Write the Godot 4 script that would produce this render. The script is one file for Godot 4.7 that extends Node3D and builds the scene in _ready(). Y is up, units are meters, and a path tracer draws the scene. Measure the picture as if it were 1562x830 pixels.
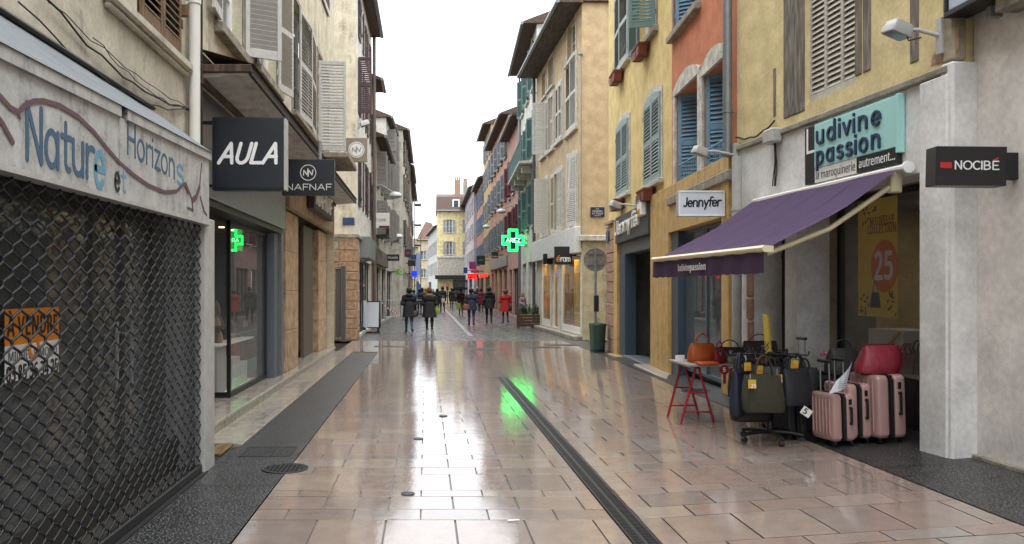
extends Node3D

# ---------------------------------------------------------------- mesh builder
class MB:
	var v := PackedVector3Array()
	var n := PackedVector3Array()
	var c := PackedColorArray()
	var t := PackedVector2Array()
	var tf := Transform3D.IDENTITY
	var col := Color(1, 1, 1)
	var tinted := false
	var mapped := false

	func tri(a: Vector3, b: Vector3, d: Vector3) -> void:   # counter-clockwise seen from the front
		var A := tf * a
		var B := tf * b
		var D := tf * d
		var q := (B - A).cross(D - A).normalized()
		v.append(A); v.append(D); v.append(B)
		n.append(q); n.append(q); n.append(q)
		if tinted:
			c.append(col); c.append(col); c.append(col)
		if mapped:
			t.append(Vector2.ZERO); t.append(Vector2.ZERO); t.append(Vector2.ZERO)

	func quad(a: Vector3, b: Vector3, d: Vector3, e: Vector3) -> void:
		tri(a, b, d)
		tri(a, d, e)

	func oquad(a: Vector3, b: Vector3, d: Vector3, e: Vector3, out: Vector3) -> void:
		if (b - a).cross(d - a).dot(out) < 0.0:
			quad(a, e, d, b)
		else:
			quad(a, b, d, e)

	func otri(a: Vector3, b: Vector3, d: Vector3, out: Vector3) -> void:
		if (b - a).cross(d - a).dot(out) < 0.0:
			tri(a, d, b)
		else:
			tri(a, b, d)

	func stri(a: Vector3, b: Vector3, d: Vector3, na: Vector3, nb: Vector3, nd: Vector3) -> void:
		v.append(tf * a); v.append(tf * d); v.append(tf * b)
		n.append((tf.basis * na).normalized()); n.append((tf.basis * nd).normalized()); n.append((tf.basis * nb).normalized())
		if tinted:
			c.append(col); c.append(col); c.append(col)

	func bb(x0: float, x1: float, y0: float, y1: float, z0: float, z1: float, b := 0.0) -> MB:
		var m := Vector3(x0 + x1, y0 + y1, z0 + z1) / 2.0
		var h := Vector3(absf(x1 - x0), absf(y1 - y0), absf(z1 - z0)) / 2.0
		b = minf(b, minf(h.x, minf(h.y, h.z)) * 0.6)
		var pt := func(sg: Vector3, ax: int) -> Vector3:
			var e := h - Vector3(b, b, b)
			e[ax] = h[ax]
			return m + e * sg
		for ax in 3:
			var o1 := (ax + 1) % 3
			var o2 := (ax + 2) % 3
			for sg in [-1.0, 1.0]:
				var q: Array[Vector3] = []
				for k in [[-1.0, -1.0], [1.0, -1.0], [1.0, 1.0], [-1.0, 1.0]]:
					var w := Vector3.ZERO
					w[ax] = sg; w[o1] = k[0]; w[o2] = k[1]
					q.append(pt.call(w, ax))
				var out := Vector3.ZERO
				out[ax] = sg
				oquad(q[0], q[1], q[2], q[3], out)
				if b > 0.0:
					for s2 in [-1.0, 1.0]:
						var wa := Vector3.ZERO
						wa[ax] = sg; wa[o1] = s2; wa[o2] = -1.0
						var wb := wa
						wb[o2] = 1.0
						var ou := wa
						ou[o2] = 0.0
						oquad(pt.call(wa, ax), pt.call(wb, ax), pt.call(wb, o1), pt.call(wa, o1), ou)
		if b > 0.0:
			for sx in [-1.0, 1.0]:
				for sy in [-1.0, 1.0]:
					for sz in [-1.0, 1.0]:
						var w := Vector3(sx, sy, sz)
						otri(pt.call(w, 0), pt.call(w, 1), pt.call(w, 2), w)
		return self

	func box(at: Vector3, size: Vector3, b := 0.0) -> MB:
		return bb(at.x - size.x / 2, at.x + size.x / 2, at.y - size.y / 2, at.y + size.y / 2, at.z - size.z / 2, at.z + size.z / 2, b)

	# polygon in x,y pushed from z0 to z1
	func prism(poly: PackedVector2Array, z0: float, z1: float) -> MB:
		if Geometry2D.is_polygon_clockwise(poly):
			poly = poly.duplicate()
			poly.reverse()
		var ix := Geometry2D.triangulate_polygon(poly)
		for k in range(0, ix.size(), 3):
			var a := poly[ix[k]]
			var b := poly[ix[k + 1]]
			var d := poly[ix[k + 2]]
			otri(Vector3(a.x, a.y, z1), Vector3(b.x, b.y, z1), Vector3(d.x, d.y, z1), Vector3.BACK)
			otri(Vector3(a.x, a.y, z0), Vector3(b.x, b.y, z0), Vector3(d.x, d.y, z0), Vector3.FORWARD)
		for k in poly.size():
			var a := poly[k]
			var b := poly[(k + 1) % poly.size()]
			quad(Vector3(a.x, a.y, z1), Vector3(a.x, a.y, z0), Vector3(b.x, b.y, z0), Vector3(b.x, b.y, z1))
		return self

	func tube(pts: PackedVector3Array, r: float, sides := 6, radii := PackedFloat32Array()) -> MB:
		var rings: Array = []
		var up := Vector3.UP
		for i in pts.size():
			var d := (pts[mini(i + 1, pts.size() - 1)] - pts[maxi(i - 1, 0)]).normalized()
			if i == 0 and absf(d.dot(up)) > 0.9:
				up = Vector3.RIGHT
			var s := d.cross(up).normalized()
			up = s.cross(d).normalized()
			var rr := r if radii.is_empty() else radii[i]
			var ring := PackedVector3Array()
			for k in sides:
				var a := TAU * k / sides
				ring.append(s * cos(a) + up * sin(a))
			rings.append([pts[i], ring, rr])
		for i in rings.size() - 1:
			var p0: Vector3 = rings[i][0]
			var p1: Vector3 = rings[i + 1][0]
			var r0: float = rings[i][2]
			var r1: float = rings[i + 1][2]
			for k in sides:
				var j := (k + 1) % sides
				var a: Vector3 = rings[i][1][k]
				var b: Vector3 = rings[i][1][j]
				var e: Vector3 = rings[i + 1][1][k]
				var f: Vector3 = rings[i + 1][1][j]
				stri(p0 + a * r0, p1 + e * r1, p1 + f * r1, a, e, f)
				stri(p0 + a * r0, p1 + f * r1, p0 + b * r0, a, f, b)
		for q in [0, rings.size() - 1]:
			var p: Vector3 = rings[q][0]
			var rq: float = rings[q][2]
			var out: Vector3 = (pts[0] - pts[1]) if q == 0 else (pts[pts.size() - 1] - pts[pts.size() - 2])
			for k in sides:
				otri(p, p + rings[q][1][k] * rq, p + rings[q][1][(k + 1) % sides] * rq, out)
		return self

	func cyl(a: Vector3, b: Vector3, r: float, sides := 10, r2 := -1.0) -> MB:
		return tube(PackedVector3Array([a, b]), r, sides, PackedFloat32Array([r, r if r2 < 0.0 else r2]))

	# sections: [y, cx, cz, rx, rz]; superellipse of the given exponent, smooth
	func loft(sections: Array, sides := 20, ex := 2.0, caps := true) -> MB:
		var g: Array = []
		for s in sections:
			var ring := PackedVector3Array()
			for k in sides:
				var a := TAU * k / sides
				var ca := cos(a)
				var sa := sin(a)
				ring.append(Vector3(s[1] + s[3] * signf(ca) * pow(absf(ca), 2.0 / ex), s[0], s[2] + s[4] * signf(sa) * pow(absf(sa), 2.0 / ex)))
			g.append(ring)
		var ns: Array = []
		for i in g.size():
			var row := PackedVector3Array()
			for k in sides:
				var du: Vector3 = g[i][(k + 1) % sides] - g[i][(k + sides - 1) % sides]
				var dv: Vector3 = g[mini(i + 1, g.size() - 1)][k] - g[maxi(i - 1, 0)][k]
				row.append(dv.cross(du).normalized())
			ns.append(row)
		for i in g.size() - 1:
			for k in sides:
				var j := (k + 1) % sides
				stri(g[i][k], g[i + 1][k], g[i + 1][j], ns[i][k], ns[i + 1][k], ns[i + 1][j])
				stri(g[i][k], g[i + 1][j], g[i][j], ns[i][k], ns[i + 1][j], ns[i][j])
		if caps:
			for q in [0, g.size() - 1]:
				var m := Vector3(sections[q][1], sections[q][0], sections[q][2])
				for k in sides:
					otri(m, g[q][k], g[q][(k + 1) % sides], Vector3.DOWN if q == 0 else Vector3.UP)
		return self

	# a pen stroke of width w along a line in x,y, standing z0..z1 proud
	func stroke(p: PackedVector2Array, w: float, z0: float, z1: float, closed := false) -> MB:
		var k := p.size()
		if k < 2:
			return self
		var le := PackedVector2Array()
		var ri := PackedVector2Array()
		for i in k:
			var a := p[(i - 1 + k) % k] if closed else p[maxi(i - 1, 0)]
			var b := p[(i + 1) % k] if closed else p[mini(i + 1, k - 1)]
			var d0 := (p[i] - a).normalized()
			var d1 := (b - p[i]).normalized()
			if d0 == Vector2.ZERO: d0 = d1
			if d1 == Vector2.ZERO: d1 = d0
			var m := (d0 + d1).normalized().orthogonal() * -1.0
			var sc := clampf(1.0 / maxf(0.35, absf(m.dot(d0.orthogonal()))), 1.0, 2.0)
			le.append(p[i] + m * w * 0.5 * sc)
			ri.append(p[i] - m * w * 0.5 * sc)
		var zz := func(q: Vector2, z: float) -> Vector3: return Vector3(q.x, q.y, z)
		for i in (k if closed else k - 1):
			var j := (i + 1) % k
			oquad(zz.call(ri[i], z1), zz.call(ri[j], z1), zz.call(le[j], z1), zz.call(le[i], z1), Vector3.BACK)
			var o := zz.call((p[j] - p[i]).orthogonal(), 0.0) as Vector3
			oquad(zz.call(le[i], z0), zz.call(le[j], z0), zz.call(le[j], z1), zz.call(le[i], z1), zz.call(le[i] - ri[i], 0.0))
			oquad(zz.call(ri[i], z0), zz.call(ri[j], z0), zz.call(ri[j], z1), zz.call(ri[i], z1), zz.call(ri[i] - le[i], 0.0))
		if not closed:
			for e in [0, k - 1]:
				var dd := (p[0] - p[1]) if e == 0 else (p[k - 1] - p[k - 2])
				var a0 := dd.angle() - PI / 2
				var prev := p[e] + Vector2.from_angle(a0) * w * 0.5
				for q in range(1, 6):
					var cur := p[e] + Vector2.from_angle(a0 + PI * q / 5.0) * w * 0.5
					otri(zz.call(p[e], z1), zz.call(prev, z1), zz.call(cur, z1), Vector3.BACK)
					oquad(zz.call(prev, z0), zz.call(cur, z0), zz.call(cur, z1), zz.call(prev, z1), zz.call((prev + cur) / 2.0 - p[e], 0.0))
					prev = cur
		return self

	func mesh() -> ArrayMesh:
		var a := []
		a.resize(Mesh.ARRAY_MAX)
		a[Mesh.ARRAY_VERTEX] = v
		a[Mesh.ARRAY_NORMAL] = n
		if tinted: a[Mesh.ARRAY_COLOR] = c
		if mapped: a[Mesh.ARRAY_TEX_UV] = t
		var m := ArrayMesh.new()
		m.add_surface_from_arrays(Mesh.PRIMITIVE_TRIANGLES, a)
		return m


# ---------------------------------------------------------------- naming, things and parts
var taken := {}
var kept := {}          # meshes that alike pieces share
var M := {}             # materials
var rng := RandomNumberGenerator.new()

func numbered(called: String, parent: Node) -> String:
	var key := str(parent.get_instance_id()) + called
	var k: int = taken.get(key, 0)
	taken[key] = k + 1
	return called if k == 0 else "%s_%03d" % [called, k]

func adopt(o: Node3D, called: String, parent: Node) -> void:
	o.name = numbered(called, parent)
	parent.add_child(o, true)

func tag(o: Node, label: String, category := "", group := "", kind := "") -> void:
	if label: o.set_meta("label", label)
	if category: o.set_meta("category", category)
	if group: o.set_meta("group", group)
	if kind: o.set_meta("kind", kind)

func thing(called: String, label: String, category: String, at := Transform3D.IDENTITY, group := "") -> Node3D:
	var o := Node3D.new()
	adopt(o, called, self)
	o.transform = at
	tag(o, label, category, group)
	return o

func put(called: String, mesh: Mesh, m: Material, parent: Node = self, at := Transform3D.IDENTITY) -> MeshInstance3D:
	var o := MeshInstance3D.new()
	o.mesh = mesh
	o.material_override = m
	o.transform = at
	adopt(o, called, parent)
	return o

func part(called: String, b: MB, m: Material, parent: Node = self, at := Transform3D.IDENTITY) -> MeshInstance3D:
	return put(called, b.mesh(), m, parent, at)

func structure(called: String, b: MB, m: Material) -> MeshInstance3D:
	var o := part(called, b, m)
	o.set_meta("kind", "structure")
	return o

func hand_on(r: Node3D, label: String, at: Transform3D, group := "") -> Node3D:   # another copy of a thing with its parts
	var c: Node3D = r.duplicate()
	c.name = numbered(String(r.name).rstrip("0123456789_"), self)
	add_child(c, true)
	c.transform = at
	tag(c, label, "", group)
	return c

func at(x: float, y: float, d: float, turn := 0.0) -> Transform3D:      # d metres down the street
	return Transform3D(Basis(Vector3.UP, deg_to_rad(turn)), Vector3(x, y, -d))

func facade(ax: float, ad: float, bx: float, bd: float, left: bool) -> Transform3D:   # x runs left to right seen from the street, z out to the street
	var a := Vector3(ax, 0, -ad)
	var b := Vector3(bx, 0, -bd)
	var o := a if left else b
	var x := ((b - a) if left else (a - b)).normalized()
	return Transform3D(Basis(x, Vector3.UP, x.cross(Vector3.UP)), o)

# ---------------------------------------------------------------- materials
func lin(r: float, g: float, b: float) -> Color:
	return Color(r, g, b).linear_to_srgb()

func noise_image(size: int, freq: float, octaves: int, sd: int, kind := FastNoiseLite.TYPE_SIMPLEX_SMOOTH, stretch := 1) -> Image:
	var f := FastNoiseLite.new()
	f.noise_type = kind
	f.frequency = freq
	f.fractal_octaves = octaves
	f.seed = sd
	var im := f.get_seamless_image(size, size / stretch if stretch > 0 else size)
	if stretch > 1:
		im.resize(size, size, Image.INTERPOLATE_CUBIC)
	im.convert(Image.FORMAT_L8)
	return im

func values(im: Image) -> PackedByteArray:
	return im.get_data()

func tex(size: int, f: Callable) -> ImageTexture:    # f(index) gives a grey 0..1
	var d := PackedByteArray()
	d.resize(size * size)
	for i in size * size:
		d[i] = int(clampf(f.call(i), 0.0, 1.0) * 255.0)
	return ImageTexture.create_from_image(Image.create_from_data(size, size, false, Image.FORMAT_L8, d))

func mat(c: Color, rough := 0.8, metal := 0.0, spec := 0.5) -> StandardMaterial3D:
	var m := StandardMaterial3D.new()
	m.albedo_color = c
	m.roughness = rough
	m.metallic = metal
	m.metallic_specular = spec
	return m

var T := {}

func world_tex(m: StandardMaterial3D, albedo: Texture2D, per_m: float, detail: Texture2D = null, detail_per_m := 1.0) -> StandardMaterial3D:
	m.albedo_texture = albedo
	m.uv1_triplanar = true
	m.uv1_world_triplanar = true
	m.uv1_scale = Vector3.ONE * per_m
	if detail:
		m.detail_enabled = true
		m.detail_blend_mode = BaseMaterial3D.BLEND_MODE_MUL
		m.detail_albedo = detail
		m.detail_uv_layer = BaseMaterial3D.DETAIL_UV_2
		m.uv2_triplanar = true
		m.uv2_world_triplanar = true
		m.uv2_scale = Vector3.ONE * detail_per_m
	return m

func bump(m: StandardMaterial3D, h: Texture2D, cm: float) -> StandardMaterial3D:
	m.heightmap_enabled = true
	m.heightmap_texture = h
	m.heightmap_scale = cm
	return m

func plaster(c: Color, grime := true, per_m := 0.31) -> StandardMaterial3D:
	var m := world_tex(mat(c, 0.85, 0.0, 0.35), T.plaster, per_m, T.stain if grime else null, 0.17)
	return bump(m, T.plaster, 0.25)

func paint(c: Color, rough := 0.5) -> StandardMaterial3D:
	return world_tex(mat(c, rough), T.wear, 0.9)

func glass(tint := Color(0.9, 0.95, 0.95), a := 0.12) -> StandardMaterial3D:
	var m := mat(Color(tint.r, tint.g, tint.b, a), 0.0)
	m.transparency = BaseMaterial3D.TRANSPARENCY_ALPHA
	return m

func glow(c: Color, e: float) -> StandardMaterial3D:
	var m := mat(Color(0.05, 0.05, 0.05), 0.4)
	m.emission_enabled = true
	m.emission = c
	m.emission_energy_multiplier = e
	return m

func materials() -> void:
	var a := values(noise_image(512, 0.012, 5, 3))
	var b := values(noise_image(512, 0.09, 3, 8))
	var e := values(noise_image(512, 0.35, 2, 21))
	var w := values(noise_image(512, 0.02, 4, 5, FastNoiseLite.TYPE_SIMPLEX_SMOOTH))
	var st := values(noise_image(512, 0.03, 4, 14, FastNoiseLite.TYPE_SIMPLEX_SMOOTH, 8))
	var cell := values(noise_image(512, 0.03, 1, 4, FastNoiseLite.TYPE_CELLULAR))
	var u := func(x: int) -> float: return x / 255.0
	T.plaster = tex(512, func(i): return 0.92 + 0.17 * (u.call(a[i]) - 0.5) + 0.10 * (u.call(b[i]) - 0.5) + 0.08 * (u.call(e[i]) - 0.5))
	# st is stretched along image y: runs of dirty water down a wall, broken up by patches
	T.stain = tex(512, func(i):
		var k := (u.call(st[i]) as float) * 0.6 + (u.call(w[i]) as float) * 0.4
		var dirt := clampf((0.46 - k) * 5.0, 0.0, 1.0) * clampf((u.call(a[(i * 7 + 90) % 262144]) as float) * 1.6 - 0.2, 0.0, 1.0)
		return 1.0 - 0.2 * dirt - 0.05 * (u.call(e[i]) as float))
	T.wear = tex(512, func(i):
		var k := 0.93 + 0.12 * ((u.call(a[i]) as float) - 0.5)
		return k - (0.22 if (u.call(b[i]) as float) > 0.74 else 0.0) * (u.call(e[i]) as float))
	T.stone = tex(512, func(i): return 0.86 + 0.34 * ((u.call(a[i]) as float) - 0.5) + 0.2 * ((u.call(b[i]) as float) - 0.5) + 0.16 * ((u.call(e[i]) as float) - 0.5) - (0.12 if (u.call(cell[i]) as float) > 0.86 else 0.0))
	T.grain = tex(512, func(i): return 0.72 + 0.5 * ((u.call(st[i]) as float) - 0.5) + 0.16 * ((u.call(e[i]) as float) - 0.5))
	T.slab = tex(512, func(i):
		var spot := 1.0 if (u.call(b[(i * 3 + 1777) % 262144]) as float) < 0.94 else 0.62
		return (0.93 + 0.10 * ((u.call(a[i]) as float) - 0.5) + 0.08 * ((u.call(b[i]) as float) - 0.5) + 0.08 * ((u.call(e[i]) as float) - 0.5)) * spot)
	T.wet = tex(512, func(i): return clampf(0.08 + 0.22 * maxf(0.0, (u.call(w[i]) as float) - 0.5) + 0.06 * (u.call(b[i]) as float) * (u.call(a[i]) as float), 0.05, 0.4))
	T.ripple = tex(512, func(i): return 0.5 * (u.call(b[i]) as float) + 0.5 * (u.call(w[i]) as float))
	var g1 := values(noise_image(512, 0.2, 1, 77))
	var g2 := values(noise_image(512, 0.22, 2, 79, FastNoiseLite.TYPE_CELLULAR))
	T.asphalt = tex(512, func(i): return 0.28 + (1.2 if (u.call(g1[i]) as float) > 0.72 else 0.0) + 0.35 * ((u.call(g2[i]) as float) - 0.5) + 0.25 * ((u.call(a[i]) as float) - 0.5))
	T.grit = tex(512, func(i): return 0.6 * (u.call(g2[i]) as float) + 0.4 * (u.call(g1[i]) as float))
	var jit := RandomNumberGenerator.new()
	jit.seed = 9
	var tone := PackedFloat32Array()
	for i in 32 * 64: tone.append(jit.randf())
	var sett := func(i: int) -> Array:
		var x := i % 512
		var y := i / 512
		var row := y / 16
		var xx := (x + (16 if row % 2 else 0)) % 512
		var colm := xx / 32
		var fx := absf((xx % 32) - 15.5) / 16.0
		var fy := absf((y % 16) - 7.5) / 8.0
		return [tone[row * 32 + colm], maxf(fx, fy * 0.97)]
	T.sett = tex(512, func(i):
		var s: Array = sett.call(i)
		return (0.45 + 0.5 * s[0] + 0.2 * ((u.call(e[i]) as float) - 0.5)) * (1.0 if s[1] < 0.86 else 0.4))
	T.sett_h = tex(512, func(i):
		var s: Array = sett.call(i)
		return 0.25 + 0.5 * clampf((1.0 - s[1]) * 4.0, 0.0, 1.0) + 0.25 * s[0])
	T.cloth = tex(256, func(i): return 0.82 + 0.14 * sin(i % 256 * TAU / 4.0) * 0.5 + 0.14 * sin(i / 256 * TAU / 4.0) * 0.5 + 0.1 * ((u.call(e[(i * 5) % 262144]) as float) - 0.5))

	M.glass = glass()
	M.shop_glass = glass(Color(0.85, 0.9, 0.9), 0.1)
	M.black = mat(Color("17181b"), 0.45)
	M.black_gloss = mat(Color("15171b"), 0.25)
	M.white = mat(Color("e8e8e6"), 0.5)
	M.off_white = mat(Color("d6d3cb"), 0.6)
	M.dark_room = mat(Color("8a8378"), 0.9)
	M.iron = world_tex(mat(Color("3a3a3b"), 0.45, 0.6), T.wear, 1.7)
	M.zinc = world_tex(mat(Color("8b8f92"), 0.4, 0.6), T.wear, 0.8)
	M.steel = mat(Color("a5a7a9"), 0.3, 0.9)
	M.grey_paint = paint(Color("8f9192"))
	M.pale_paint = paint(Color("b9b8b4"), 0.45)
	M.cable = mat(Color("26241f"), 0.6)
	M.roof = world_tex(mat(Color("5c4a3e"), 0.8), T.stone, 0.9)
	M.soffit = world_tex(mat(Color("6f6256"), 0.8), T.grain, 0.6)
	M.trim = bump(world_tex(mat(Color("a89f8e"), 0.85), T.stone, 0.6, T.stain, 0.21), T.stone, 0.5)
	M.white_trim = world_tex(mat(Color("dad5c8"), 0.8), T.stone, 0.6)
	M.wood_grey = bump(world_tex(mat(Color("9a8d7f"), 0.85), T.grain, 0.9), T.grain, 0.5)
	M.sandstone = bump(world_tex(mat(Color("d0b08c"), 0.6), T.stone, 0.5, T.stain, 0.4), T.stone, 0.6)
	M.red_stone = bump(world_tex(mat(Color("b59072"), 0.75), T.stone, 0.9, T.stain, 0.6), T.stone, 1.2)

# ---------------------------------------------------------------- lettering
const GLYPH := {
	"a": ["@ a .38 .5 .34 .5 0 360|.74 1 .74 0", .95], "b": [".1 1.55 .1 0|@ a .45 .5 .34 .5 0 360", .95],
	"c": ["a .4 .5 .34 .5 50 310", .78], "d": ["@ a .38 .5 .34 .5 0 360|.74 1.55 .74 0", .95],
	"e": [".06 .52 .71 .52 a .38 .5 .33 .5 5 315", .85], "f": ["a .52 1.3 .27 .25 50 180 .25 0|.02 .95 .58 .95", .62],
	"i": [".1 1 .1 0|.1 1.34 .1 1.42", .32], "l": [".1 1.55 .1 0", .32], "m": [".1 1 .1 0|.1 .6 a .32 .62 .22 .36 180 0 .54 0|.54 .6 a .76 .62 .22 .36 180 0 .98 0", 1.2],
	"n": [".1 1 .1 0|.1 .6 a .42 .6 .32 .4 180 0 .74 0", .95], "o": ["@ a .4 .5 .35 .5 0 360", .9], "p": [".1 1 .1 -.5|@ a .46 .5 .34 .5 0 360", .95],
	"r": [".1 1 .1 0|.1 .5 a .44 .58 .34 .4 180 60", .66], "s": ["a .33 .74 .26 .26 35 270 a .33 .24 .28 .24 90 -150", .74],
	"t": [".28 1.4 .28 .25 a .48 .25 .2 .22 180 290|.03 1 .6 1", .7], "u": [".08 1 .08 .4 a .4 .4 .32 .4 180 360 .72 1|.72 1 .72 0", .92],
	"v": [".02 1 .34 0|.34 0 .66 1", .76], "y": [".05 1 .38 .06|.72 1 .2 -.5", .82], "z": [".05 .96 .62 .96|.62 .96 .05 .04|.05 .04 .66 .04", .78],
	"A": [".02 0 .5 1.5|.5 1.5 .9 0|.2 .5 .8 .5", 1.05], "B": [".1 0 .1 1.5|.1 1.5 .4 1.5 a .42 1.13 .34 .37 90 -90 .1 .76|.1 .76 .4 .76 a .42 .38 .42 .38 90 -90 .1 0", .98],
	"C": ["a .55 .75 .48 .75 50 310", 1.05], "E": [".1 0 .1 1.5|.1 1.5 .75 1.5|.1 .76 .65 .76|.1 0 .78 0", .9], "F": [".1 0 .1 1.5|.1 1.5 .75 1.5|.1 .76 .65 .76", .85],
	"H": [".1 0 .1 1.5|.8 0 .8 1.5|.1 .78 .8 .78", 1.0], "I": [".1 0 .1 1.5", .32], "J": [".5 1.5 .5 .4 a .25 .38 .25 .36 0 -150", .72], "L": [".1 1.5 .1 .02|.1 .02 .78 .02", .88],
	"N": [".1 0 .1 1.5|.1 1.5 .85 0|.85 0 .85 1.5", 1.08], "O": ["@ a .6 .75 .52 .75 0 360", 1.25], "R": [".1 0 .1 1.5|.1 1.5 .4 1.5 a .42 1.12 .36 .38 90 -90 .1 .74|.4 .74 .82 0", .98],
	"U": [".1 1.5 .1 .5 a .46 .5 .36 .5 180 360 .82 1.5", 1.02], "Z": [".05 1.47 .8 1.47|.8 1.47 .05 .03|.05 .03 .84 .03", .95], "X": [".05 0 .8 1.5|.05 1.5 .8 0", .95],
	"P": [".1 0 .1 1.5|.1 1.5 .4 1.5 a .42 1.12 .36 .38 90 -90 .1 .74", .92], "é": [".06 .52 .71 .52 a .38 .5 .33 .5 5 315|.34 1.25 .56 1.5", .85], "É": [".1 0 .1 1.5|.1 1.5 .75 1.5|.1 .76 .65 .76|.1 0 .78 0", .9],
	" ": ["", .55],
}

func glyph(ch: String) -> Array:      # strokes of one letter: [points, closed]
	var out := []
	for s in String(GLYPH[ch][0]).split("|", false):
		var tk := s.strip_edges().split(" ", false)
		var closed := tk[0] == "@"
		var i := 1 if closed else 0
		var pts := PackedVector2Array()
		while i < tk.size():
			if tk[i] == "a":
				var f := []
				for k in 6: f.append(float(tk[i + 1 + k]))
				var steps := maxi(4, int(absf(f[5] - f[4]) / 20.0))
				for k in (steps if closed else steps + 1):
					var an := deg_to_rad(lerpf(f[4], f[5], float(k) / steps))
					var q := Vector2(f[0] + f[2] * cos(an), f[1] + f[3] * sin(an))
					if pts.is_empty() or pts[pts.size() - 1].distance_to(q) > 0.03: pts.append(q)
				i += 7
			else:
				var q := Vector2(float(tk[i]), float(tk[i + 1]))
				if pts.is_empty() or pts[pts.size() - 1].distance_to(q) > 0.03: pts.append(q)
				i += 2
		out.append([pts, closed])
	return out

# letters of x-height xh along +x from the origin; o: pen, deep, slant, wide (fit to this width), each (a mesh per letter)
func letters(txt: String, xh: float, m: Material, parent: Node, where: Transform3D, o := {}) -> void:
	var total := 0.0
	for ch in txt: total += float(GLYPH[ch][1])
	total -= 0.15
	var kx: float = o.wide / total if o.has("wide") else xh
	var pen: float = o.get("pen", 0.16) * xh
	var deep: float = o.get("deep", 0.004)
	var slant: float = o.get("slant", 0.0)
	var fall: float = o.get("fall", 0.0)
	var b := MB.new()
	var nar: float = o.get("narrow", 1.0)
	var x := 0.0
	for ch in txt:
		var mid: float = float(GLYPH[ch][1]) * 0.5 * (1.0 - nar)
		if o.get("each", false): b = MB.new()
		var idx := 0
		for s in glyph(ch):
			var pts := PackedVector2Array()
			for q in s[0]: pts.append(Vector2((x + mid + q.x * nar) * kx + slant * q.y * xh, q.y * xh + fall * (x + q.x) * kx))
			b.stroke(pts, pen, 0.0, deep + idx * 0.0005, s[1])
			idx += 1
		x += float(GLYPH[ch][1])
		if o.get("each", false) and b.v.size(): part("letter", b, m, parent, where)
	if not o.get("each", false): part("lettering", b, m, parent, where)

var fonts := {}
func print_text(txt: String, tall: float, m: Material, parent: Node, where: Transform3D, wide := 0.0, bold := false, deep := 0.002) -> MeshInstance3D:
	var key := "bold" if bold else "plain"
	if not fonts.has(key):
		var f := SystemFont.new()
		f.font_names = PackedStringArray(["Droid Sans"])
		f.font_weight = 700 if bold else 400
		fonts[key] = f
	var t := TextMesh.new()
	t.font = fonts[key]
	t.text = txt
	t.font_size = 32
	t.pixel_size = tall / 23.0
	t.depth = deep
	t.curve_step = 2.0
	var k := 1.0
	if wide > 0.0: k = wide / maxf(0.001, t.get_aabb().size.x)
	var o := put("lettering", t, m, parent, where * Transform3D(Basis.from_scale(Vector3(k, 1, 1)), Vector3.ZERO))
	return o

# ---------------------------------------------------------------- walls, windows, shutters
# a wall face in the plane z=0 with openings [x0, x1, y0, y1] whose reveals run back to z=-deep
func wall_shape(len: float, tall: float, holes: Array, deep := 0.22, y_low := 0.0) -> MB:
	var b := MB.new()
	var xs := [0.0, len]
	var ys := [y_low, tall]
	for h in holes:
		for q in [h[0], h[1]]:
			if q > 0.001 and q < len - 0.001: xs.append(q)
		for q in [h[2], h[3]]:
			if q > y_low + 0.001 and q < tall - 0.001: ys.append(q)
	xs.sort()
	ys.sort()
	for i in xs.size() - 1:
		var x0: float = xs[i]
		var x1: float = xs[i + 1]
		if x1 - x0 < 0.0005: continue
		var from := -1.0
		for j in ys.size() - 1:
			var y0: float = ys[j]
			var y1: float = ys[j + 1]
			if y1 - y0 < 0.0005: continue
			var open := false
			for h in holes:
				if (x0 + x1) / 2 > h[0] and (x0 + x1) / 2 < h[1] and (y0 + y1) / 2 > h[2] and (y0 + y1) / 2 < h[3]: open = true
			if not open: b.quad(Vector3(x0, y0, 0), Vector3(x1, y0, 0), Vector3(x1, y1, 0), Vector3(x0, y1, 0))
	for h in holes:
		b.oquad(Vector3(h[0], h[2], 0), Vector3(h[0], h[3], 0), Vector3(h[0], h[3], -deep), Vector3(h[0], h[2], -deep), Vector3.RIGHT)
		b.oquad(Vector3(h[1], h[2], 0), Vector3(h[1], h[3], 0), Vector3(h[1], h[3], -deep), Vector3(h[1], h[2], -deep), Vector3.LEFT)
		b.oquad(Vector3(h[0], h[3], 0), Vector3(h[1], h[3], 0), Vector3(h[1], h[3], -deep), Vector3(h[0], h[3], -deep), Vector3.DOWN)
		b.oquad(Vector3(h[0], h[2], 0), Vector3(h[1], h[2], 0), Vector3(h[1], h[2], -deep), Vector3(h[0], h[2], -deep), Vector3.UP)
	return b

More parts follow.
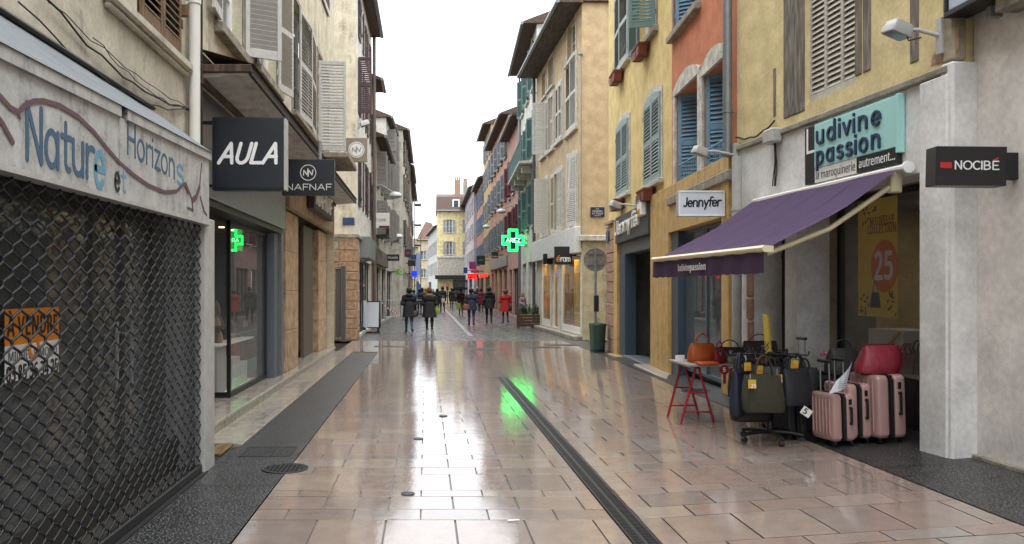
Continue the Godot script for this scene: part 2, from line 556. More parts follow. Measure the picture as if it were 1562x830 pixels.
# shell of a building behind its facade: side walls, back wall and a closed roof
func shell(root: Node3D, len: float, tall: float, back: float, wm: Material, over := 0.4, rise := 1.8, rm: Material = null) -> void:
	var s := MB.new()
	s.quad(Vector3(0, 0, -back), Vector3(0, 0, 0), Vector3(0, tall, 0), Vector3(0, tall, -back))
	part("side_wall", s, wm, root)
	s = MB.new()
	s.quad(Vector3(len, 0, 0), Vector3(len, 0, -back), Vector3(len, tall, -back), Vector3(len, tall, 0))
	part("side_wall", s, wm, root)
	s = MB.new()
	s.quad(Vector3(len, 0, -back), Vector3(0, 0, -back), Vector3(0, tall, -back), Vector3(len, tall, -back))
	part("back_wall", s, wm, root)
	var r := MB.new()
	r.tf = Transform3D(Basis(Vector3(0, 0, -1), Vector3(0, 1, 0), Vector3(1, 0, 0)), Vector3.ZERO)
	r.prism(PackedVector2Array([Vector2(-over, tall + 0.01), Vector2(-over, tall + 0.1), Vector2(back * 0.5, tall + rise), Vector2(back + 0.2, tall + 0.1), Vector2(back + 0.2, tall + 0.01)]), -0.12, len + 0.12)
	part("roof", r, rm if rm else M.roof, root)
	if over > 0.05:
		var g := MB.new()
		g.cyl(Vector3(-0.1, tall + 0.03, over + 0.06), Vector3(len + 0.1, tall + 0.03, over + 0.06), 0.075, 8)
		part("gutter", g, M.zinc, root)

func pane_of(parent: Node, x0: float, x1: float, y0: float, y1: float, z: float, m: Material = null) -> void:
	var k := "pane"
	if not kept.has(k):
		var b := MB.new()
		b.quad(Vector3(0, 0, 0), Vector3(1, 0, 0), Vector3(1, 1, 0), Vector3(0, 1, 0))
		kept[k] = b.mesh()
	put("pane", kept[k], m if m else M.glass, parent, Transform3D(Basis.from_scale(Vector3(x1 - x0, y1 - y0, 1)), Vector3(x0, y0, z)))

# a casement: nx lights across, ny up; each light has its own pane
func casement(root: Node, x0: float, x1: float, y0: float, y1: float, z: float, m: Material, nx := 2, ny := 3, curtain: Material = null) -> void:
	var b := MB.new()
	var f := 0.055
	b.bb(x0, x0 + f, y0, y1, z - 0.03, z + 0.03)
	b.bb(x1 - f, x1, y0, y1, z - 0.03, z + 0.03)
	b.bb(x0 + f, x1 - f, y0, y0 + f, z - 0.03, z + 0.027)
	b.bb(x0 + f, x1 - f, y1 - f, y1, z - 0.03, z + 0.027)
	for i in range(1, nx):
		var x := lerpf(x0, x1, float(i) / nx)
		b.bb(x - f * 0.6, x + f * 0.6, y0 + f, y1 - f, z - 0.03, z + 0.03)
	for j in range(1, ny):
		var y := lerpf(y0, y1, float(j) / ny)
		for i in nx:
			b.bb(lerpf(x0, x1, float(i) / nx) + f * 0.9, lerpf(x0, x1, float(i + 1) / nx) - f * 0.9, y - 0.014, y + 0.014, z - 0.02, z + 0.018)
	var w := part("window", b, m, root)
	for i in nx:
		for j in ny:
			pane_of(w, lerpf(x0, x1, float(i) / nx) + 0.03, lerpf(x0, x1, float(i + 1) / nx) - 0.03, lerpf(y0, y1, float(j) / ny) + 0.01, lerpf(y0, y1, float(j + 1) / ny) - 0.01, z)
	if curtain:
		var c := MB.new()
		c.quad(Vector3(x0, y0, z - 0.12), Vector3(x1, y0, z - 0.12), Vector3(x1, y1, z - 0.12), Vector3(x0, y1, z - 0.12))
		part("curtain", c, curtain, w)

# a louvred leaf hinged at h; way +1 closes towards +x; ang 0 closed .. 180 flat on the wall
func leaf(root: Node, h: Vector3, w: float, tall: float, way: int, ang: float, m: Material, each := true, arch := 0.0) -> MeshInstance3D:
	var key := "leaf %.2f %.2f %d %.2f" % [w, tall, way, arch]
	var st := 0.062
	var rails := [[0.0, 0.12], [tall * 0.5 - 0.05, tall * 0.5 + 0.05], [tall - 0.09, tall]] if tall > 1.0 else [[0.0, 0.09], [tall - 0.08, tall]]
	var x0 := 0.0 if way > 0 else -w
	if not kept.has(key):
		var b := MB.new()
		b.bb(x0, x0 + st, 0, tall, 0, 0.034, 0.004)
		b.bb(x0 + w - st, x0 + w, 0, tall, 0, 0.034, 0.004)
		for r in rails: b.bb(x0 + st, x0 + w - st, r[0], r[1], 0.001, 0.032, 0.004)
		if arch > 0.0:
			var p := PackedVector2Array([Vector2(0, tall), Vector2(way * w, tall)])
			for k in 7:
				var f := 1.0 - k / 6.0
				p.append(Vector2(way * w * f, tall + 0.004 + arch * (1.0 - pow(1.0 - f, 2.0))))
			b.prism(p, 0.0015, 0.0325)
		for yy in [0.25, tall - 0.3]:      # strap hinges
			b.bb(-0.012, 0.012, yy, yy + 0.09, 0.034, 0.046)
		kept[key] = b.mesh()
	var o := put("shutter", kept[key], m, root, Transform3D(Basis(Vector3.UP, deg_to_rad(-ang * way)), h))
	var sw := w - st * 2.0
	var skey := "slat %.2f" % sw
	if not kept.has(skey):
		var b := MB.new()
		b.tf = Transform3D(Basis(Vector3.RIGHT, deg_to_rad(-34)), Vector3.ZERO)
		b.bb(-sw / 2, sw / 2, -0.034, 0.034, -0.0045, 0.0045)
		kept[skey] = b.mesh()
	var all := MB.new()
	for r in rails.size() - 1:
		var lo: float = rails[r][1] + 0.03
		var hi: float = rails[r + 1][0] - 0.02
		var cnt := int((hi - lo) / 0.065) + 1
		for k in cnt:
			var y := lerpf(lo, hi, float(k) / maxi(1, cnt - 1))
			if each:
				put("slat", kept[skey], m, o, Transform3D(Basis.IDENTITY, Vector3(x0 + w / 2, y, 0.016)))
			else:
				all.tf = Transform3D(Basis(Vector3.RIGHT, deg_to_rad(-34)), Vector3(x0 + w / 2, y, 0.016))
				all.bb(-sw / 2, sw / 2, -0.034, 0.034, -0.004, 0.004)
	if not each:
		var key2 := key + "all"
		if not kept.has(key2): kept[key2] = all.mesh()
		put("slats", kept[key2], m, o).set_meta("kind", "stuff")
	return o

func pair(root: Node, x0: float, x1: float, y0: float, y1: float, a0: float, a1: float, m: Material, each := true, arch := 0.0, z := 0.02) -> void:
	var w := (x1 - x0) / 2.0 - 0.004
	leaf(root, Vector3(x0, y0, z + (0.018 if a0 > 150 else 0.0)), minf(w, 0.55) if a0 > 20 else w, y1 - y0, 1, a0, m, each, arch)
	leaf(root, Vector3(x1, y0, z + (0.018 if a1 > 150 else 0.0)), minf(w, 0.55) if a1 > 20 else w, y1 - y0, -1, a1, m, each, arch)

# stone round an opening: jambs, sill and a head that may be arched
func surround(root: Node, x0: float, x1: float, y0: float, y1: float, m: Material, wide := 0.16, proud := 0.03, rise := 0.0, sill := 0.1) -> void:
	var b := MB.new()
	b.bb(x0 - wide, x0, y0, y1, 0.002, proud, 0.008)
	b.bb(x1, x1 + wide, y0, y1, 0.002, proud, 0.008)
	if rise <= 0.0:
		b.bb(x0 - wide, x1 + wide, y1, y1 + wide, 0.002, proud + 0.003, 0.008)
	else:
		var p := PackedVector2Array()
		for k in 13:
			var f := k / 12.0
			p.append(Vector2(lerpf(x0 - wide, x1 + wide, f), y1 + wide * 0.7 + rise * (1.0 - pow(f * 2 - 1, 2.0))))
		for k in 13:
			var f := 1.0 - k / 12.0
			p.append(Vector2(lerpf(x0, x1, f), y1 - 0.002 + 0.0004 * sin(f * PI)))
		p.append(Vector2(x0 - wide, y1 - 0.002))
		p[12] = Vector2(x1 + wide, y1 + wide * 0.7)
		p.insert(13, Vector2(x1 + wide, y1 - 0.002))
		b.prism(p, 0.002, proud + 0.003)
	part("window_surround", b, m, root)
	if sill > 0.0:
		var s := MB.new()
		s.bb(x0 - wide - 0.05, x1 + wide + 0.05, y0 - sill, y0 - 0.002, -0.1, proud + 0.09, 0.012)
		part("window_sill", s, m, root)

func downpipe(root: Node, x: float, y0: float, y1: float, m: Material, r := 0.05, z := 0.09) -> void:
	var b := MB.new()
	b.cyl(Vector3(x, y0, z), Vector3(x, y1, z), r, 10)
	var y := y0 + 0.6
	while y < y1:
		b.cyl(Vector3(x, y, z), Vector3(x, y + 0.04, z), r * 1.18, 10)
		b.bb(x - 0.012, x + 0.012, y, y + 0.03, 0.0, z)
		y += 1.9
	part("downpipe", b, m, root)

# a glazed shop opening: frame bars and panes, one every `step` metres
func shop_glazing(root: Node, x0: float, x1: float, y0: float, y1: float, z: float, m: Material, n := 1, low := 0.0, lm: Material = null) -> void:
	var b := MB.new()
	var f := 0.05
	b.bb(x0, x1, y1 - f, y1, z - 0.04, z + 0.03)
	b.bb(x0, x1, y0, y0 + f, z - 0.04, z + 0.03)
	for i in n + 1:
		var x := lerpf(x0 + f / 2, x1 - f / 2, float(i) / n)
		b.bb(x - f / 2, x + f / 2, y0 + f, y1 - f, z - 0.04, z + 0.027)
	var w := part("shop_window", b, m, root)
	for i in n:
		pane_of(w, lerpf(x0, x1, float(i) / n) + 0.02, lerpf(x0, x1, float(i + 1) / n) - 0.02, y0 + low + 0.01, y1 - 0.01, z, M.shop_glass)
	if low > 0.0:
		var s := MB.new()
		s.bb(x0 + f, x1 - f, y0 + f, y0 + low, z - 0.02, z + 0.02)
		part("stall_riser", s, lm if lm else m, root)

# ------------------------------------------------ a plain street house, for those further down
# o: floors [y0...], n windows, tall, shutter material and state, shop front
func street_house(called: String, label: String, f: Transform3D, len: float, tall: float, wm: Material, o: Dictionary) -> Node3D:
	var root := thing(called, label, "building", f, o.get("group", ""))
	var holes := []
	var n: int = o.get("n", 2)
	var ww: float = o.get("ww", 0.9)
	var wt: float = o.get("wt", 1.7)
	var x_in: float = o.get("inset", 0.0)
	for fl in o.get("floors", [4.0, 7.0]):
		for i in n:
			var x := lerpf(x_in, len - x_in, (i + 0.5) / n)
			holes.append([x - ww / 2, x + ww / 2, fl, fl + (wt if tall - fl > wt + 0.4 else maxf(0.7, tall - fl - 0.5))])
	var shop := []
	for s in o.get("shop", []):
		shop.append(s)
	part("wall", wall_shape(len, tall, holes + shop), wm, root)
	shell(root, len, tall, o.get("back", 8.0), wm, o.get("over", 0.4), o.get("rise", 1.8))
	var each: bool = o.get("each", false)
	for h in holes:
		casement(root, h[0], h[1], h[2], h[3], -0.14, M.off_white, 2, 2)
		if o.get("trim"): surround(root, h[0], h[1], h[2], h[3], o.trim, 0.12, 0.025, 0.0, 0.09)
		else:
			var s := MB.new()
			s.bb(h[0] - 0.1, h[1] + 0.1, h[2] - 0.08, h[2] - 0.002, -0.08, 0.08, 0.01)
			part("window_sill", s, M.trim, root)
		if o.get("shutters"):
			var st: float = o.get("open", 172.0)
			if h[3] - h[2] > 0.9:
				var jig := rng.randf_range(-9.0, 2.0)
				pair(root, h[0], h[1], h[2], h[3], st + jig if st > 10 else 0.0, st - jig * 0.5 if st > 10 else 0.0, o.shutters, each)
	for s in shop:
		shop_glazing(root, s[0], s[1], s[2], s[3], -0.16, o.get("shop_frame", M.black), maxi(1, int((s[1] - s[0]) / 1.1)), 0.35)
	if o.has("fascia"):
		var fa: Array = o.fascia      # y0, y1, material
		var b := MB.new()
		b.bb(0.15, len - 0.15, fa[0], fa[1], 0.002, 0.12, 0.01)
		part("shop_fascia", b, fa[2], root)
	if o.get("pipe", false): downpipe(root, len - 0.12 if o.get("pipe_far", true) else 0.12, 0.1, tall, M.zinc, 0.055)
	if o.has("chimney"):
		for cx in o.chimney:
			var b := MB.new()
			b.bb(cx - 0.45, cx + 0.45, tall, tall + o.get("chimney_tall", 2.6), -3.6, -2.6, 0.02)
			b.bb(cx - 0.52, cx + 0.52, tall + o.get("chimney_tall", 2.6), tall + o.get("chimney_tall", 2.6) + 0.14, -3.67, -2.53)
			var ch := part("chimney", b, M.red_stone, root)
			for k in 3:
				var q := MB.new()
				q.cyl(Vector3(cx - 0.3 + k * 0.3, tall + o.get("chimney_tall", 2.6) + 0.14, -3.1), Vector3(cx - 0.3 + k * 0.3, tall + o.get("chimney_tall", 2.6) + 0.5, -3.1), 0.1, 8, 0.075)
				part("chimney_pot", q, M.red_stone, ch)
	return root

# ---------------------------------------------------------------- the scene
func _ready() -> void:
	rng.seed = 41
	# camera: eye height, looking straight down the street, lens shifted
	var cam := Camera3D.new()
	cam.name = "camera"
	cam.projection = Camera3D.PROJECTION_FRUSTUM
	cam.near = 0.1
	cam.size = 0.0664
	cam.frustum_offset = Vector2(0.01048, 0.00216)
	cam.far = 900.0
	cam.position = Vector3(0, 1.65, 0)
	add_child(cam)
	cam.current = true
	# overcast sky
	var env := Environment.new()
	env.background_mode = Environment.BG_SKY
	var sky := Sky.new()
	var pano := PanoramaSkyMaterial.new()
	pano.panorama = cloud_sky()
	sky.sky_material = pano
	env.sky = sky
	env.background_energy_multiplier = 1.0
	env.tonemap_mode = Environment.TONE_MAPPER_LINEAR
	env.tonemap_exposure = 3.1
	env.sdfgi_enabled = true
	env.ssao_enabled = true
	env.ssil_enabled = true
	var we := WorldEnvironment.new()
	we.name = "world"
	we.environment = env
	add_child(we)
	var sun := DirectionalLight3D.new()
	sun.name = "sun"
	sun.light_energy = 0.2
	sun.light_color = Color(1.0, 0.985, 0.96)
	sun.light_angular_distance = 40.0
	sun.shadow_enabled = true
	sun.rotation_degrees = Vector3(-72, 25, 0)
	add_child(sun)

	materials()
	ground()
	left_shop_closed()
	left_fashion_house()
	left_far_houses()
	right_perfume_house()
	right_leather_shop()
	right_yellow_house()
	right_beige_house()
	right_far_houses()
	far_end()
	street_signs()
	street_lamps()
	street_furniture()
	leather_goods()
	suitcases()
	people()

func cloud_sky() -> ImageTexture:
	var w := 256
	var im := Image.create(w, 128, false, Image.FORMAT_RGBF)
	var f := FastNoiseLite.new()
	f.frequency = 1.0
	f.fractal_octaves = 4
	f.seed = 6
	for y in 128:
		var el := (63.5 - y) / 128.0 * PI
		for x in w:
			var an := (x + 0.5) / w * TAU
			var d := Vector3(cos(an) * cos(el), sin(el) * 1.6, sin(an) * cos(el))
			var k := f.get_noise_3dv(d * 1.7)
			var base := lerpf(0.80, 1.75, smoothstep(0.3, 1.3, el))
			if el < 0.0: base = 0.25
			var l := base * (1.0 + 0.16 * k)
			im.set_pixel(x, y, Color(l * 0.955, l * 0.995, l * 1.05))
	return ImageTexture.create_from_image(im)

# ---------------------------------------------------------------- ground
func cross_fall(d: float) -> float:
	return 0.062 * clampf((22.0 - d) / 10.0, 0.0, 1.0)

func rise(x: float, d: float) -> float:      # height of the paving
	return maxf(0.0, x - 1.42) * cross_fall(d)

func right_edge(d: float) -> float:          # where the pale slabs end on the right
	if d < 9.0: return 3.80
	if d < 13.0: return lerpf(3.80, 3.9, (d - 9.0) / 4.0)
	return lerpf(3.9, 4.42, clampf((d - 13.0) / 8.2, 0.0, 1.0))

func on(x: float, d: float, lift := 0.0) -> Vector3:
	return Vector3(x, rise(x, d) + lift, -d)

func sheet(xs: Callable, d0: float, d1: float, step: float, cross: int, lift: float) -> MB:   # xs(d) gives [x left, x right]
	var b := MB.new()
	var k := int(ceil((d1 - d0) / step))
	for i in k:
		var a := lerpf(d0, d1, float(i) / k)
		var e := lerpf(d0, d1, float(i + 1) / k)
		var pa: Array = xs.call(a)
		var pe: Array = xs.call(e)
		for j in cross:
			var f := float(j) / cross
			var g := float(j + 1) / cross
			b.quad(on(lerpf(pa[0], pa[1], f), a, lift), on(lerpf(pa[0], pa[1], g), a, lift), on(lerpf(pe[0], pe[1], g), e, lift), on(lerpf(pe[0], pe[1], f), e, lift))
	return b

func ground() -> void:
	# everything lies on one bed that runs to the horizon
	var bed := world_tex(mat(lin(0.035, 0.033, 0.031), 0.25), T.asphalt, 1.3)
	var gb := MB.new()
	gb.quad(Vector3(-400, -0.06, 300), Vector3(400, -0.06, 300), Vector3(400, -0.06, -600), Vector3(-400, -0.06, -600))
	structure("ground", gb, bed)
	var joint := mat(lin(0.05, 0.045, 0.04), 0.35)
	var jb := sheet(func(_d): return [-1.27, 1.42], -8.0, 26.4, 1.0, 1, -0.012)
	var j2 := sheet(func(_d): return [1.42, 5.4], -8.0, 26.4, 1.0, 4, -0.012)
	jb.v.append_array(j2.v)
	jb.n.append_array(j2.n)
	structure("paving_bed", jb, joint)
	# wet asphalt along both rows of shops
	var asphalt := bump(world_tex(mat(lin(0.17, 0.168, 0.166), 0.4, 0.0, 0.5), T.asphalt, 0.5), T.grit, 0.4)
	structure("asphalt_strip", sheet(func(d): return [-2.4 if d < 8.6 else -1.95, -1.275], -8.0, 21.4, 0.8, 2, 0.0), asphalt)
	structure("asphalt_strip", sheet(func(d): return [right_edge(d) + 0.006, 5.6], -8.0, 26.4, 0.8, 2, 0.002), asphalt)
	# wet setts further down
	var sett := bump(world_tex(mat(lin(0.13, 0.126, 0.126), 0.3), T.sett, 0.32), T.sett_h, 4.0)
	sett.roughness_texture = T.wet
	sett.roughness = 2.2
	structure("cobbled_street", sheet(func(_d): return [-14.0, 14.0], 26.4, 160.0, 6.0, 1, -0.004), sett)
	var line := world_tex(mat(lin(0.2, 0.195, 0.185), 0.3), T.stone, 0.8)
	structure("gutter_stones", sheet(func(_d): return [1.5, 1.68], 29.0, 70.0, 4.0, 1, 0.002), line)

	# slabs
	var paving := Node3D.new()
	adopt(paving, "street_paving", self)
	paving.set_meta("kind", "structure")
	var tones := [lin(0.282, 0.218, 0.182), lin(0.305, 0.239, 0.201), lin(0.262, 0.210, 0.180), lin(0.296, 0.217, 0.180), lin(0.322, 0.264, 0.213), lin(0.243, 0.196, 0.171), lin(0.288, 0.246, 0.219)]
	var stones := []
	for c in tones:
		var m := bump(world_tex(mat(c, 0.75, 0.0, 0.58), T.slab, 0.7), T.ripple, 0.06)
		m.roughness_texture = T.wet
		m.roughness_texture_channel = BaseMaterial3D.TEXTURE_CHANNEL_RED
		m.clearcoat_enabled = true       # the film of rain water
		m.clearcoat = 0.25
		m.clearcoat_roughness = 0.08
		stones.append(m)
	var depths := [0.588, 0.285, 0.375, 0.198]
	var d := 5.286 - 1.446
	var k := 3
	var made := 0
	var rest := {}
	while d < 26.35:
		var dp: float = depths[(k + 1) % 4]
		if d + dp > 26.38: dp = 26.38 - d
		k += 1
		if dp < 0.05: break
		for half in 2:
			var lo := -1.27 if half == 0 else (1.528 if d < 15.4 else 1.42)
			var hi := (1.342 if d < 15.4 else 1.42) if half == 0 else right_edge(d + dp / 2)
			if d > 21.4 and half == 0: lo = -2.38
			if d > 22.2 and half == 1: hi = 5.05
			var x := lo
			var first: float = -0.04 + 0.493 * floor((lo + 0.04) / 0.493) + (0.0 if k % 2 else 0.2465)
			var nx := first
			while nx < x + 0.07: nx += 0.493
			while x < hi - 0.03:
				var e := minf(nx, hi)
				if hi - e < 0.07: e = hi
				slab(paving, stones, rest, x, e, d, dp, made < 300)
				made += 1
				x = e
				nx = e + 0.493
		d += dp
	for key in rest:
		var o := part("slabs", rest[key], stones[key], paving)
		o.set_meta("kind", "stuff")

	# pale kerb slabs along the left shops and their step
	var kerb := Node3D.new()
	adopt(kerb, "kerb_pavement", self)
	kerb.set_meta("kind", "structure")
	var pale := bump(world_tex(mat(lin(0.42, 0.37, 0.315), 1.0), T.slab, 0.8, T.stain, 0.3), T.ripple, 0.15)
	pale.roughness_texture = T.wet
	var a := 8.72
	while a < 21.6:
		var b := MB.new()
		b.bb(-2.40, -1.955, -0.04, 0.012, -(a + 1.192), -a, 0.006)
		part("kerb_slab", b, pale, kerb)
		a += 1.2
	a = 8.72
	while a < 21.4:
		var e := minf(a + 0.95, 21.6)
		var b := MB.new()
		b.bb(-3.4 if a < 11.4 else -2.95, -2.385, 0.10, 0.145, -(e - 0.004), -a, 0.006)
		part("step_slab", b, pale, kerb)
		b = MB.new()
		b.bb(-2.95, -2.41, -0.02, 0.097, -(e - 0.004), -a)
		part("step_riser", b, pale, kerb)
		a += 0.95

	# drain of cast bars set between the two falls
	var drain := thing("slot_drain", "long black slotted drain channel running down the middle of the slabs", "drain", at(1.435, 0, 0.0))
	var fr := MB.new()
	fr.bb(-0.088, -0.070, -0.03, 0.004, -15.45, -3.8, 0.003)
	fr.bb(0.070, 0.088, -0.03, 0.006, -15.45, -3.8, 0.003)
	fr.bb(-0.36, 0.30, -0.03, 0.0045, -15.57, -15.46, 0.003)
	part("frame", fr, M.iron, drain)
	var bars := MB.new()
	bars.bb(-0.014, 0.014, -0.03, 0.0, -15.4, -3.8)
	var q := 3.82
	while q < 15.4:
		bars.bb(-0.069, -0.018, -0.03, 0.002, -(q + 0.016), -q)
		bars.bb(0.018, 0.069, -0.03, 0.002, -(q + 0.016), -q)
		q += 0.034
	part("grate_bars", bars, M.iron, drain).set_meta("kind", "stuff")

	manhole("round black manhole cover in the left asphalt by the slab edge", -1.30, 7.55, 0.215)
	manhole("round iron cover in the asphalt behind the red trestle legs", 3.98, 12.1, 0.21)
	manhole("far dark round cover in the slabs before the cobbles", 1.55, 22.7, 0.42)
	for c in [[-0.087, 9.054, "small round valve cap farthest up the bright wet slabs"], [-0.148, 6.611, "small round valve cap nearest on the bright wet slabs"], [0.222, 10.687, "tiny brass valve cap beyond the other caps on the slabs"]]:
		manhole(c[2], c[0], c[1], 0.055)
	var gr := thing("drain_grate", "square iron drain grate in the asphalt before the left shop step", "drain grate", at(-1.60, 0.0, 8.34))
	var gf := MB.new()
	for sx in [-1, 1]: gf.bb(sx * 0.245 - 0.012, sx * 0.245 + 0.012, -0.02, 0.007, -0.25, 0.25, 0.002)
	for sz in [-1, 1]: gf.bb(-0.233, 0.233, -0.02, 0.0065, sz * 0.238 - 0.012, sz * 0.238 + 0.012, 0.002)
	part("frame", gf, M.iron, gr)
	for i in 13:
		var gb2 := MB.new()
		gb2.bb(-0.21 + i * 0.035 - 0.009, -0.21 + i * 0.035 + 0.009, -0.02, 0.0075, -0.222, 0.222, 0.003)
		part("bar", gb2, M.iron, gr)
	for c in [[3.33, 23.4, "nearer dark rectangular access plate in the far slabs"], [4.05, 24.4, "farther dark rectangular access plate in the far slabs by the white shop"], [-1.0, 23.8, "dark slot plate at the top of the left asphalt strip"]]:
		var p := thing("access_plate", c[2], "access plate", at(c[0], rise(c[0], c[1]) + 0.002, c[1]))
		var b := MB.new()
		b.bb(-0.5, 0.5, -0.02, 0.006, -0.25, 0.25, 0.003)
		part("plate", b, M.iron, p)
		b = MB.new()
		for i in 9: b.bb(-0.46 + i * 0.105, -0.44 + i * 0.105, 0.006, 0.011, -0.2, 0.2)
		part("tread_bars", b, M.iron, p)
	# torn paper on the slabs, and a doormat by the shutter
	var lp := MB.new()
	lp.tf = at(0.63, 0.008, 5.84, 12.0)
	lp.bb(-0.05, 0.035, 0.0, 0.002, -0.012, 0.010)
	tag(part("paper_scrap", lp, M.white), "white scrap of paper lying on the wet slabs left of the drain", "litter")
	var dm := MB.new()
	dm.bb(-2.35, -2.03, 0.002, 0.03, -8.66, -8.1, 0.006)
	tag(part("door_board", dm, world_tex(mat(Color("8a6a3c"), 0.7), T.grain, 1.2)), "short brown board lying on the asphalt beside the shutter post", "board")

func manhole(label: String, x: float, d: float, r: float) -> void:
	var tilt := Basis(Vector3.BACK, atan(cross_fall(d)) if x > 1.42 else 0.0)
	var o := thing("manhole_cover", label, "manhole cover", Transform3D(tilt, on(x, d, 0.003)))
	var b := MB.new()
	b.loft([[-0.02, 0, 0, r, r], [0.003, 0, 0, r, r], [0.006, 0, 0, r * 0.985, r * 0.985], [0.006, 0, 0, r * 0.93, r * 0.93], [0.001, 0, 0, r * 0.92, r * 0.92]], 28)
	part("rim", b, M.iron, o)
	b = MB.new()
	b.loft([[-0.01, 0, 0, r * 0.9, r * 0.9], [0.004, 0, 0, r * 0.9, r * 0.9]], 28)
	if r > 0.1:
		for i in range(-4, 5):
			for j in range(-4, 5):
				var p := Vector2(i, j) * r * 0.18
				if p.length() < r * 0.8: b.box(Vector3(p.x, 0.006, p.y), Vector3(r * 0.11, 0.005, r * 0.06))
	part("lid", b, M.iron, o)

func slab(paving: Node3D, stones: Array, rest: Dictionary, x0: float, x1: float, d: float, dp: float, single: bool) -> void:
	var g := 0.0055
	var w := x1 - x0 - g * 2
	var l := dp - g * 2
	var m := rng.randi() % stones.size()
	if rng.randf() < 0.3: m = 0
	var cx := (x0 + x1) / 2
	var cd := d + dp / 2
	var sx := atan(cross_fall(cd)) if cx > 1.42 else 0.0
	var basis := Basis(Vector3.BACK, sx + deg_to_rad(rng.randf_range(-0.16, 0.16))) * Basis(Vector3.RIGHT, deg_to_rad(rng.randf_range(-0.16, 0.16)))
	var tf := Transform3D(basis, on(cx, cd, rng.randf_range(-0.0012, 0.0012)))
	if single:
		var key := "slab %.2f %.3f" % [w, l]
		if not kept.has(key):
			var b := MB.new()
			b.bb(-w / 2, w / 2, -0.03, 0, -l / 2, l / 2, 0.0008)
			kept[key] = b.mesh()
		put("slab", kept[key], stones[m], paving, tf)
	else:
		if not rest.has(m): rest[m] = MB.new()
		rest[m].tf = tf
		rest[m].bb(-w / 2, w / 2, -0.03, 0, -l / 2, l / 2)

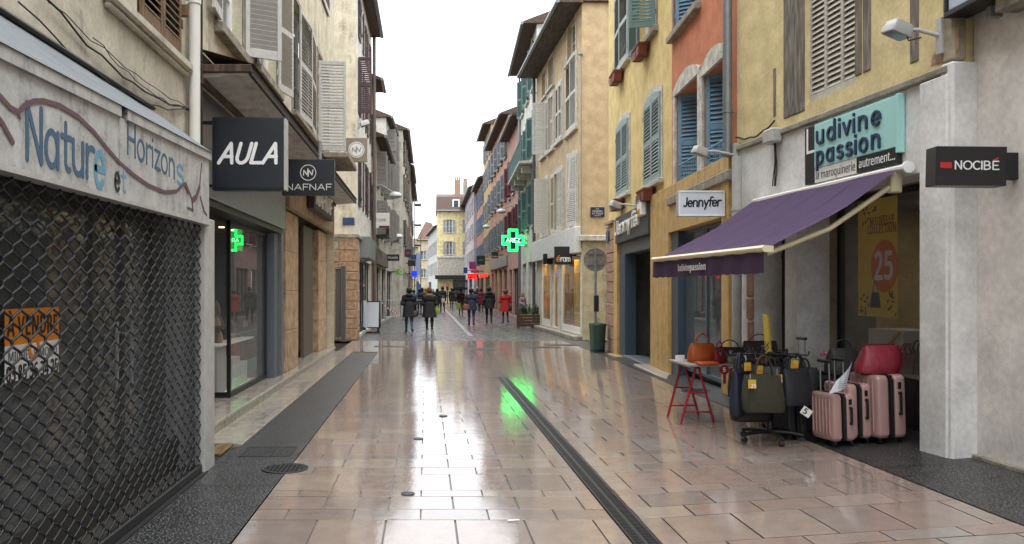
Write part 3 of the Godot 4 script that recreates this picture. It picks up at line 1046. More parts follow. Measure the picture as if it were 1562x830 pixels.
# ---------------------------------------------------------------- left: closed shop behind its grille
func left_shop_closed() -> void:
	var f := facade(-2.4, -12, -2.4, 8.6, true)
	var len := 20.600
	var root := thing("corner_house", "grimy beige house above the closed shop with the painted fascia", "building", f)
	var wm := plaster(Color("cbc3b0"))
	var w0 := [18.803, 19.937, 3.889, 4.592]
	w0[2] = 3.90; w0[3] = 5.85
	var shop := [0.5, 20.571 - 0.25, 0.0, 2.9]
	part("wall", wall_shape(len, 11.0, [w0, shop], 0.12), wm, root)
	shell(root, len, 11.0, 9.0, wm, 0.4)
	var brown := world_tex(mat(Color("8d6b45"), 0.7), T.grain, 1.5)
	pair(root, w0[0] + 0.02, w0[1] - 0.02, 3.92, 5.84, 0, 0, brown, true, 0.0, 0.004)
	var b := MB.new()
	b.bb(w0[0] - 0.75, w0[1] + 0.2, 3.80, 3.895, -0.1, 0.09, 0.02)
	b.bb(w0[0] - 0.72, w0[1] + 0.17, 3.755, 3.798, 0.002, 0.055, 0.015)
	part("window_sill", b, wm, root)
	b = MB.new()
	b.bb(w0[1], w0[1] + 0.05, 4.3, 4.42, 0.002, 0.09, 0.01)
	part("shutter_catch", b, brown, root)
	downpipe(root, 20.180, 0.1, 11.0, M.off_white, 0.055)
	b = MB.new()
	b.cyl(Vector3(len + 0.05, 0.2, 0.03), Vector3(len + 0.05, 11.0, 0.03), 0.012, 6)
	b.cyl(Vector3(20.287, 2.6, 0.025), Vector3(20.287, 11.0, 0.025), 0.014, 6)
	part("wall_cable", b, M.cable, root)
	# the loose cables slung across the wall
	var runs := [[17.068, 3.482, 20.242, 3.476, 0.16, 0.008], [16.762, 3.334, 20.264, 3.475, 0.2, 0.006], [17.137, 3.466, 20.264, 3.468, 0.06, 0.004], [17.825, 3.453, 20.219, 3.452, 0.1, 0.004]]
	for r in runs:
		var pts := PackedVector3Array()
		for k in 15:
			var t := k / 14.0
			pts.append(Vector3(lerpf(r[0], r[2], t), lerpf(r[1], r[3], t) - r[4] * 4.0 * t * (1 - t) + 0.012 * sin(k * 2.3 + r[0]), 0.03 + 0.01 * sin(k * 1.7)))
		var c := MB.new()
		c.tube(pts, r[5], 5)
		part("slung_cable", c, M.cable, root)

	# shop front inside the grille: glazing, door pulls and the sale notice
	var front := thing("storefront", "dark glazed shop front with white door pulls behind the black lattice grille", "shop front", f)
	var x1: float = shop[1]
	var dark := mat(Color("4a4842"), 0.5)
	b = MB.new()
	for x in [14.0, 17.637, 18.183, 18.878, 19.986]:
		b.bb(x - 0.035, x + 0.035, 0.1, 2.6, 0.06, 0.12, 0.005)
	b.bb(2.0, x1 + 0.1, 2.3, 2.4, 0.06, 0.115, 0.005)
	b.bb(2.0, x1 + 0.1, 0.02, 0.3, 0.05, 0.125, 0.005)
	part("frame", b, dark, front)
	var last := 2.0
	for x in [14.0, 17.637, 18.183, 18.878, 19.986]:
		pane_of(front, last, x, 0.3, 2.3, 0.09, M.shop_glass)
		last = x
	for u in [17.851, 18.138]:
		b = MB.new()
		b.cyl(Vector3(u, 0.95, 0.19), Vector3(u, 1.42, 0.19), 0.017, 8)
		b.cyl(Vector3(u, 1.05, 0.19), Vector3(u, 1.05, 0.1), 0.012, 6)
		b.cyl(Vector3(u, 1.32, 0.19), Vector3(u, 1.32, 0.1), 0.012, 6)
		part("door_pull", b, M.grey_paint, front)
	b = MB.new()
	b.bb(1.0, x1 + 0.2, 0.0, 0.02, -3.0, 0.3)
	b.bb(1.0, x1 + 0.2, 0.02, 2.9, -3.05, -3.0)
	b.bb(1.0, x1 + 0.2, 2.9, 2.95, -3.0, 0.1)
	b.bb(x1 + 0.15, x1 + 0.2, 0.02, 2.9, -3.0, -0.13)
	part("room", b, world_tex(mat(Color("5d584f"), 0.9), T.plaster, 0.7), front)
	# tall bits of old fittings seen through the glass
	for q in [[12.6, 0.5, 1.7], [15.4, 0.8, 2.1], [17.2, 0.45, 1.3], [18.2, 0.7, 2.0]]:
		b = MB.new()
		b.bb(q[0], q[0] + q[1], 0.02, q[2], -1.6, -1.2, 0.01)
		part("old_fitting", b, world_tex(mat(Color("7a7468"), 0.8), T.grain, 1.0), front)
	var note := thing("sale_notice", "orange and white for-sale notice with black phone number behind the grille", "notice", f)
	var nx0 := 16.420
	var nx1 := 17.067
	var ny0 := 1.144
	var ny1 := 1.544
	var nm := lerpf(ny0, ny1, 0.5)
	b = MB.new()
	b.bb(nx0, nx1, ny0, nm, 0.125, 0.128)
	part("white_field", b, M.white, note)
	b = MB.new()
	b.bb(nx0, nx1, nm, ny1, 0.125, 0.1285)
	part("orange_field", b, mat(Color("e0861a"), 0.6), note)
	print_text("À VENDRE", (ny1 - nm) * 0.55, M.black, note, Transform3D(Basis.IDENTITY, Vector3((nx0 + nx1) / 2, (nm + ny1) / 2, 0.1305)), (nx1 - nx0) * 0.94, true)
	print_text("MICHEL SIMOND", 0.05, mat(Color("55565a"), 0.6), note, Transform3D(Basis.IDENTITY, Vector3((nx0 + nx1) / 2, lerpf(ny0, nm, 0.68), 0.13)), (nx1 - nx0) * 0.9)
	print_text("03 85 36 34 25", 0.09, M.black, note, Transform3D(Basis.IDENTITY, Vector3((nx0 + nx1) / 2, lerpf(ny0, nm, 0.2), 0.13)), (nx1 - nx0) * 0.96, true)
	b = MB.new()
	b.tf = Transform3D(Basis.IDENTITY, Vector3((nx0 + nx1) / 2, nm - 0.03, 0.13))
	var ring := PackedVector2Array()
	for k in 20: ring.append(Vector2.from_angle(k * TAU / 20) * 0.055)
	b.stroke(ring, 0.03, 0.0, 0.002, true)
	part("ring_mark", b, mat(Color("e0861a"), 0.6), note)

	# the grille: bent rods hooked into one another
	var grille := thing("lattice_grille", "black lattice roller grille pulled down over the closed shop", "grille", f)
	var gm := mat(Color("35373a"), 0.35, 0.7)
	var gz := 0.37
	var rod := []
	for s in [1.0, -1.0]:
		var pts := PackedVector3Array()
		for k in 158:
			var ph := k / 8.0 * TAU
			var sw := sin(ph)
			pts.append(Vector3(s * 0.047 * signf(sw) * pow(absf(sw), 0.8), 0.07 + k * 0.117 / 8.0, 0.006 * s * cos(ph)))
		var c := MB.new()
		c.tube(pts, 0.0075, 5)
		rod.append(c.mesh())
	var x := 19.376 - 0.06
	var k := 0
	while x > 15.0:
		put("bent_rod", rod[k % 2], gm, grille, Transform3D(Basis.IDENTITY, Vector3(x, 0, gz)))
		x -= 0.088
		k += 1
	b = MB.new()
	b.bb(14.6, 19.398, 0.012, 0.085, gz - 0.02, gz + 0.02, 0.006)
	b.bb(14.6, 19.398, 0.001, 0.014, gz + 0.021, gz + 0.06)
	part("bottom_bar", b, M.iron, grille)
	b = MB.new()
	b.bb(19.355, 19.530, 0.0, 2.3, gz - 0.05, gz + 0.045, 0.005)
	b.bb(19.530, 19.666 + 0.03, 0.0, 2.3, gz - 0.37, gz + 0.043, 0.005)
	part("guide_post", b, M.pale_paint, grille)

	# fascia with the painted name and its sloping metal hood
	var fz := 0.435
	var sign := thing("painted_fascia", "dirty white shop fascia painted Nature et Horizons above the grille", "shop sign", f)
	var fm := bump(world_tex(mat(Color("c2c2bd"), 0.55), T.plaster, 0.5, T.stain, 0.5), T.ripple, 0.05)
	var xa := 13.8
	var xm0 := 17.237
	var xm1 := 17.340
	var xb := 19.421
	var bot := func(q: float) -> float: return lerpf(2.215, 2.262, (q - xa) / (xb - xa))
	var top := func(q: float) -> float: return lerpf(2.72, 2.89, (q - xa) / (xb - xa))
	for pr in [[xa, xm0], [xm0 + 0.002, xm1 - 0.002], [xm1, xb]]:
		var p := MB.new()
		p.prism(PackedVector2Array([Vector2(pr[0], bot.call(pr[0])), Vector2(pr[1], bot.call(pr[1])), Vector2(pr[1], top.call(pr[1]) - 0.07), Vector2(pr[0], top.call(pr[0]) - 0.07)]), fz - 0.05, fz if pr[1] - pr[0] > 0.2 else fz + 0.004)
		part("fascia_panel", p, fm, sign)
	for pr in [[xa, xm0], [xm1, xb]]:
		var p := MB.new()
		p.prism(PackedVector2Array([Vector2(pr[0], top.call(pr[0]) - 0.069), Vector2(pr[1], top.call(pr[1]) - 0.069), Vector2(pr[1], top.call(pr[1])), Vector2(pr[0], top.call(pr[0]))]), fz - 0.05, fz + 0.02)
		part("edge_strip", p, fm, sign)
	var p := MB.new()
	p.prism(PackedVector2Array([Vector2(xa, bot.call(xa) - 0.03), Vector2(xb, bot.call(xb) - 0.03), Vector2(xb, bot.call(xb)), Vector2(xa, bot.call(xa))]), fz - 0.09, fz + 0.012)
	part("bottom_lip", p, M.pale_paint, sign)
	p = MB.new()      # side cheek at the far end
	p.quad(Vector3(xb, bot.call(xb), fz), Vector3(xb, bot.call(xb), 0.0), Vector3(xb, 2.95, 0.0), Vector3(xb, 2.89, fz))
	part("end_cheek", p, fm, sign)
	var hood := MB.new()
	var wy0 := 3.18
	var hx := 19.126
	hood.quad(Vector3(xa, top.call(xa), fz + 0.03), Vector3(xb, top.call(xb), fz + 0.03), Vector3(hx, 3.22, 0.003), Vector3(xa, wy0, 0.003))
	hood.tri(Vector3(xb, top.call(xb), fz + 0.03), Vector3(xb + 0.02, 2.95, 0.003), Vector3(hx, 3.22, 0.003))
	hood.quad(Vector3(xa, top.call(xa) - 0.03, fz + 0.02), Vector3(xa, wy0 - 0.05, 0.003), Vector3(xb, 2.9, 0.003), Vector3(xb, top.call(xb) - 0.03, fz + 0.02))
	part("metal_hood", hood, bump(world_tex(mat(Color("73787c"), 0.6, 0.0), T.wear, 0.6, T.stain, 0.4), T.ripple, 0.05), sign)
	p = MB.new()
	p.tf = Transform3D(Basis.IDENTITY, Vector3.ZERO)
	p.tube(PackedVector3Array([Vector3(xa, wy0 + 0.01, 0.02), Vector3(hx + 0.03, 3.235, 0.02)]), 0.022, 5)
	part("flashing", p, M.black, sign)
	# the lettering, painted on the panels
	var ink := mat(Color("3c5a72"), 0.6)
	var pale_ink := mat(Color("5f8fa6"), 0.6)
	var fl := Transform3D(Basis.IDENTITY, Vector3(16.013, 2.283 + 0.012, fz + 0.001))
	letters("Natur", 0.182, ink, sign, fl, {"wide": 0.812, "pen": 0.19, "deep": 0.0015, "fall": 0.01})
	letters("e", 0.2, pale_ink, sign, Transform3D(Basis.IDENTITY, Vector3(16.854, 2.271, fz + 0.001)), {"wide": 0.138, "pen": 0.22, "deep": 0.0015})
	letters("Horizon", 0.138, ink, sign, Transform3D(Basis.IDENTITY, Vector3(17.375, 2.548, fz + 0.001)), {"wide": 1.022, "pen": 0.17, "deep": 0.0015, "fall": -0.03})
	letters("s", 0.15, pale_ink, sign, Transform3D(Basis.IDENTITY, Vector3(18.447, 2.491, fz + 0.001)), {"wide": 0.174, "pen": 0.2, "deep": 0.0015})
	letters("e", 0.11, M.black, sign, Transform3D(Basis.IDENTITY, Vector3(17.160, 2.283, fz + 0.0048)), {"wide": 0.080, "pen": 0.2, "deep": 0.0015})
	letters("t", 0.1, pale_ink, sign, Transform3D(Basis.IDENTITY, Vector3(17.271, 2.285, fz + 0.0048)), {"wide": 0.069, "pen": 0.2, "deep": 0.0015})
	var plum := mat(Color("5d434a"), 0.6)
	p = MB.new()
	var curve := PackedVector2Array([Vector2(15.612, 2.586), Vector2(15.779, 2.539), Vector2(15.862, 2.509), Vector2(15.936, 2.503), Vector2(16.000, 2.549), Vector2(16.094, 2.593), Vector2(16.206, 2.619), Vector2(16.386, 2.636), Vector2(16.617, 2.625), Vector2(16.835, 2.582), Vector2(17.033, 2.520), Vector2(17.248, 2.460), Vector2(17.507, 2.417), Vector2(17.793, 2.387), Vector2(18.141, 2.382), Vector2(18.430, 2.422), Vector2(18.639, 2.510), Vector2(18.767, 2.451)])
	p.tf = Transform3D(Basis.IDENTITY, Vector3(0, 0, fz + 0.005))
	p.stroke(curve, 0.028, 0.0, 0.001)
	p.stroke(PackedVector2Array([Vector2(15.936, 2.503), Vector2(15.955, 2.479)]), 0.02, 0.0, 0.0014)
	p.stroke(PackedVector2Array([Vector2(15.666, 2.477), Vector2(15.791, 2.420), Vector2(15.886, 2.350)]), 0.03, 0.0, 0.0018)
	part("painted_line", p, plum, sign)
	# the little leaping figure at the end of the line
	p = MB.new()
	p.tf = Transform3D(Basis.IDENTITY, Vector3(0, 0, fz + 0.002))
	var pt := func(u: float, v: float) -> Vector2: return Vector2(u, v)
	for st in [[18.693, 2.523, 18.842, 2.427, 0.022], [19.161, 2.750, 19.099, 2.542, 0.018], [19.099, 2.542, 18.998, 2.445, 0.05], [18.998, 2.445, 18.900, 2.406, 0.05], [18.861, 2.413, 18.900, 2.323, 0.03], [18.900, 2.318, 18.748, 2.325, 0.02], [19.120, 2.459, 19.246, 2.346, 0.022], [19.246, 2.346, 19.332, 2.319, 0.018]]:
		p.stroke(PackedVector2Array([pt.call(st[0], st[1]), pt.call(st[2], st[3])]), st[4], 0.0, 0.001 + rng.randf() * 0.0015)
	part("painted_figure", p, plum, sign)

# ---------------------------------------------------------------- left: cream house with two fashion shops
func left_fashion_house() -> void:
	var f := facade(-2.4, 8.6, -2.4, 21.4, true)
	var len := 12.800
	var root := thing("cream_house", "cream rendered house with white louvred shutters over two fashion shops", "building", f)
	var wm := plaster(Color("d9d0b6"))
	var h1 := [0.804, 2.076, 4.70, 6.75]
	var h2 := [2.983, 4.500, 4.82, 6.85]
	var h3 := [6.106, 9.047, 4.86, 6.95]
	var h4 := [9.472, 11.400, 4.86, 6.9]
	var up := []
	for h in [h1, h2, h3, h4]: up.append([h[0], h[1], 8.3, 10.2])
	var shop := [0.02, len - 0.02, 0.0, 3.86]
	part("wall", wall_shape(len, 12.4, [h1, h2, h3, h4, shop] + up, 0.2), wm, root)
	shell(root, len, 12.4, 10.0, wm, 0.5)
	var sh := world_tex(mat(Color("c6c5bf"), 0.6), T.wear, 1.3)
	for h in [h1, h2, h3, h4]: casement(root, h[0], h[1], h[2], h[3], -0.16, M.white, 2, 3)
	for h in [h1, h2, h4]: surround(root, h[0], h[1], h[2], h[3], M.trim, 0.1, 0.02, 0.0, 0.13)
	surround(root, h3[0], h3[1], h3[2], h3[3], M.trim, 0.1, 0.02, 0.0, 0.1)
	leaf(root, Vector3(h1[1] + 0.08, 4.72, 0.03), 0.5, 2.02, -1, 120, sh)
	leaf(root, Vector3(h1[0], 4.72, 0.07), 0.5, 2.02, 1, 176, sh)
	leaf(root, Vector3(h2[1], 4.84, 0.06), 0.56, 2.0, -1, 166, sh)
	leaf(root, Vector3(h2[0], 4.84, 0.06), 0.5, 2.0, 1, 172, sh)
	pair(root, 6.785, 8.944, 4.9, 6.95, 4, 3, sh)
	leaf(root, Vector3(9.472, 4.72, 0.03), 0.6, 1.98, 1, 84, sh)
	for h in up: pair(root, h[0], h[1], h[2], h[3], 0, 0, sh)
	var b := MB.new()
	b.bb(9.472 - 0.1, 11.400 + 0.1, 4.55, 4.68, -0.05, 0.7, 0.02)
	part("ledge", b, M.trim, root)
	# weathered hood over both shops
	var hood := thing("shop_hood", "long weathered board hood jutting over the two fashion shops", "canopy", f)
	b = MB.new()
	b.tf = Transform3D(Basis(Vector3(0, 0, 1), Vector3(0, 1, 0), Vector3(-1, 0, 0)), Vector3.ZERO)
	b.prism(PackedVector2Array([Vector2(0.002, 3.9), Vector2(0.52, 3.94), Vector2(0.52, 3.99), Vector2(0.002, 3.96)]), -len - 0.3, -0.1)
	part("soffit", b, world_tex(mat(Color("d2cdc3"), 0.8), T.plaster, 0.5, T.stain, 0.3), hood)
	b = MB.new()
	b.bb(0.08, len + 0.3, 3.92, 4.03, 0.521, 0.555, 0.006)
	part("edge_board", b, world_tex(mat(Color("4d463e"), 0.8), T.grain, 0.8), hood)
	b = MB.new()
	b.bb(0.04, 0.1, 3.95, 4.03, 0.003, 0.555, 0.006)
	b.bb(0.02, len, 3.82, 3.9, 0.004, 0.05, 0.006)
	part("end_board", b, world_tex(mat(Color("6f5646"), 0.8), T.grain, 0.8), hood)
	b = MB.new()
	b.quad(Vector3(0.05, 4.035, 0.58), Vector3(len + 0.3, 4.035, 0.58), Vector3(len + 0.3, 4.2, 0.004), Vector3(0.05, 4.2, 0.004))
	part("roof_sheet", b, M.roof, hood)

	# ----- accessories shop
	var shop1 := thing("accessories_storefront", "grey metal shop front with a lit glass display case of accessories", "shop front", f)
	var steel := world_tex(mat(Color("7f8388"), 0.3, 0.5), T.wear, 0.7)
	var zg := -0.35
	var d0 := 2.820
	var d1 := 5.374
	b = MB.new()
	b.bb(0.05, d1 + 0.35, 2.70, 3.86, -0.14, -0.06, 0.006)
	part("metal_fascia", b, steel, shop1)
	b = MB.new()
	b.bb(0.05, d1 + 0.3, 2.62, 2.695, -0.5, -0.1, 0.004)
	part("head_trim", b, M.black, shop1)
	b = MB.new()
	b.bb(0.0, 0.28, 0.0, 2.7, -0.6, -0.1, 0.006)
	part("end_post", b, steel, shop1)
	b = MB.new()
	b.bb(d1 + 0.05, d1 + 0.42, 0.145, 2.72, -0.42, -0.2, 0.008)
	part("blue_post", b, mat(Color("656d76"), 0.4, 0.2), shop1)
	b = MB.new()
	b.bb(d1 + 0.42, d1 + 0.62, 0.145, 3.3, -0.36, -0.14, 0.008)
	part("steel_edge", b, M.zinc, shop1)
	# display case
	b = MB.new()
	b.bb(d0 - 0.02, d1, 0.145, 0.22, zg - 0.03, zg + 0.03)
	b.bb(d0 - 0.02, d1, 2.55, 2.62, zg - 0.03, zg + 0.03)
	b.bb(d0 - 0.02, d0 + 0.025, 0.22, 2.55, zg - 0.025, zg + 0.025)
	b.bb(d1 - 0.09, d1, 0.22, 2.55, zg - 0.03, zg + 0.03)
	b.bb(d0 - 0.02, d0 + 0.02, 0.145, 0.22, zg - 1.2, zg - 0.03)
	part("case_frame", b, M.black, shop1)
	pane_of(shop1, d0 + 0.02, d1 - 0.08, 0.22, 2.55, zg, M.shop_glass)
	var side := MB.new()
	side.quad(Vector3(d0, 0.22, zg - 1.2), Vector3(d0, 0.22, zg), Vector3(d0, 2.55, zg), Vector3(d0, 2.55, zg - 1.2))
	part("side_pane", side, M.shop_glass, shop1)
	b = MB.new()
	b.bb(-0.3, d1 + 0.5, 0.1, 0.142, -5.0, -1.05)
	b.bb(-0.3, d1 + 0.5, 2.62, 2.7, -5.0, -0.5)
	b.bb(-0.3, d1 + 0.5, 0.142, 2.62, -5.05, -5.0)
	b.bb(d1 + 0.02, d1 + 0.04, 0.142, 2.62, -5.0, -0.4)
	b.bb(-0.3, -0.25, 0.142, 2.62, -5.0, -0.6)
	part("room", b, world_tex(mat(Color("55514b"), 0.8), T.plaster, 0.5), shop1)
	for q in [[d0 + 0.12, 0.55, 0.85, -0.75], [d0 + 0.85, 0.5, 0.62, -0.7], [d0 + 1.5, 0.45, 0.5, -0.72], [d0 + 0.15, 0.6, 1.1, -1.5]]:
		b = MB.new()
		b.bb(q[0], q[0] + q[1], 0.142, q[2], q[3] - 0.4, q[3] + 0.2, 0.006)
		part("plinth", b, mat(Color("a3a19c"), 0.5), shop1)
	b = MB.new()
	b.bb(d0 + 0.04, d1 - 0.1, 0.142, 0.16, -1.1, zg - 0.04)
	part("case_floor", b, M.off_white, shop1)
	var goods := [Color("3a2a20"), Color("6b4a30"), Color("201d1c"), Color("8a7660"), Color("51402f"), Color("2b2b30")]
	for k in 26:      # bags, scarves and boxes crowded in the case
		var xx := d0 + 0.12 + rng.randf() * (d1 - d0 - 0.3)
		var sz := rng.randf_range(0.08, 0.2)
		var yy := 0.86 + rng.randf() * 0.5 if xx < d0 + 0.7 else 0.62 + rng.randf() * 0.45
		b = MB.new()
		b.loft([[0, 0, 0, sz * 0.5, sz * 0.3], [sz * 0.3, 0, 0, sz * 0.56, sz * 0.34], [sz * 0.9, 0.01, 0, sz * 0.4, sz * 0.2], [sz * 1.2, 0, 0, sz * 0.12, sz * 0.08]], 9, 2.4)
		part("accessory", b, mat(goods[k % 6], 0.5), shop1, Transform3D(Basis(Vector3.UP, rng.randf() * TAU), Vector3(xx, yy, -0.6 - rng.randf() * 0.35)))
	b = MB.new()
	b.bb(d0 + 0.1, d1 - 0.15, 0.84, 0.86, -1.0, -0.5)
	part("glass_shelf", b, M.off_white, shop1)
	b = MB.new()
	b.bb(d0 - 0.35, d0 - 0.02, 1.62, 1.78, -0.9, -0.89)
	b.bb(d0 + 0.01, d0 + 0.02, 1.62, 1.8, -0.95, -0.7)
	part("teal_card", b, mat(Color("3f8fa6"), 0.6), shop1)
	for q in [[d0 - 1.2, -1.0], [d0 - 0.2, -1.2], [d0 + 0.5, -0.75], [d0 + 1.2, -0.75], [d0 + 1.8, -0.75], [d0 - 0.6, -2.2]]:
		b = MB.new()
		b.cyl(Vector3(q[0], 2.605, q[1]), Vector3(q[0], 2.618, q[1]), 0.045, 10)
		part("spot_lamp", b, glow(Color(1.0, 0.9, 0.75), 1.6), shop1)
	var ll := SpotLight3D.new()
	ll.name = "display_spot"
	ll.light_energy = 0.08
	ll.light_color = Color(1.0, 0.88, 0.72)
	ll.light_size = 0.1
	ll.spot_range = 9.0
	ll.spot_angle = 70.0
	ll.spot_attenuation = 2.0
	ll.shadow_enabled = true
	ll.rotation_degrees = Vector3(-90, 0, 0)
	ll.position = Vector3(d0 + 0.5, 2.58, -0.75)
	shop1.add_child(ll)

	# ----- clothes shop with sandstone pillars
	var shop2 := thing("clothes_storefront", "stone shop front of two tan sandstone pillars and dark glass doors", "shop front", f)
	var lint := world_tex(mat(Color("b79f80"), 0.75), T.stone, 0.6, T.stain, 0.3)
	b = MB.new()
	b.bb(d1 + 0.63, len - 0.04, 3.12, 3.86, -0.14, -0.02, 0.01)
	part("lintel", b, lint, shop2)
	var p1a := 6.295
	var p1b := 7.746
	var p2a := 11.217
	var p2b := len - 0.05
	for pr in [[p1a, p1b], [p2a, p2b]]:
		var pil := Node3D.new()
		adopt(pil, "pillar", shop2)
		var y := 0.145
		while y < 3.1:
			var y1 := minf(y + 0.74, 3.118)
			var c := MB.new()
			c.bb(pr[0], pr[1], y, y1 - 0.004, -0.65, -0.15 if pr[0] < p2a else -0.2, 0.012)
			part("stone_block", c, M.sandstone, pil)
			y = y1
	b = MB.new()
	b.bb(d1 + 0.63, p1a - 0.1, 0.145, 3.1, -0.5, -0.3, 0.008)
	part("timber_panel", b, world_tex(mat(Color("b99a5e"), 0.6), T.grain, 0.7), shop2)
	shop_glazing(shop2, p1b + 0.02, p2a - 0.02, 0.15, 3.1, -0.55, M.black, 3)
	b = MB.new()
	b.bb(9.582, 11.053, 0.145, 3.1, -0.4, -0.32, 0.01)
	part("dark_panel", b, mat(Color("5a5148"), 0.5), shop2)
	b = MB.new()
	b.bb(p1a - 0.1, len, 0.1, 0.142, -4.0, -0.56)
	b.bb(d1 + 0.6, len, 0.142, 3.1, -4.05, -4.0)
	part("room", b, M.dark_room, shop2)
	var name2 := thing("wall_sign", "dark timber sign with white raised letters under the hood above the pillars", "shop sign", f)
	b = MB.new()
	b.bb(7.975, 11.268, 3.3, 3.8, 0.0, 0.14, 0.01)
	part("board", b, world_tex(mat(Color("4b3527"), 0.6), T.grain, 1.0), name2)
	letters("NAFNAF", 0.22, M.white, name2, Transform3D(Basis.IDENTITY, Vector3(8.067 + 0.1, 3.42, 0.141)), {"wide": 3.070 - 0.3, "pen": 0.22, "deep": 0.03, "each": true})

	# ----- flag signs
	var aula := thing("square_sign", "square black AULA sign hanging square to the left wall", "shop sign", at(-1.940, 3.139, 8.95))
	var hw := 0.401
	b = MB.new()
	b.bb(-hw, hw, -hw, hw, -0.14, -0.012, 0.006)
	part("box", b, mat(Color("232830"), 0.35), aula)
	b = MB.new()
	b.bb(-hw + 0.02, hw - 0.02, -hw + 0.02, hw - 0.02, -0.0118, 0.0, 0.004)
	part("face", b, world_tex(mat(Color("20262f"), 0.3), T.wear, 1.0), aula)
	b = MB.new()
	b.bb(hw - 0.018, hw + 0.012, -hw, hw - 0.02, -0.13, -0.005, 0.003)
	part("edge_trim", b, M.pale_paint, aula)
	letters("AULA", 0.142, M.white, aula, Transform3D(Basis.IDENTITY, Vector3(-0.33, -0.105, 0.001)), {"wide": 0.63, "pen": 0.26, "slant": 0.28, "deep": 0.004})
	b = MB.new()
	b.bb(-hw - 0.2, -hw, hw - 0.07, hw - 0.035, -0.09, -0.055)
	part("bracket", b, M.black, aula)
	b = MB.new()
	b.bb(-hw - 0.2, -hw, -hw + 0.04, -hw + 0.07, -0.09, -0.055)
	part("bracket", b, M.black, aula)

	var naf := thing("oblong_sign", "black NAFNAF sign with round emblem hanging behind the square one", "shop sign", at(-1.771, 3.338, 12.3))
	hw = 0.394
	var hh := 0.271
	b = MB.new()
	b.bb(-hw, hw, -hh, hh, -0.1, 0.0, 0.006)
	part("box", b, mat(Color("1d2026"), 0.35), naf)
	letters("NAFNAF", 0.058, M.off_white, naf, Transform3D(Basis.IDENTITY, Vector3(-0.335, -0.19, 0.001)), {"wide": 0.68, "pen": 0.2, "deep": 0.003})
	emblem(naf, Vector3(0, 0.07, 0.001), 0.115, M.off_white)
	b = MB.new()
	b.cyl(Vector3(0.17, hh, -0.05), Vector3(0.17, hh + 0.28, -0.05), 0.03, 8)
	part("hanger", b, M.grey_paint, naf)

	var disc := thing("round_emblem_sign", "taupe square flag sign with white round emblem above the hood's far end", "shop sign", at(-1.754, 5.134, 20.4))
	b = MB.new()
	b.bb(-0.285, 0.285, -0.3, 0.3, -0.1, 0.0, 0.006)
	part("box", b, mat(Color("8d8271"), 0.45), disc)
	b = MB.new()
	b.tf = Transform3D(Basis(Vector3.RIGHT, PI / 2), Vector3(0.02, 0, 0.0))
	b.loft([[0.0, 0, 0, 0.2, 0.2], [0.012, 0, 0, 0.2, 0.2]], 24)
	part("disc", b, M.white, disc)
	emblem(disc, Vector3(0.02, 0, 0.0125), 0.17, mat(Color("9b9284"), 0.5))
	b = MB.new()
	b.bb(-0.7, -0.285, -0.17, -0.13, -0.07, -0.03)
	part("bracket", b, M.black, disc)

func emblem(root: Node3D, c: Vector3, r: float, m: Material) -> void:
	var b := MB.new()
	b.tf = Transform3D(Basis.IDENTITY, c)
	var ring := PackedVector2Array()
	for k in 28: ring.append(Vector2.from_angle(k * TAU / 28) * r)
	b.stroke(ring, r * 0.1, 0.0, 0.003, true)
	var q := 0
	for n in [[-0.62, -0.32], [-0.62, 0.3], [-0.1, -0.32], [-0.1, 0.32], [0.08, -0.32], [0.08, 0.32], [0.6, -0.32], [0.6, 0.32]]:
		q += 1
	for n in [[-0.62, -0.34, -0.55, 0.3], [-0.55, 0.3, -0.14, -0.3], [-0.14, -0.3, -0.02, 0.5], [-0.02, -0.5, 0.1, 0.3], [0.1, 0.3, 0.5, -0.3], [0.5, -0.3, 0.62, 0.34]]:
		q += 1
		b.stroke(PackedVector2Array([Vector2(n[0], n[1]) * r, Vector2(n[2], n[3]) * r]), r * 0.13, 0.0, 0.003 + q * 0.0003)
	part("emblem", b, m, root)

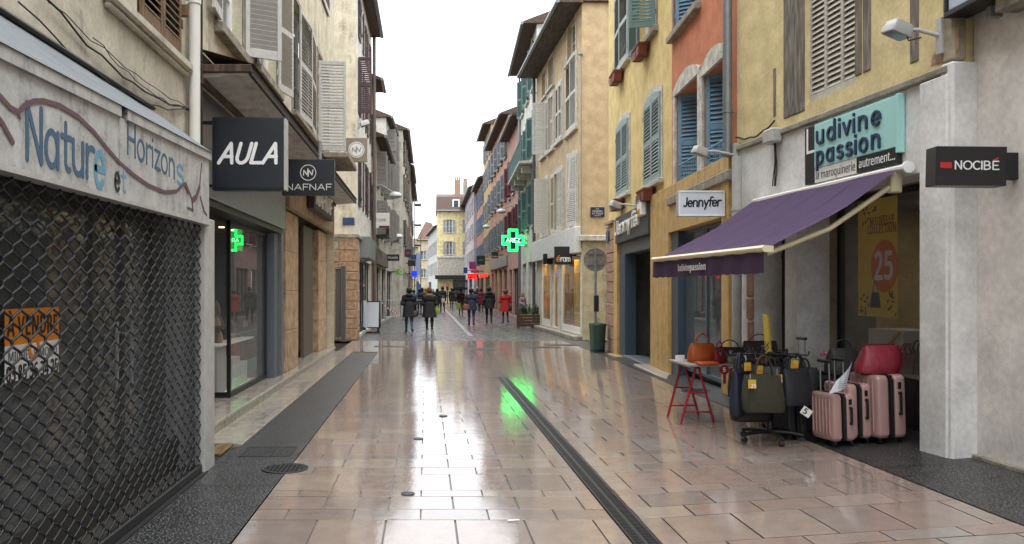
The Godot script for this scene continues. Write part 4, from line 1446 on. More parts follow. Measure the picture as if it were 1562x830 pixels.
# ---------------------------------------------------------------- right: perfume house and its flag sign
func right_perfume_house() -> void:
	var f := facade(4.745, -12, 4.745, 7.1, false)
	var len := 19.100
	var root := thing("grey_house", "grey rendered house wall at the right edge beside the red and black sign", "building", f)
	var wm := plaster(Color("eee6df"), false, 0.24)
	part("wall", wall_shape(len, 10.5, [[2.0, 4.6, 0.4, 2.6]]), wm, root)
	shell(root, len, 10.5, 9.0, wm, 0.4)
	shop_glazing(root, 2.0, 4.6, 0.4, 2.6, -0.1, M.black, 2, 0.3)
	var b := MB.new()
	b.bb(0.02, 1.6, 0.0, 0.235, 0.002, 0.05, 0.008)
	part("plinth_ledge", b, M.trim, root)
	# lit box sign high up at the corner, seen from below
	var box := thing("box_sign", "white box sign with dark frame jutting out at the top right corner", "shop sign", f)
	b = MB.new()
	b.bb(0.06, 2.6, 4.041, 5.2, 0.1, 0.26, 0.01)
	part("panel", b, mat(Color("aeb7c4"), 0.4), box)
	b = MB.new()
	b.bb(0.02, 2.64, 4.030 - 0.04, 4.041 - 0.001, 0.06, 0.28, 0.008)
	b.bb(0.02, 0.058, 4.041, 5.2, 0.08, 0.28, 0.008)
	part("frame", b, M.black, box)
	b = MB.new()
	b.bb(0.3, 0.36, 3.9, 4.0, 0.0, 0.1)
	part("bracket", b, M.grey_paint, box)
	b = MB.new()
	b.bb(1.6, 1.66, 3.9, 4.0, 0.0, 0.1)
	part("bracket", b, M.grey_paint, box)
	b = MB.new()
	b.bb(0.55, 2.6, 3.86, 3.98, 0.003, 0.2, 0.01)
	part("cover_strip", b, M.trim, box)

	var dd := 6.55
	var sg := thing("flag_sign", "black NOCIBÉ flag sign with red block on the grey wall", "shop sign", Transform3D(Basis(Vector3.UP, deg_to_rad(-4)) * Basis(Vector3.BACK, deg_to_rad(-1.2)), Vector3(4.360, 2.640, -dd)))
	var hw := 0.272
	var hh := 0.157
	b = MB.new()
	b.bb(-hw, hw, -hh, hh, -0.16, 0.0, 0.005)
	part("box", b, mat(Color("1d1b1d"), 0.35), sg)
	b = MB.new()
	b.bb(hw, hw + 0.2, -hh * 0.62, hh * 0.75, -0.12, -0.04, 0.005)
	part("wall_bracket", b, M.black, sg)
	b = MB.new()
	b.bb(-0.241, -0.152, -0.02, 0.028, 0.0005, 0.004)
	part("red_block", b, mat(Color("b3262e"), 0.4), sg)
	var nx := -0.131
	letters("NOCIB", 0.043, M.white, sg, Transform3D(Basis.IDENTITY, Vector3(nx, -0.027, 0.001)), {"wide": 0.272, "pen": 0.22, "deep": 0.004})
	letters("E", 0.043, M.white, sg, Transform3D(Basis.IDENTITY, Vector3(nx + 0.288, -0.027, 0.001)), {"wide": 0.048, "pen": 0.22, "deep": 0.004})
	b = MB.new()
	b.tf = Transform3D(Basis.IDENTITY, Vector3(nx + 0.3, 0.047, 0.001))
	b.stroke(PackedVector2Array([Vector2(0, 0), Vector2(0.03, 0.016)]), 0.012, 0, 0.004)
	part("red_accent", b, mat(Color("b3262e"), 0.4), sg)

# ---------------------------------------------------------------- right: leather goods shop
func right_leather_shop() -> void:
	var f := facade(4.56, 7.1, 4.25, 11.2, false)
	var len := 4.112
	var root := thing("ochre_house", "ochre house with worn grey louvre panel over the white-fronted leather shop", "building", f)
	var ochre := plaster(Color("e0cc9a"), false)
	var white := plaster(Color("ebe9e5"), false)
	var sm := 4.215
	var win := [1.746, 2.696, 3.79, 6.0]
	var xg := 1.319
	var xp := 3.764
	var door := [0.521, 1.303, 0.0, 2.62]
	var shop := [1.573, xp, 0.1, 2.72]
	var up := MB.new()
	var w1 := wall_shape(len, 10.2, [win, [1.3, 2.2, 7.2, 9.0]], 0.14, 3.6)
	part("upper_wall", w1, ochre, root)
	shell(root, len, 10.2, 9.0, ochre, 0.4)
	var lowb := wall_shape(len, 3.54, [door, shop], 0.4)
	part("shop_wall", lowb, white, root, Transform3D(Basis.IDENTITY, Vector3(0, 0, 0.012)))
	up.bb(0.0, len, 3.53, 3.6, -0.1, 0.06, 0.012)
	part("ledge", up, M.trim, root)
	# louvre panel of three columns between old posts
	var lv := world_tex(mat(Color("c2bdb0"), 0.7), T.wear, 1.0)
	var b := MB.new()
	var cw: float = (win[1] - win[0]) / 3.0
	for k in 4: b.bb(win[0] + k * cw - 0.02, win[0] + k * cw + 0.02, win[2], win[3], -0.1, -0.05)
	b.bb(win[0], win[1], win[2], win[2] + 0.09, -0.1, -0.045)
	b.bb(win[0], win[1], win[2] + 0.1, win[3], -0.14, -0.12)
	var panel := part("louvre_panel", b, lv, root)
	var sl := MB.new()
	sl.tf = Transform3D(Basis(Vector3.RIGHT, deg_to_rad(-30)), Vector3.ZERO)
	sl.bb(-cw / 2 + 0.024, cw / 2 - 0.024, -0.031, 0.031, -0.004, 0.004)
	var slm := sl.mesh()
	for k in 3:
		var y: float = win[2] + 0.13
		while y < 5.6:
			put("slat", slm, lv, panel, Transform3D(Basis.IDENTITY, Vector3(win[0] + (k + 0.5) * cw, y, -0.075)))
			y += 0.062
	for q in [[1.257, 1.731], [2.707, 2.820], [2.842, 2.972]]:
		b = MB.new()
		b.bb(q[0], q[1], 3.72 if q[0] < win[0] else 3.86, 10.0, -0.03, 0.012, 0.01)
		part("timber_post", b, M.wood_grey, root)
	b = MB.new()
	b.bb(3.567, 3.684, 3.757, 7.0, -0.02, 0.01, 0.006)
	part("timber_post", b, M.wood_grey, root)
	b = MB.new()
	b.bb(1.001, 1.066, 3.798, 4.400, -0.01, 0.006, 0.004)
	part("timber_post", b, M.wood_grey, root)
	b = MB.new()
	var px := 4.065
	b.prism(PackedVector2Array([Vector2(px - 0.22, 3.66), Vector2(px + 0.06, 3.63), Vector2(px + 0.13, 3.72), Vector2(px + 0.12, 3.9), Vector2(px + 0.05, 3.93), Vector2(px - 0.03, 3.84), Vector2(px - 0.12, 3.8), Vector2(px - 0.2, 3.74)]), 0.001, 0.004)
	part("bare_patch", b, M.red_stone, root)
	# pilaster that steps out to the street
	b = MB.new()
	b.bb(xp, len + 0.01, 0.0, 3.52, 0.012, 0.06, 0.015)
	b.bb(len - 0.1, len + 0.06, 0.0, 3.62, -0.2, 0.045, 0.02)
	part("pilaster", b, plaster(Color("ebe9e6"), false), root)
	b = MB.new()
	b.bb(len - 0.09, len + 0.05, 3.63, 10.0, -0.1, 0.03, 0.02)
	part("corner_strip", b, plaster(Color("b8ab92")), root)
	# recess of the shop window
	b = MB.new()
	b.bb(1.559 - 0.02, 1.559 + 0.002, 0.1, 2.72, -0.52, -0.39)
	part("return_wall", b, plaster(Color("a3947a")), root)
	shop_glazing(root, shop[0] + 0.02, len - 0.12, 0.12, 2.7, -0.5, M.black, 1, 0.62, M.black)
	b = MB.new()
	b.bb(shop[0], len - 0.02, 0.06, 0.145, -0.56, 0.05, 0.01)
	b.bb(door[0], door[1], 0.06, 0.16, -0.5, 0.06, 0.01)
	part("threshold", b, world_tex(mat(Color("8d7d66"), 0.6), T.stone, 0.8), root)
	b = MB.new()
	b.bb(0.2, len - 0.05, 0.02, 0.06, -4.5, -0.5)
	b.bb(0.2, len - 0.05, 2.72, 2.78, -4.5, -0.42)
	b.bb(0.2, len - 0.05, 0.06, 2.72, -4.55, -4.5)
	b.bb(len - 0.1, len - 0.05, 0.06, 2.72, -4.5, -0.53)
	b.bb(0.2, 0.25, 0.06, 2.72, -4.5, -0.45)
	part("room", b, world_tex(mat(Color("8d857a"), 0.85), T.plaster, 0.6), root)
	# glazed dark door
	b = MB.new()
	for q in [[door[0], door[0] + 0.07], [door[1] - 0.07, door[1]], [(door[0] + door[1]) / 2 - 0.035, (door[0] + door[1]) / 2 + 0.035]]: b.bb(q[0], q[1], 0.16, 2.6, -0.42, -0.36, 0.004)
	b.bb(door[0], door[1], 2.05, 2.12, -0.42, -0.355)
	for k in 7: b.bb(lerpf(door[0] + 0.1, door[1] - 0.1, k / 6.0) - 0.008, lerpf(door[0] + 0.1, door[1] - 0.1, k / 6.0) + 0.008, 2.12, 2.6, -0.39, -0.375)
	var dr := part("door", b, M.black, root)
	pane_of(dr, door[0] + 0.05, door[1] - 0.05, 0.2, 2.1, -0.39, M.shop_glass)
	# chipped stone jamb left of the door
	var y0 := 0.2
	var jamb := Node3D.new()
	adopt(jamb, "stone_jamb", root)
	while y0 < 2.6:
		var y1 := minf(2.62, y0 + rng.randf_range(0.28, 0.46))
		b = MB.new()
		b.bb(door[0] - rng.randf_range(0.12, 0.2), door[0] - 0.004, y0, y1 - 0.01, -0.1, 0.028 + rng.randf() * 0.012, 0.02)
		part("stone", b, M.red_stone, jamb)
		y0 = y1
	# cable box and hanging wires
	b = MB.new()
	b.bb(1.018, 1.272, 3.444, 3.621, 0.02, 0.16, 0.02)
	var cb := part("junction_box", b, M.pale_paint, root)
	for k in 4:
		var pts := PackedVector3Array()
		for q in 9:
			var t := q / 8.0
			pts.append(Vector3(1.147 + 0.03 * sin(t * 5.0 + k * 1.6) - k * 0.012, lerpf(3.452, 2.923, t), 0.05 + 0.02 * cos(t * 4 + k)))
		b = MB.new()
		b.tube(pts, 0.007, 5)
		part("wire", b, M.cable, cb)
	var pts2 := PackedVector3Array()
	for q in 13:
		var t := q / 12.0
		pts2.append(Vector3(lerpf(0.03, 1.082, t), lerpf(3.723, 3.731, t) - 0.09 * sin(t * PI) + 0.01 * sin(t * 20), 0.03))
	b = MB.new()
	b.tube(pts2, 0.012, 5)
	part("slung_cable", b, M.cable, root)

	# name board with raised letters
	var bd := thing("name_board", "pale turquoise Ludivine passion board with raised navy letters over the purple awning", "shop sign", f)
	var bx0 := 1.849
	var bx1 := 3.499
	var by0 := 2.84
	var by1 := 3.49
	b = MB.new()
	b.bb(bx0 + 0.2, bx1, by0 + 0.16, by1, 0.02, 0.07, 0.006)
	part("board", b, mat(Color("a2d3cd"), 0.45), bd)
	b = MB.new()
	b.bb(bx1 - 0.02, bx1 + 0.02, by0 + 0.1, by1 + 0.005, 0.02, 0.09, 0.004)
	part("board_edge", b, mat(Color("a2d3cd"), 0.45), bd)  # strip at the near end, same colour as the board
	b = MB.new()
	b.bb(bx0, bx0 + 0.198, by0, by1, 0.02, 0.068, 0.004)
	b.bb(bx0 + 0.982, bx1 - 0.021, by0, by0 + 0.158, 0.02, 0.068, 0.004)
	part("black_field", b, M.black, bd)
	b = MB.new()
	b.bb(bx0 + 0.2, bx0 + 0.982 - 0.002, by0, by0 + 0.158, 0.02, 0.066, 0.004)
	part("white_field", b, M.off_white, bd)
	var navy := mat(Color("1f3050"), 0.4)
	letters("udivine", 0.13, navy, bd, Transform3D(Basis.IDENTITY, Vector3(bx0 + 0.235, by0 + 0.425, 0.071)), {"wide": 1.162, "pen": 0.21, "narrow": 0.78, "deep": 0.018, "each": true})
	letters("passion", 0.13, navy, bd, Transform3D(Basis.IDENTITY, Vector3(bx0 + 0.235, by0 + 0.2, 0.071)), {"wide": 1.162, "pen": 0.21, "narrow": 0.78, "deep": 0.018, "each": true})
	b = MB.new()
	b.tf = Transform3D(Basis.IDENTITY, Vector3(bx0, by0, 0.069))
	b.stroke(PackedVector2Array([Vector2(0.06, 0.62), Vector2(0.06, 0.36), Vector2(0.19, 0.36)]), 0.03, 0, 0.004)
	part("letter", b, M.white, bd)
	print_text("la maroquinerie", 0.085, mat(Color("3a3d40"), 0.6), bd, Transform3D(Basis.IDENTITY, Vector3(lerpf(bx0 + 0.2, bx0 + 0.982, 0.5), by0 + 0.075, 0.0675)), 0.982 - 0.25)
	print_text("autrement...", 0.085, M.white, bd, Transform3D(Basis.IDENTITY, Vector3(lerpf(bx0 + 0.982, bx1, 0.5), by0 + 0.085, 0.0695)), 0.666 - 0.1)

	# poster and goods behind the glass
	var po := thing("window_poster", "yellow NOUVELLE COLLECTION poster with orange oval hanging in the shop window", "poster", f)
	var qx0 := 1.797
	var qx1 := 2.496
	var qy0 := 1.35
	var qy1 := 2.68
	b = MB.new()
	b.bb(qx0, qx1, qy0, qy1, -0.604, -0.6)
	part("sheet", b, mat(Color("e8c53c"), 0.6), po)
	var mid := (qx0 + qx1) / 2
	b = MB.new()
	b.tf = Transform3D(Basis(Vector3.RIGHT, PI / 2), Vector3(mid + 0.13, lerpf(qy0, qy1, 0.42), -0.6))
	b.loft([[0.0, 0, 0, 0.235, 0.29], [0.002, 0, 0, 0.235, 0.29]], 28)
	part("orange_oval", b, mat(Color("d9701c"), 0.6), po)
	print_text("25", 0.32, M.white, po, Transform3D(Basis.IDENTITY, Vector3(mid + 0.12, lerpf(qy0, qy1, 0.42), -0.5975)), 0.32, true)
	print_text("NOUVELLE", 0.1, mat(Color("8a5a1c"), 0.6), po, Transform3D(Basis.IDENTITY, Vector3(mid + 0.08, lerpf(qy0, qy1, 0.80), -0.599)), 0.42, true)
	print_text("COLLECTION", 0.1, mat(Color("8a5a1c"), 0.6), po, Transform3D(Basis.IDENTITY, Vector3(mid + 0.08, lerpf(qy0, qy1, 0.73), -0.599)), 0.5, true)
	b = MB.new()
	b.tf = Transform3D(Basis.IDENTITY, Vector3(mid - 0.03, qy0 + 0.1, -0.599))
	b.prism(PackedVector2Array([Vector2(-0.1, 0), Vector2(0.1, 0), Vector2(0.07, 0.17), Vector2(-0.06, 0.17)]), 0, 0.002)
	b.stroke(PackedVector2Array([Vector2(-0.05, 0.17), Vector2(0.0, 0.33), Vector2(0.05, 0.17)]), 0.014, 0, 0.0016)
	part("printed_bag", b, M.black, po)
	b = MB.new()
	for k in 34:      # printed sprigs at the corners
		var c := Vector2(qx0 + 0.03 + rng.randf() * 0.16, qy0 + 0.02 + rng.randf() * 0.3) if k % 3 == 0 else (Vector2(qx1 - 0.03 - rng.randf() * 0.14, qy0 + 0.02 + rng.randf() * 0.26) if k % 3 == 1 else Vector2(qx0 + 0.03 + rng.randf() * 0.3, qy1 - 0.03 - rng.randf() * 0.25))
		var e := c + Vector2.from_angle(rng.randf() * TAU) * 0.025
		b.stroke(PackedVector2Array([c, e]), 0.022, -0.6, -0.5985 + k * 0.00002)
	part("printed_sprigs", b, mat(Color("6d4a2a"), 0.6), po)
	b = MB.new()
	b.bb(qx0, qx1, 2.66, 2.7, -0.62, -0.59)
	part("hanging_rail", b, M.black, po)

	var cube := thing("display_cube", "white display cube with yellow strap and bag inside the leather shop window", "display stand", f)
	b = MB.new()
	b.bb(qx0 - 0.12, qx0 + 0.5, 0.75, 1.2, -1.25, -0.8, 0.006)
	part("cube", b, M.off_white, cube)
	b = MB.new()
	b.tf = Transform3D(Basis.IDENTITY, Vector3(qx0 - 0.1, 0.78, -0.795))
	b.stroke(PackedVector2Array([Vector2(0.0, 0.05), Vector2(0.22, 0.12), Vector2(0.55, 0.4)]), 0.035, 0, 0.01)
	part("yellow_strap", b, mat(Color("c98f16"), 0.5), cube)
	b = MB.new()
	b.loft([[0, 0, 0, 0.16, 0.06], [0.08, 0, 0, 0.17, 0.07], [0.2, 0, 0, 0.12, 0.04]], 12, 3.0)
	part("yellow_bag", b, mat(Color("c98f16"), 0.5), cube, Transform3D(Basis.IDENTITY, Vector3(qx0 + 0.02, 0.77, -0.73)))
	var tints := ["51473c", "3d4a42", "6e3038", "b28a3a", "39424f", "8d8577"]
	for k in 9:
		var sz := rng.randf_range(0.16, 0.28)
		var bg := MB.new()
		bg.loft([[0, 0, 0, sz * 0.6, sz * 0.3], [sz * 0.4, 0, 0, sz * 0.62, sz * 0.32], [sz * 0.95, 0, 0, sz * 0.45, sz * 0.16]], 14, 3.0)
		for s in [-1, 1]:
			var pp := PackedVector3Array()
			for q in 9: pp.append(Vector3(cos(q / 8.0 * PI) * sz * 0.3, sz * 0.9 + sin(q / 8.0 * PI) * sz * 0.5, s * sz * 0.1))
			bg.tube(pp, 0.01, 5)
		var xx := lerpf(shop[0] + 0.3, len - 0.4, (k + 0.5) / 9.0)
		if xx > qx0 - 0.2 and xx < qx0 + 0.55: xx = qx0 + 0.7
		tag(part("window_handbag", bg, mat(Color(tints[k % 6]), 0.45), self, f * Transform3D(Basis(Vector3.UP, rng.randf() * 0.6 - 0.3), Vector3(xx, 0.74, -0.7 - rng.randf() * 0.25))), "%s handbag on the dim ledge inside the leather shop window%s" % [["brown", "dark green", "wine red", "mustard", "slate blue", "beige"][k % 6], "" if k < 6 else ", nearer the pilaster"], "handbag", "bags on the ledge inside the leather shop window")
	b = MB.new()
	b.bb(shop[0] + 0.05, len - 0.12, 0.70, 0.74, -1.4, -0.53)
	tag(part("window_ledge", b, M.dark_room, self, f), "dark display ledge inside the leather shop window", "shelf")

	# ceiling lamp added to brighten the shop inside, after a small glow there
	b = MB.new()
	b.bb(qx0 - 0.5, qx0 + 0.4, 2.68, 2.70, -1.9, -1.7)
	part("ceiling_lamp", b, glow(Color(1.0, 0.93, 0.84), 0.6), root)
	var sl2 := AreaLight3D.new()
	sl2.name = "shop_fill_light"
	sl2.area_size = Vector2(0.9, 0.2)
	sl2.light_energy = 0.10
	sl2.light_color = Color(1.0, 0.93, 0.84)
	sl2.area_range = 8.0
	sl2.area_attenuation = 2.0
	sl2.shadow_enabled = true
	sl2.rotation_degrees = Vector3(-90, 0, 0)
	sl2.position = Vector3(qx0 - 0.05, 2.665, -1.8)
	root.add_child(sl2)

	# awning
	var aw := thing("purple_awning", "purple fabric awning let down over the leather goods", "awning", f)
	var z1 := 1.40
	var ax0 := 0.723
	var ax1 := 3.600
	var cloth := world_tex(mat(Color("523460"), 0.9), T.cloth, 9.0, T.wear, 0.8)
	cloth.backlight_enabled = true
	cloth.backlight = Color(0.10, 0.07, 0.12)
	var yt := 2.77
	var yb := 2.04
	b = MB.new()
	var nx := 24
	var nz := 10
	var pt := func(i: int, j: int) -> Vector3:
		var u := float(i) / nx
		var t := float(j) / nz
		var sag := -0.055 * sin(t * PI) - 0.016 * sin(t * PI) * absf(sin(u * PI * 5.0)) - 0.007 * sin(u * 31.0 + t * 7.0) * sin(t * PI) - 0.005 * sin(u * 13.0 - t * 11.0)
		return Vector3(lerpf(ax0, ax1, u), lerpf(yt, yb, t) + sag, lerpf(0.14, z1, t))
	for i in nx:
		for j in nz:
			b.quad(pt.call(i, j), pt.call(i, j + 1), pt.call(i + 1, j + 1), pt.call(i + 1, j))
	part("canopy", b, cloth, aw)
	b = MB.new()
	var lo := func(i: int) -> float: return 1.80 + 0.006 * sin(i * 1.9)
	for i in 48:
		var xa := lerpf(ax0, ax1, i / 48.0)
		var xb := lerpf(ax0, ax1, (i + 1) / 48.0)
		var za := z1 + 0.035 + 0.006 * sin(i * 0.9)
		var zb := z1 + 0.035 + 0.006 * sin((i + 1) * 0.9)
		b.quad(Vector3(xa, lo.call(i), za + 0.004), Vector3(xb, lo.call(i + 1), zb + 0.004), Vector3(xb, yb - 0.02, zb), Vector3(xa, yb - 0.02, za))
	var sm2 := MB.new()
	for q in [0.2, 0.4, 0.6, 0.8]:
		for jj in nz:
			var e0 := Vector3(0.006, 0.003, 0.001)
			var i0 := int(q * nx)
			var A: Vector3 = pt.call(i0, jj)
			var B: Vector3 = pt.call(i0, jj + 1)
			sm2.quad(A + Vector3(-0.007, 0.0035, 0.001), B + Vector3(-0.007, 0.0035, 0.001), B + Vector3(0.007, 0.0035, 0.001), A + Vector3(0.007, 0.0035, 0.001))
	part("seams", sm2, cloth, aw).set_meta("kind", "stuff")
	part("valance", b, world_tex(mat(Color("4b2d55"), 0.75), T.cloth, 9.0, T.wear, 0.8), aw)
	var cream := mat(Color("d8cba8"), 0.45)
	b = MB.new()
	b.tf = Transform3D(Basis(Vector3(0, 0, 1), Vector3(0, 1, 0), Vector3(-1, 0, 0)), Vector3.ZERO)
	b.prism(PackedVector2Array([Vector2(z1 - 0.05, 1.995), Vector2(z1 + 0.03, 1.995), Vector2(z1 + 0.055, 2.01), Vector2(z1 + 0.06, 2.035), Vector2(z1 + 0.04, 2.058), Vector2(z1 - 0.05, 2.052)]), -ax1 - 0.02, -ax0 + 0.02)
	part("front_bar", b, cream, aw)
	b = MB.new()
	b.bb(ax0 - 0.05, ax1 + 0.05, 2.75, 2.81, 0.03, 0.13, 0.02)
	part("roller_box", b, M.off_white, aw)
	b = MB.new()
	b.cyl(Vector3(ax1 + 0.052, 2.78, 0.09), Vector3(ax1 + 0.075, 2.78, 0.09), 0.055, 16)
	part("roller_end", b, M.white, aw)
	for sx in [ax0 + 0.18, ax1 - 0.12]:
		b = MB.new()
		b.bb(sx - 0.03, sx + 0.05, 2.56, 2.76, 0.05, 0.16, 0.01)
		b.tube(PackedVector3Array([Vector3(sx, 2.62, 0.14), Vector3(sx, 2.22, 0.74), Vector3(sx, 1.985, z1 - 0.05)]), 0.026, 8)
		part("folding_arm", b, cream, aw)
	print_text("ludivine", 0.075, M.off_white, aw, Transform3D(Basis.IDENTITY, Vector3(lerpf(ax0, ax1, 0.355), 1.90, z1 + 0.046)), 0.34)
	print_text("passion", 0.075, M.off_white, aw, Transform3D(Basis.IDENTITY, Vector3(lerpf(ax0, ax1, 0.49), 1.90, z1 + 0.046)), 0.42, true)

# ---------------------------------------------------------------- right: yellow and orange house over the clothes shop
func right_yellow_house() -> void:
	var f := facade(4.25, 11.2, 4.9, 22, false)
	var len := 10.820
	var root := thing("yellow_house", "yellow and orange house with green and blue shutters above the clothes shop", "building", f)
	var yellow := plaster(Color("e3ca8c"), false)
	var orange := plaster(Color("cd8260"), false)
	var so := 7.102
	var w1 := [1.382, 2.966, 3.947, 5.641]
	var w2 := [4.801, 6.259, 3.795, 5.466]
	var w3 := [1.189, 2.966, 7.059, 9.000]
	var w4 := [4.183, 5.860, 6.836, 8.633]
	var yo := 3.50
	var o1 := [7.490, 8.976, 3.324, 5.085]
	var o2 := [9.237, 10.432, 3.303, 4.975]
	var o3 := [7.298, 8.899, 6.224, 8.047]
	var tall := 11.4
	part("yellow_wall", wall_shape(so, tall, [w1, w2, w3, w4], 0.2, 3.35), yellow, root)
	var ob := wall_shape(len - so, tall, [[o1[0] - so, o1[1] - so, o1[2], o1[3]], [o2[0] - so, o2[1] - so, o2[2], o2[3]], [o3[0] - so, o3[1] - so, o3[2], o3[3]]], 0.46, 3.35)
	part("orange_wall", ob, orange, root, Transform3D(Basis.IDENTITY, Vector3(so, 0, 0)))
	shell(root, len, tall, 10.0, yellow, 0.5)
	var green := world_tex(mat(Color("94a8a6"), 0.6), T.wear, 1.3)
	var dgreen := world_tex(mat(Color("66807c"), 0.6), T.wear, 1.3)
	var blue := world_tex(mat(Color("7399b2"), 0.6), T.wear, 1.3)
	for w in [w1, w2, w3]:
		surround(root, w[0], w[1], w[2], w[3], M.white_trim, 0.13, 0.02, 0.16 if w != w3 else 0.0, 0.1)
		casement(root, w[0], w[1], w[2], w[3], -0.16, M.white, 2, 3)
	pair(root, w1[0], w1[1], w1[2], w1[3], 0, 0, green, true, 0.1)
	pair(root, w2[0], w2[1], w2[2], w2[3], 0, 0, green, true, 0.1)
	pair(root, w3[0], w3[1], w3[2], w3[3], 2, 3, world_tex(mat(Color("a9b4b2"), 0.6), T.wear, 1.3), true)
	surround(root, w4[0], w4[1], w4[2], w4[3], M.trim, 0.1, 0.02, 0.0, 0.12)
	casement(root, w4[0], w4[1], w4[2], w4[3], -0.16, M.white, 2, 3)
	leaf(root, Vector3(w4[0], w4[2], 0.06), 0.5, w4[3] - w4[2], 1, 168, dgreen)
	leaf(root, Vector3(w4[1], w4[2], 0.03), 0.5, w4[3] - w4[2], -1, 78, dgreen)
	# orange part: pair of tall windows under one wavy stone head
	for w in [o1, o2]:
		surround(root, w[0], w[1], w[2], w[3], M.white_trim, 0.12, 0.05, 0.2, 0.0)
		casement(root, w[0] + 0.02, w[1] - 0.02, w[2] + 0.05, w[3], -0.42, mat(Color("9fb0bd"), 0.5), 2, 3, mat(Color("b9bcc0"), 0.9) if w == o2 else null)
		leaf(root, Vector3(w[0] + 0.03, w[2] + 0.04, -0.02), 0.4, w[3] - w[2] - 0.02, 1, -62, blue, true)
		leaf(root, Vector3(w[1] - 0.03, w[2] + 0.04, -0.02), 0.4, w[3] - w[2] - 0.02, -1, -62, blue, true)
		var rb := MB.new()
		for k in 7: rb.cyl(Vector3(lerpf(w[0] + 0.5, w[1] - 0.06, k / 6.0), w[2] + 0.04, 0.0), Vector3(lerpf(w[0] + 0.5, w[1] - 0.06, k / 6.0), w[2] + 0.5, 0.0), 0.009, 5)
		rb.cyl(Vector3(w[0] + 0.1, w[2] + 0.5, 0.0), Vector3(w[1], w[2] + 0.5, 0.0), 0.014, 6)
		part("window_railing", rb, blue, root)
	var b := MB.new()
	b.bb(o1[0] - 0.25, len, o2[2] - 0.15, o2[2] - 0.002, -0.15, 0.13, 0.015)
	b.bb(o1[1], o2[0], o1[2], o1[3] + 0.1, -0.1, 0.034, 0.01)
	part("long_sill", b, M.trim, root)
	surround(root, o3[0], o3[1], o3[2], o3[3], M.trim, 0.1, 0.03, 0.0, 0.12)
	casement(root, o3[0], o3[1], o3[2], o3[3], -0.42, mat(Color("9fb0bd"), 0.5), 2, 3)
	leaf(root, Vector3(o3[0] + 0.03, o3[2] + 0.02, -0.02), 0.4, o3[3] - o3[2], 1, -62, blue)
	leaf(root, Vector3(o3[1] - 0.03, o3[2] + 0.02, -0.02), 0.4, o3[3] - o3[2], -1, -62, blue)
	downpipe(root, 10.792, 3.473, tall, M.zinc, 0.065, 0.12)
	downpipe(root, 11.131, 0.2, 3.420, M.pale_paint, 0.065, 0.1)

	# shop floor: ochre panels that stand proud, stone quoins at the far corner
	var shopf := thing("clothes_storefront", "ochre shop front with grey fascia, dark open doorway and blue posts", "shop front", f)
	var ply := bump(world_tex(mat(Color("d4ae6c"), 0.6), T.wear, 0.5, T.stain, 0.35), T.ripple, 0.04)
	var q0 := 1.756
	var q1 := 5.623
	var q2 := 7.151
	var q3 := 7.630
	var q4 := 10.371
	for pr in [[1.286, q0, 0.03, 3.36], [q1, q2, 0.12, 3.52], [q2, len - 0.12, 2.68, 3.52], [q4, len - 0.12, 0.18, 2.678]]:
		b = MB.new()
		b.bb(pr[0] + 0.003, pr[1] - 0.003, pr[2], pr[3], -0.2, 0.08, 0.006)
		part("ochre_panel", b, ply, shopf)
	b = MB.new()
	b.bb(q0, q1 - 0.004, 2.78, 3.42, -0.1, 0.12, 0.01)
	part("grey_fascia", b, mat(Color("343537"), 0.5), shopf)
	b = MB.new()
	b.bb(q0, q1 - 0.004, 2.50, 2.776, -0.3, 0.0, 0.006)
	part("shutter_box", b, mat(Color("55565a"), 0.5), shopf)
	letters("Jennyfer", 0.2, M.off_white, shopf, Transform3D(Basis.IDENTITY, Vector3(q0 + 0.2, 2.98, 0.121)), {"wide": q1 - q0 - 0.9, "pen": 0.3, "slant": 0.1, "deep": 0.05, "each": true, "fall": 0.02})
	b = MB.new()
	b.bb(q1 - 0.55, q1 - 0.12, 3.16, 3.5, 0.122, 0.24, 0.02)
	var al := part("alarm_box", b, M.white, shopf)
	b = MB.new()
	b.bb(q1 - 0.5, q1 - 0.2, 3.17, 3.3, 0.241, 0.245)
	part("yellow_label", b, mat(Color("d9b52a"), 0.5), al)
	b = MB.new()
	b.bb(q1 - 0.42, q1 - 0.3, 3.2, 3.26, 0.2455, 0.25)
	part("red_label", b, mat(Color("b3262e"), 0.5), al)
	var slate := mat(Color("3d4b59"), 0.4)
	for pr in [[q0 + 0.003, q0 + 0.75], [q2 + 0.003, q3]]:
		b = MB.new()
		b.bb(pr[0], pr[1], 0.05, 2.5 if pr[0] < q1 else 2.675, -0.25, 0.02, 0.008)
		part("blue_post", b, slate, shopf)
	# dark entrance and its window
	b = MB.new()
	b.bb(q0 - 0.5, q1 + 1.2, 0.0, 0.03, -6.0, 0.0)
	b.bb(q0 - 0.5, len - 0.1, 2.8, 2.85, -6.0, -0.3)
	b.bb(q0 - 0.5, len - 0.1, 0.03, 2.8, -6.05, -6.0)
	b.bb(q1 + 0.2, q1 + 0.25, 0.03, 2.8, -6.0, -0.25)
	b.bb(q0 - 0.1, q0 - 0.05, 0.03, 2.8, -6.0, -0.25)
	part("room", b, world_tex(mat(Color("86837e"), 0.8), T.plaster, 0.6), shopf)
	b = MB.new()
	b.bb(q0 + 0.75, q1, 0.03, 0.1, -0.4, 0.05, 0.006)
	part("door_sill", b, M.zinc, shopf)
	shop_glazing(shopf, q3 + 0.003, q4, 0.26, 2.67, -0.12, slate, 2)
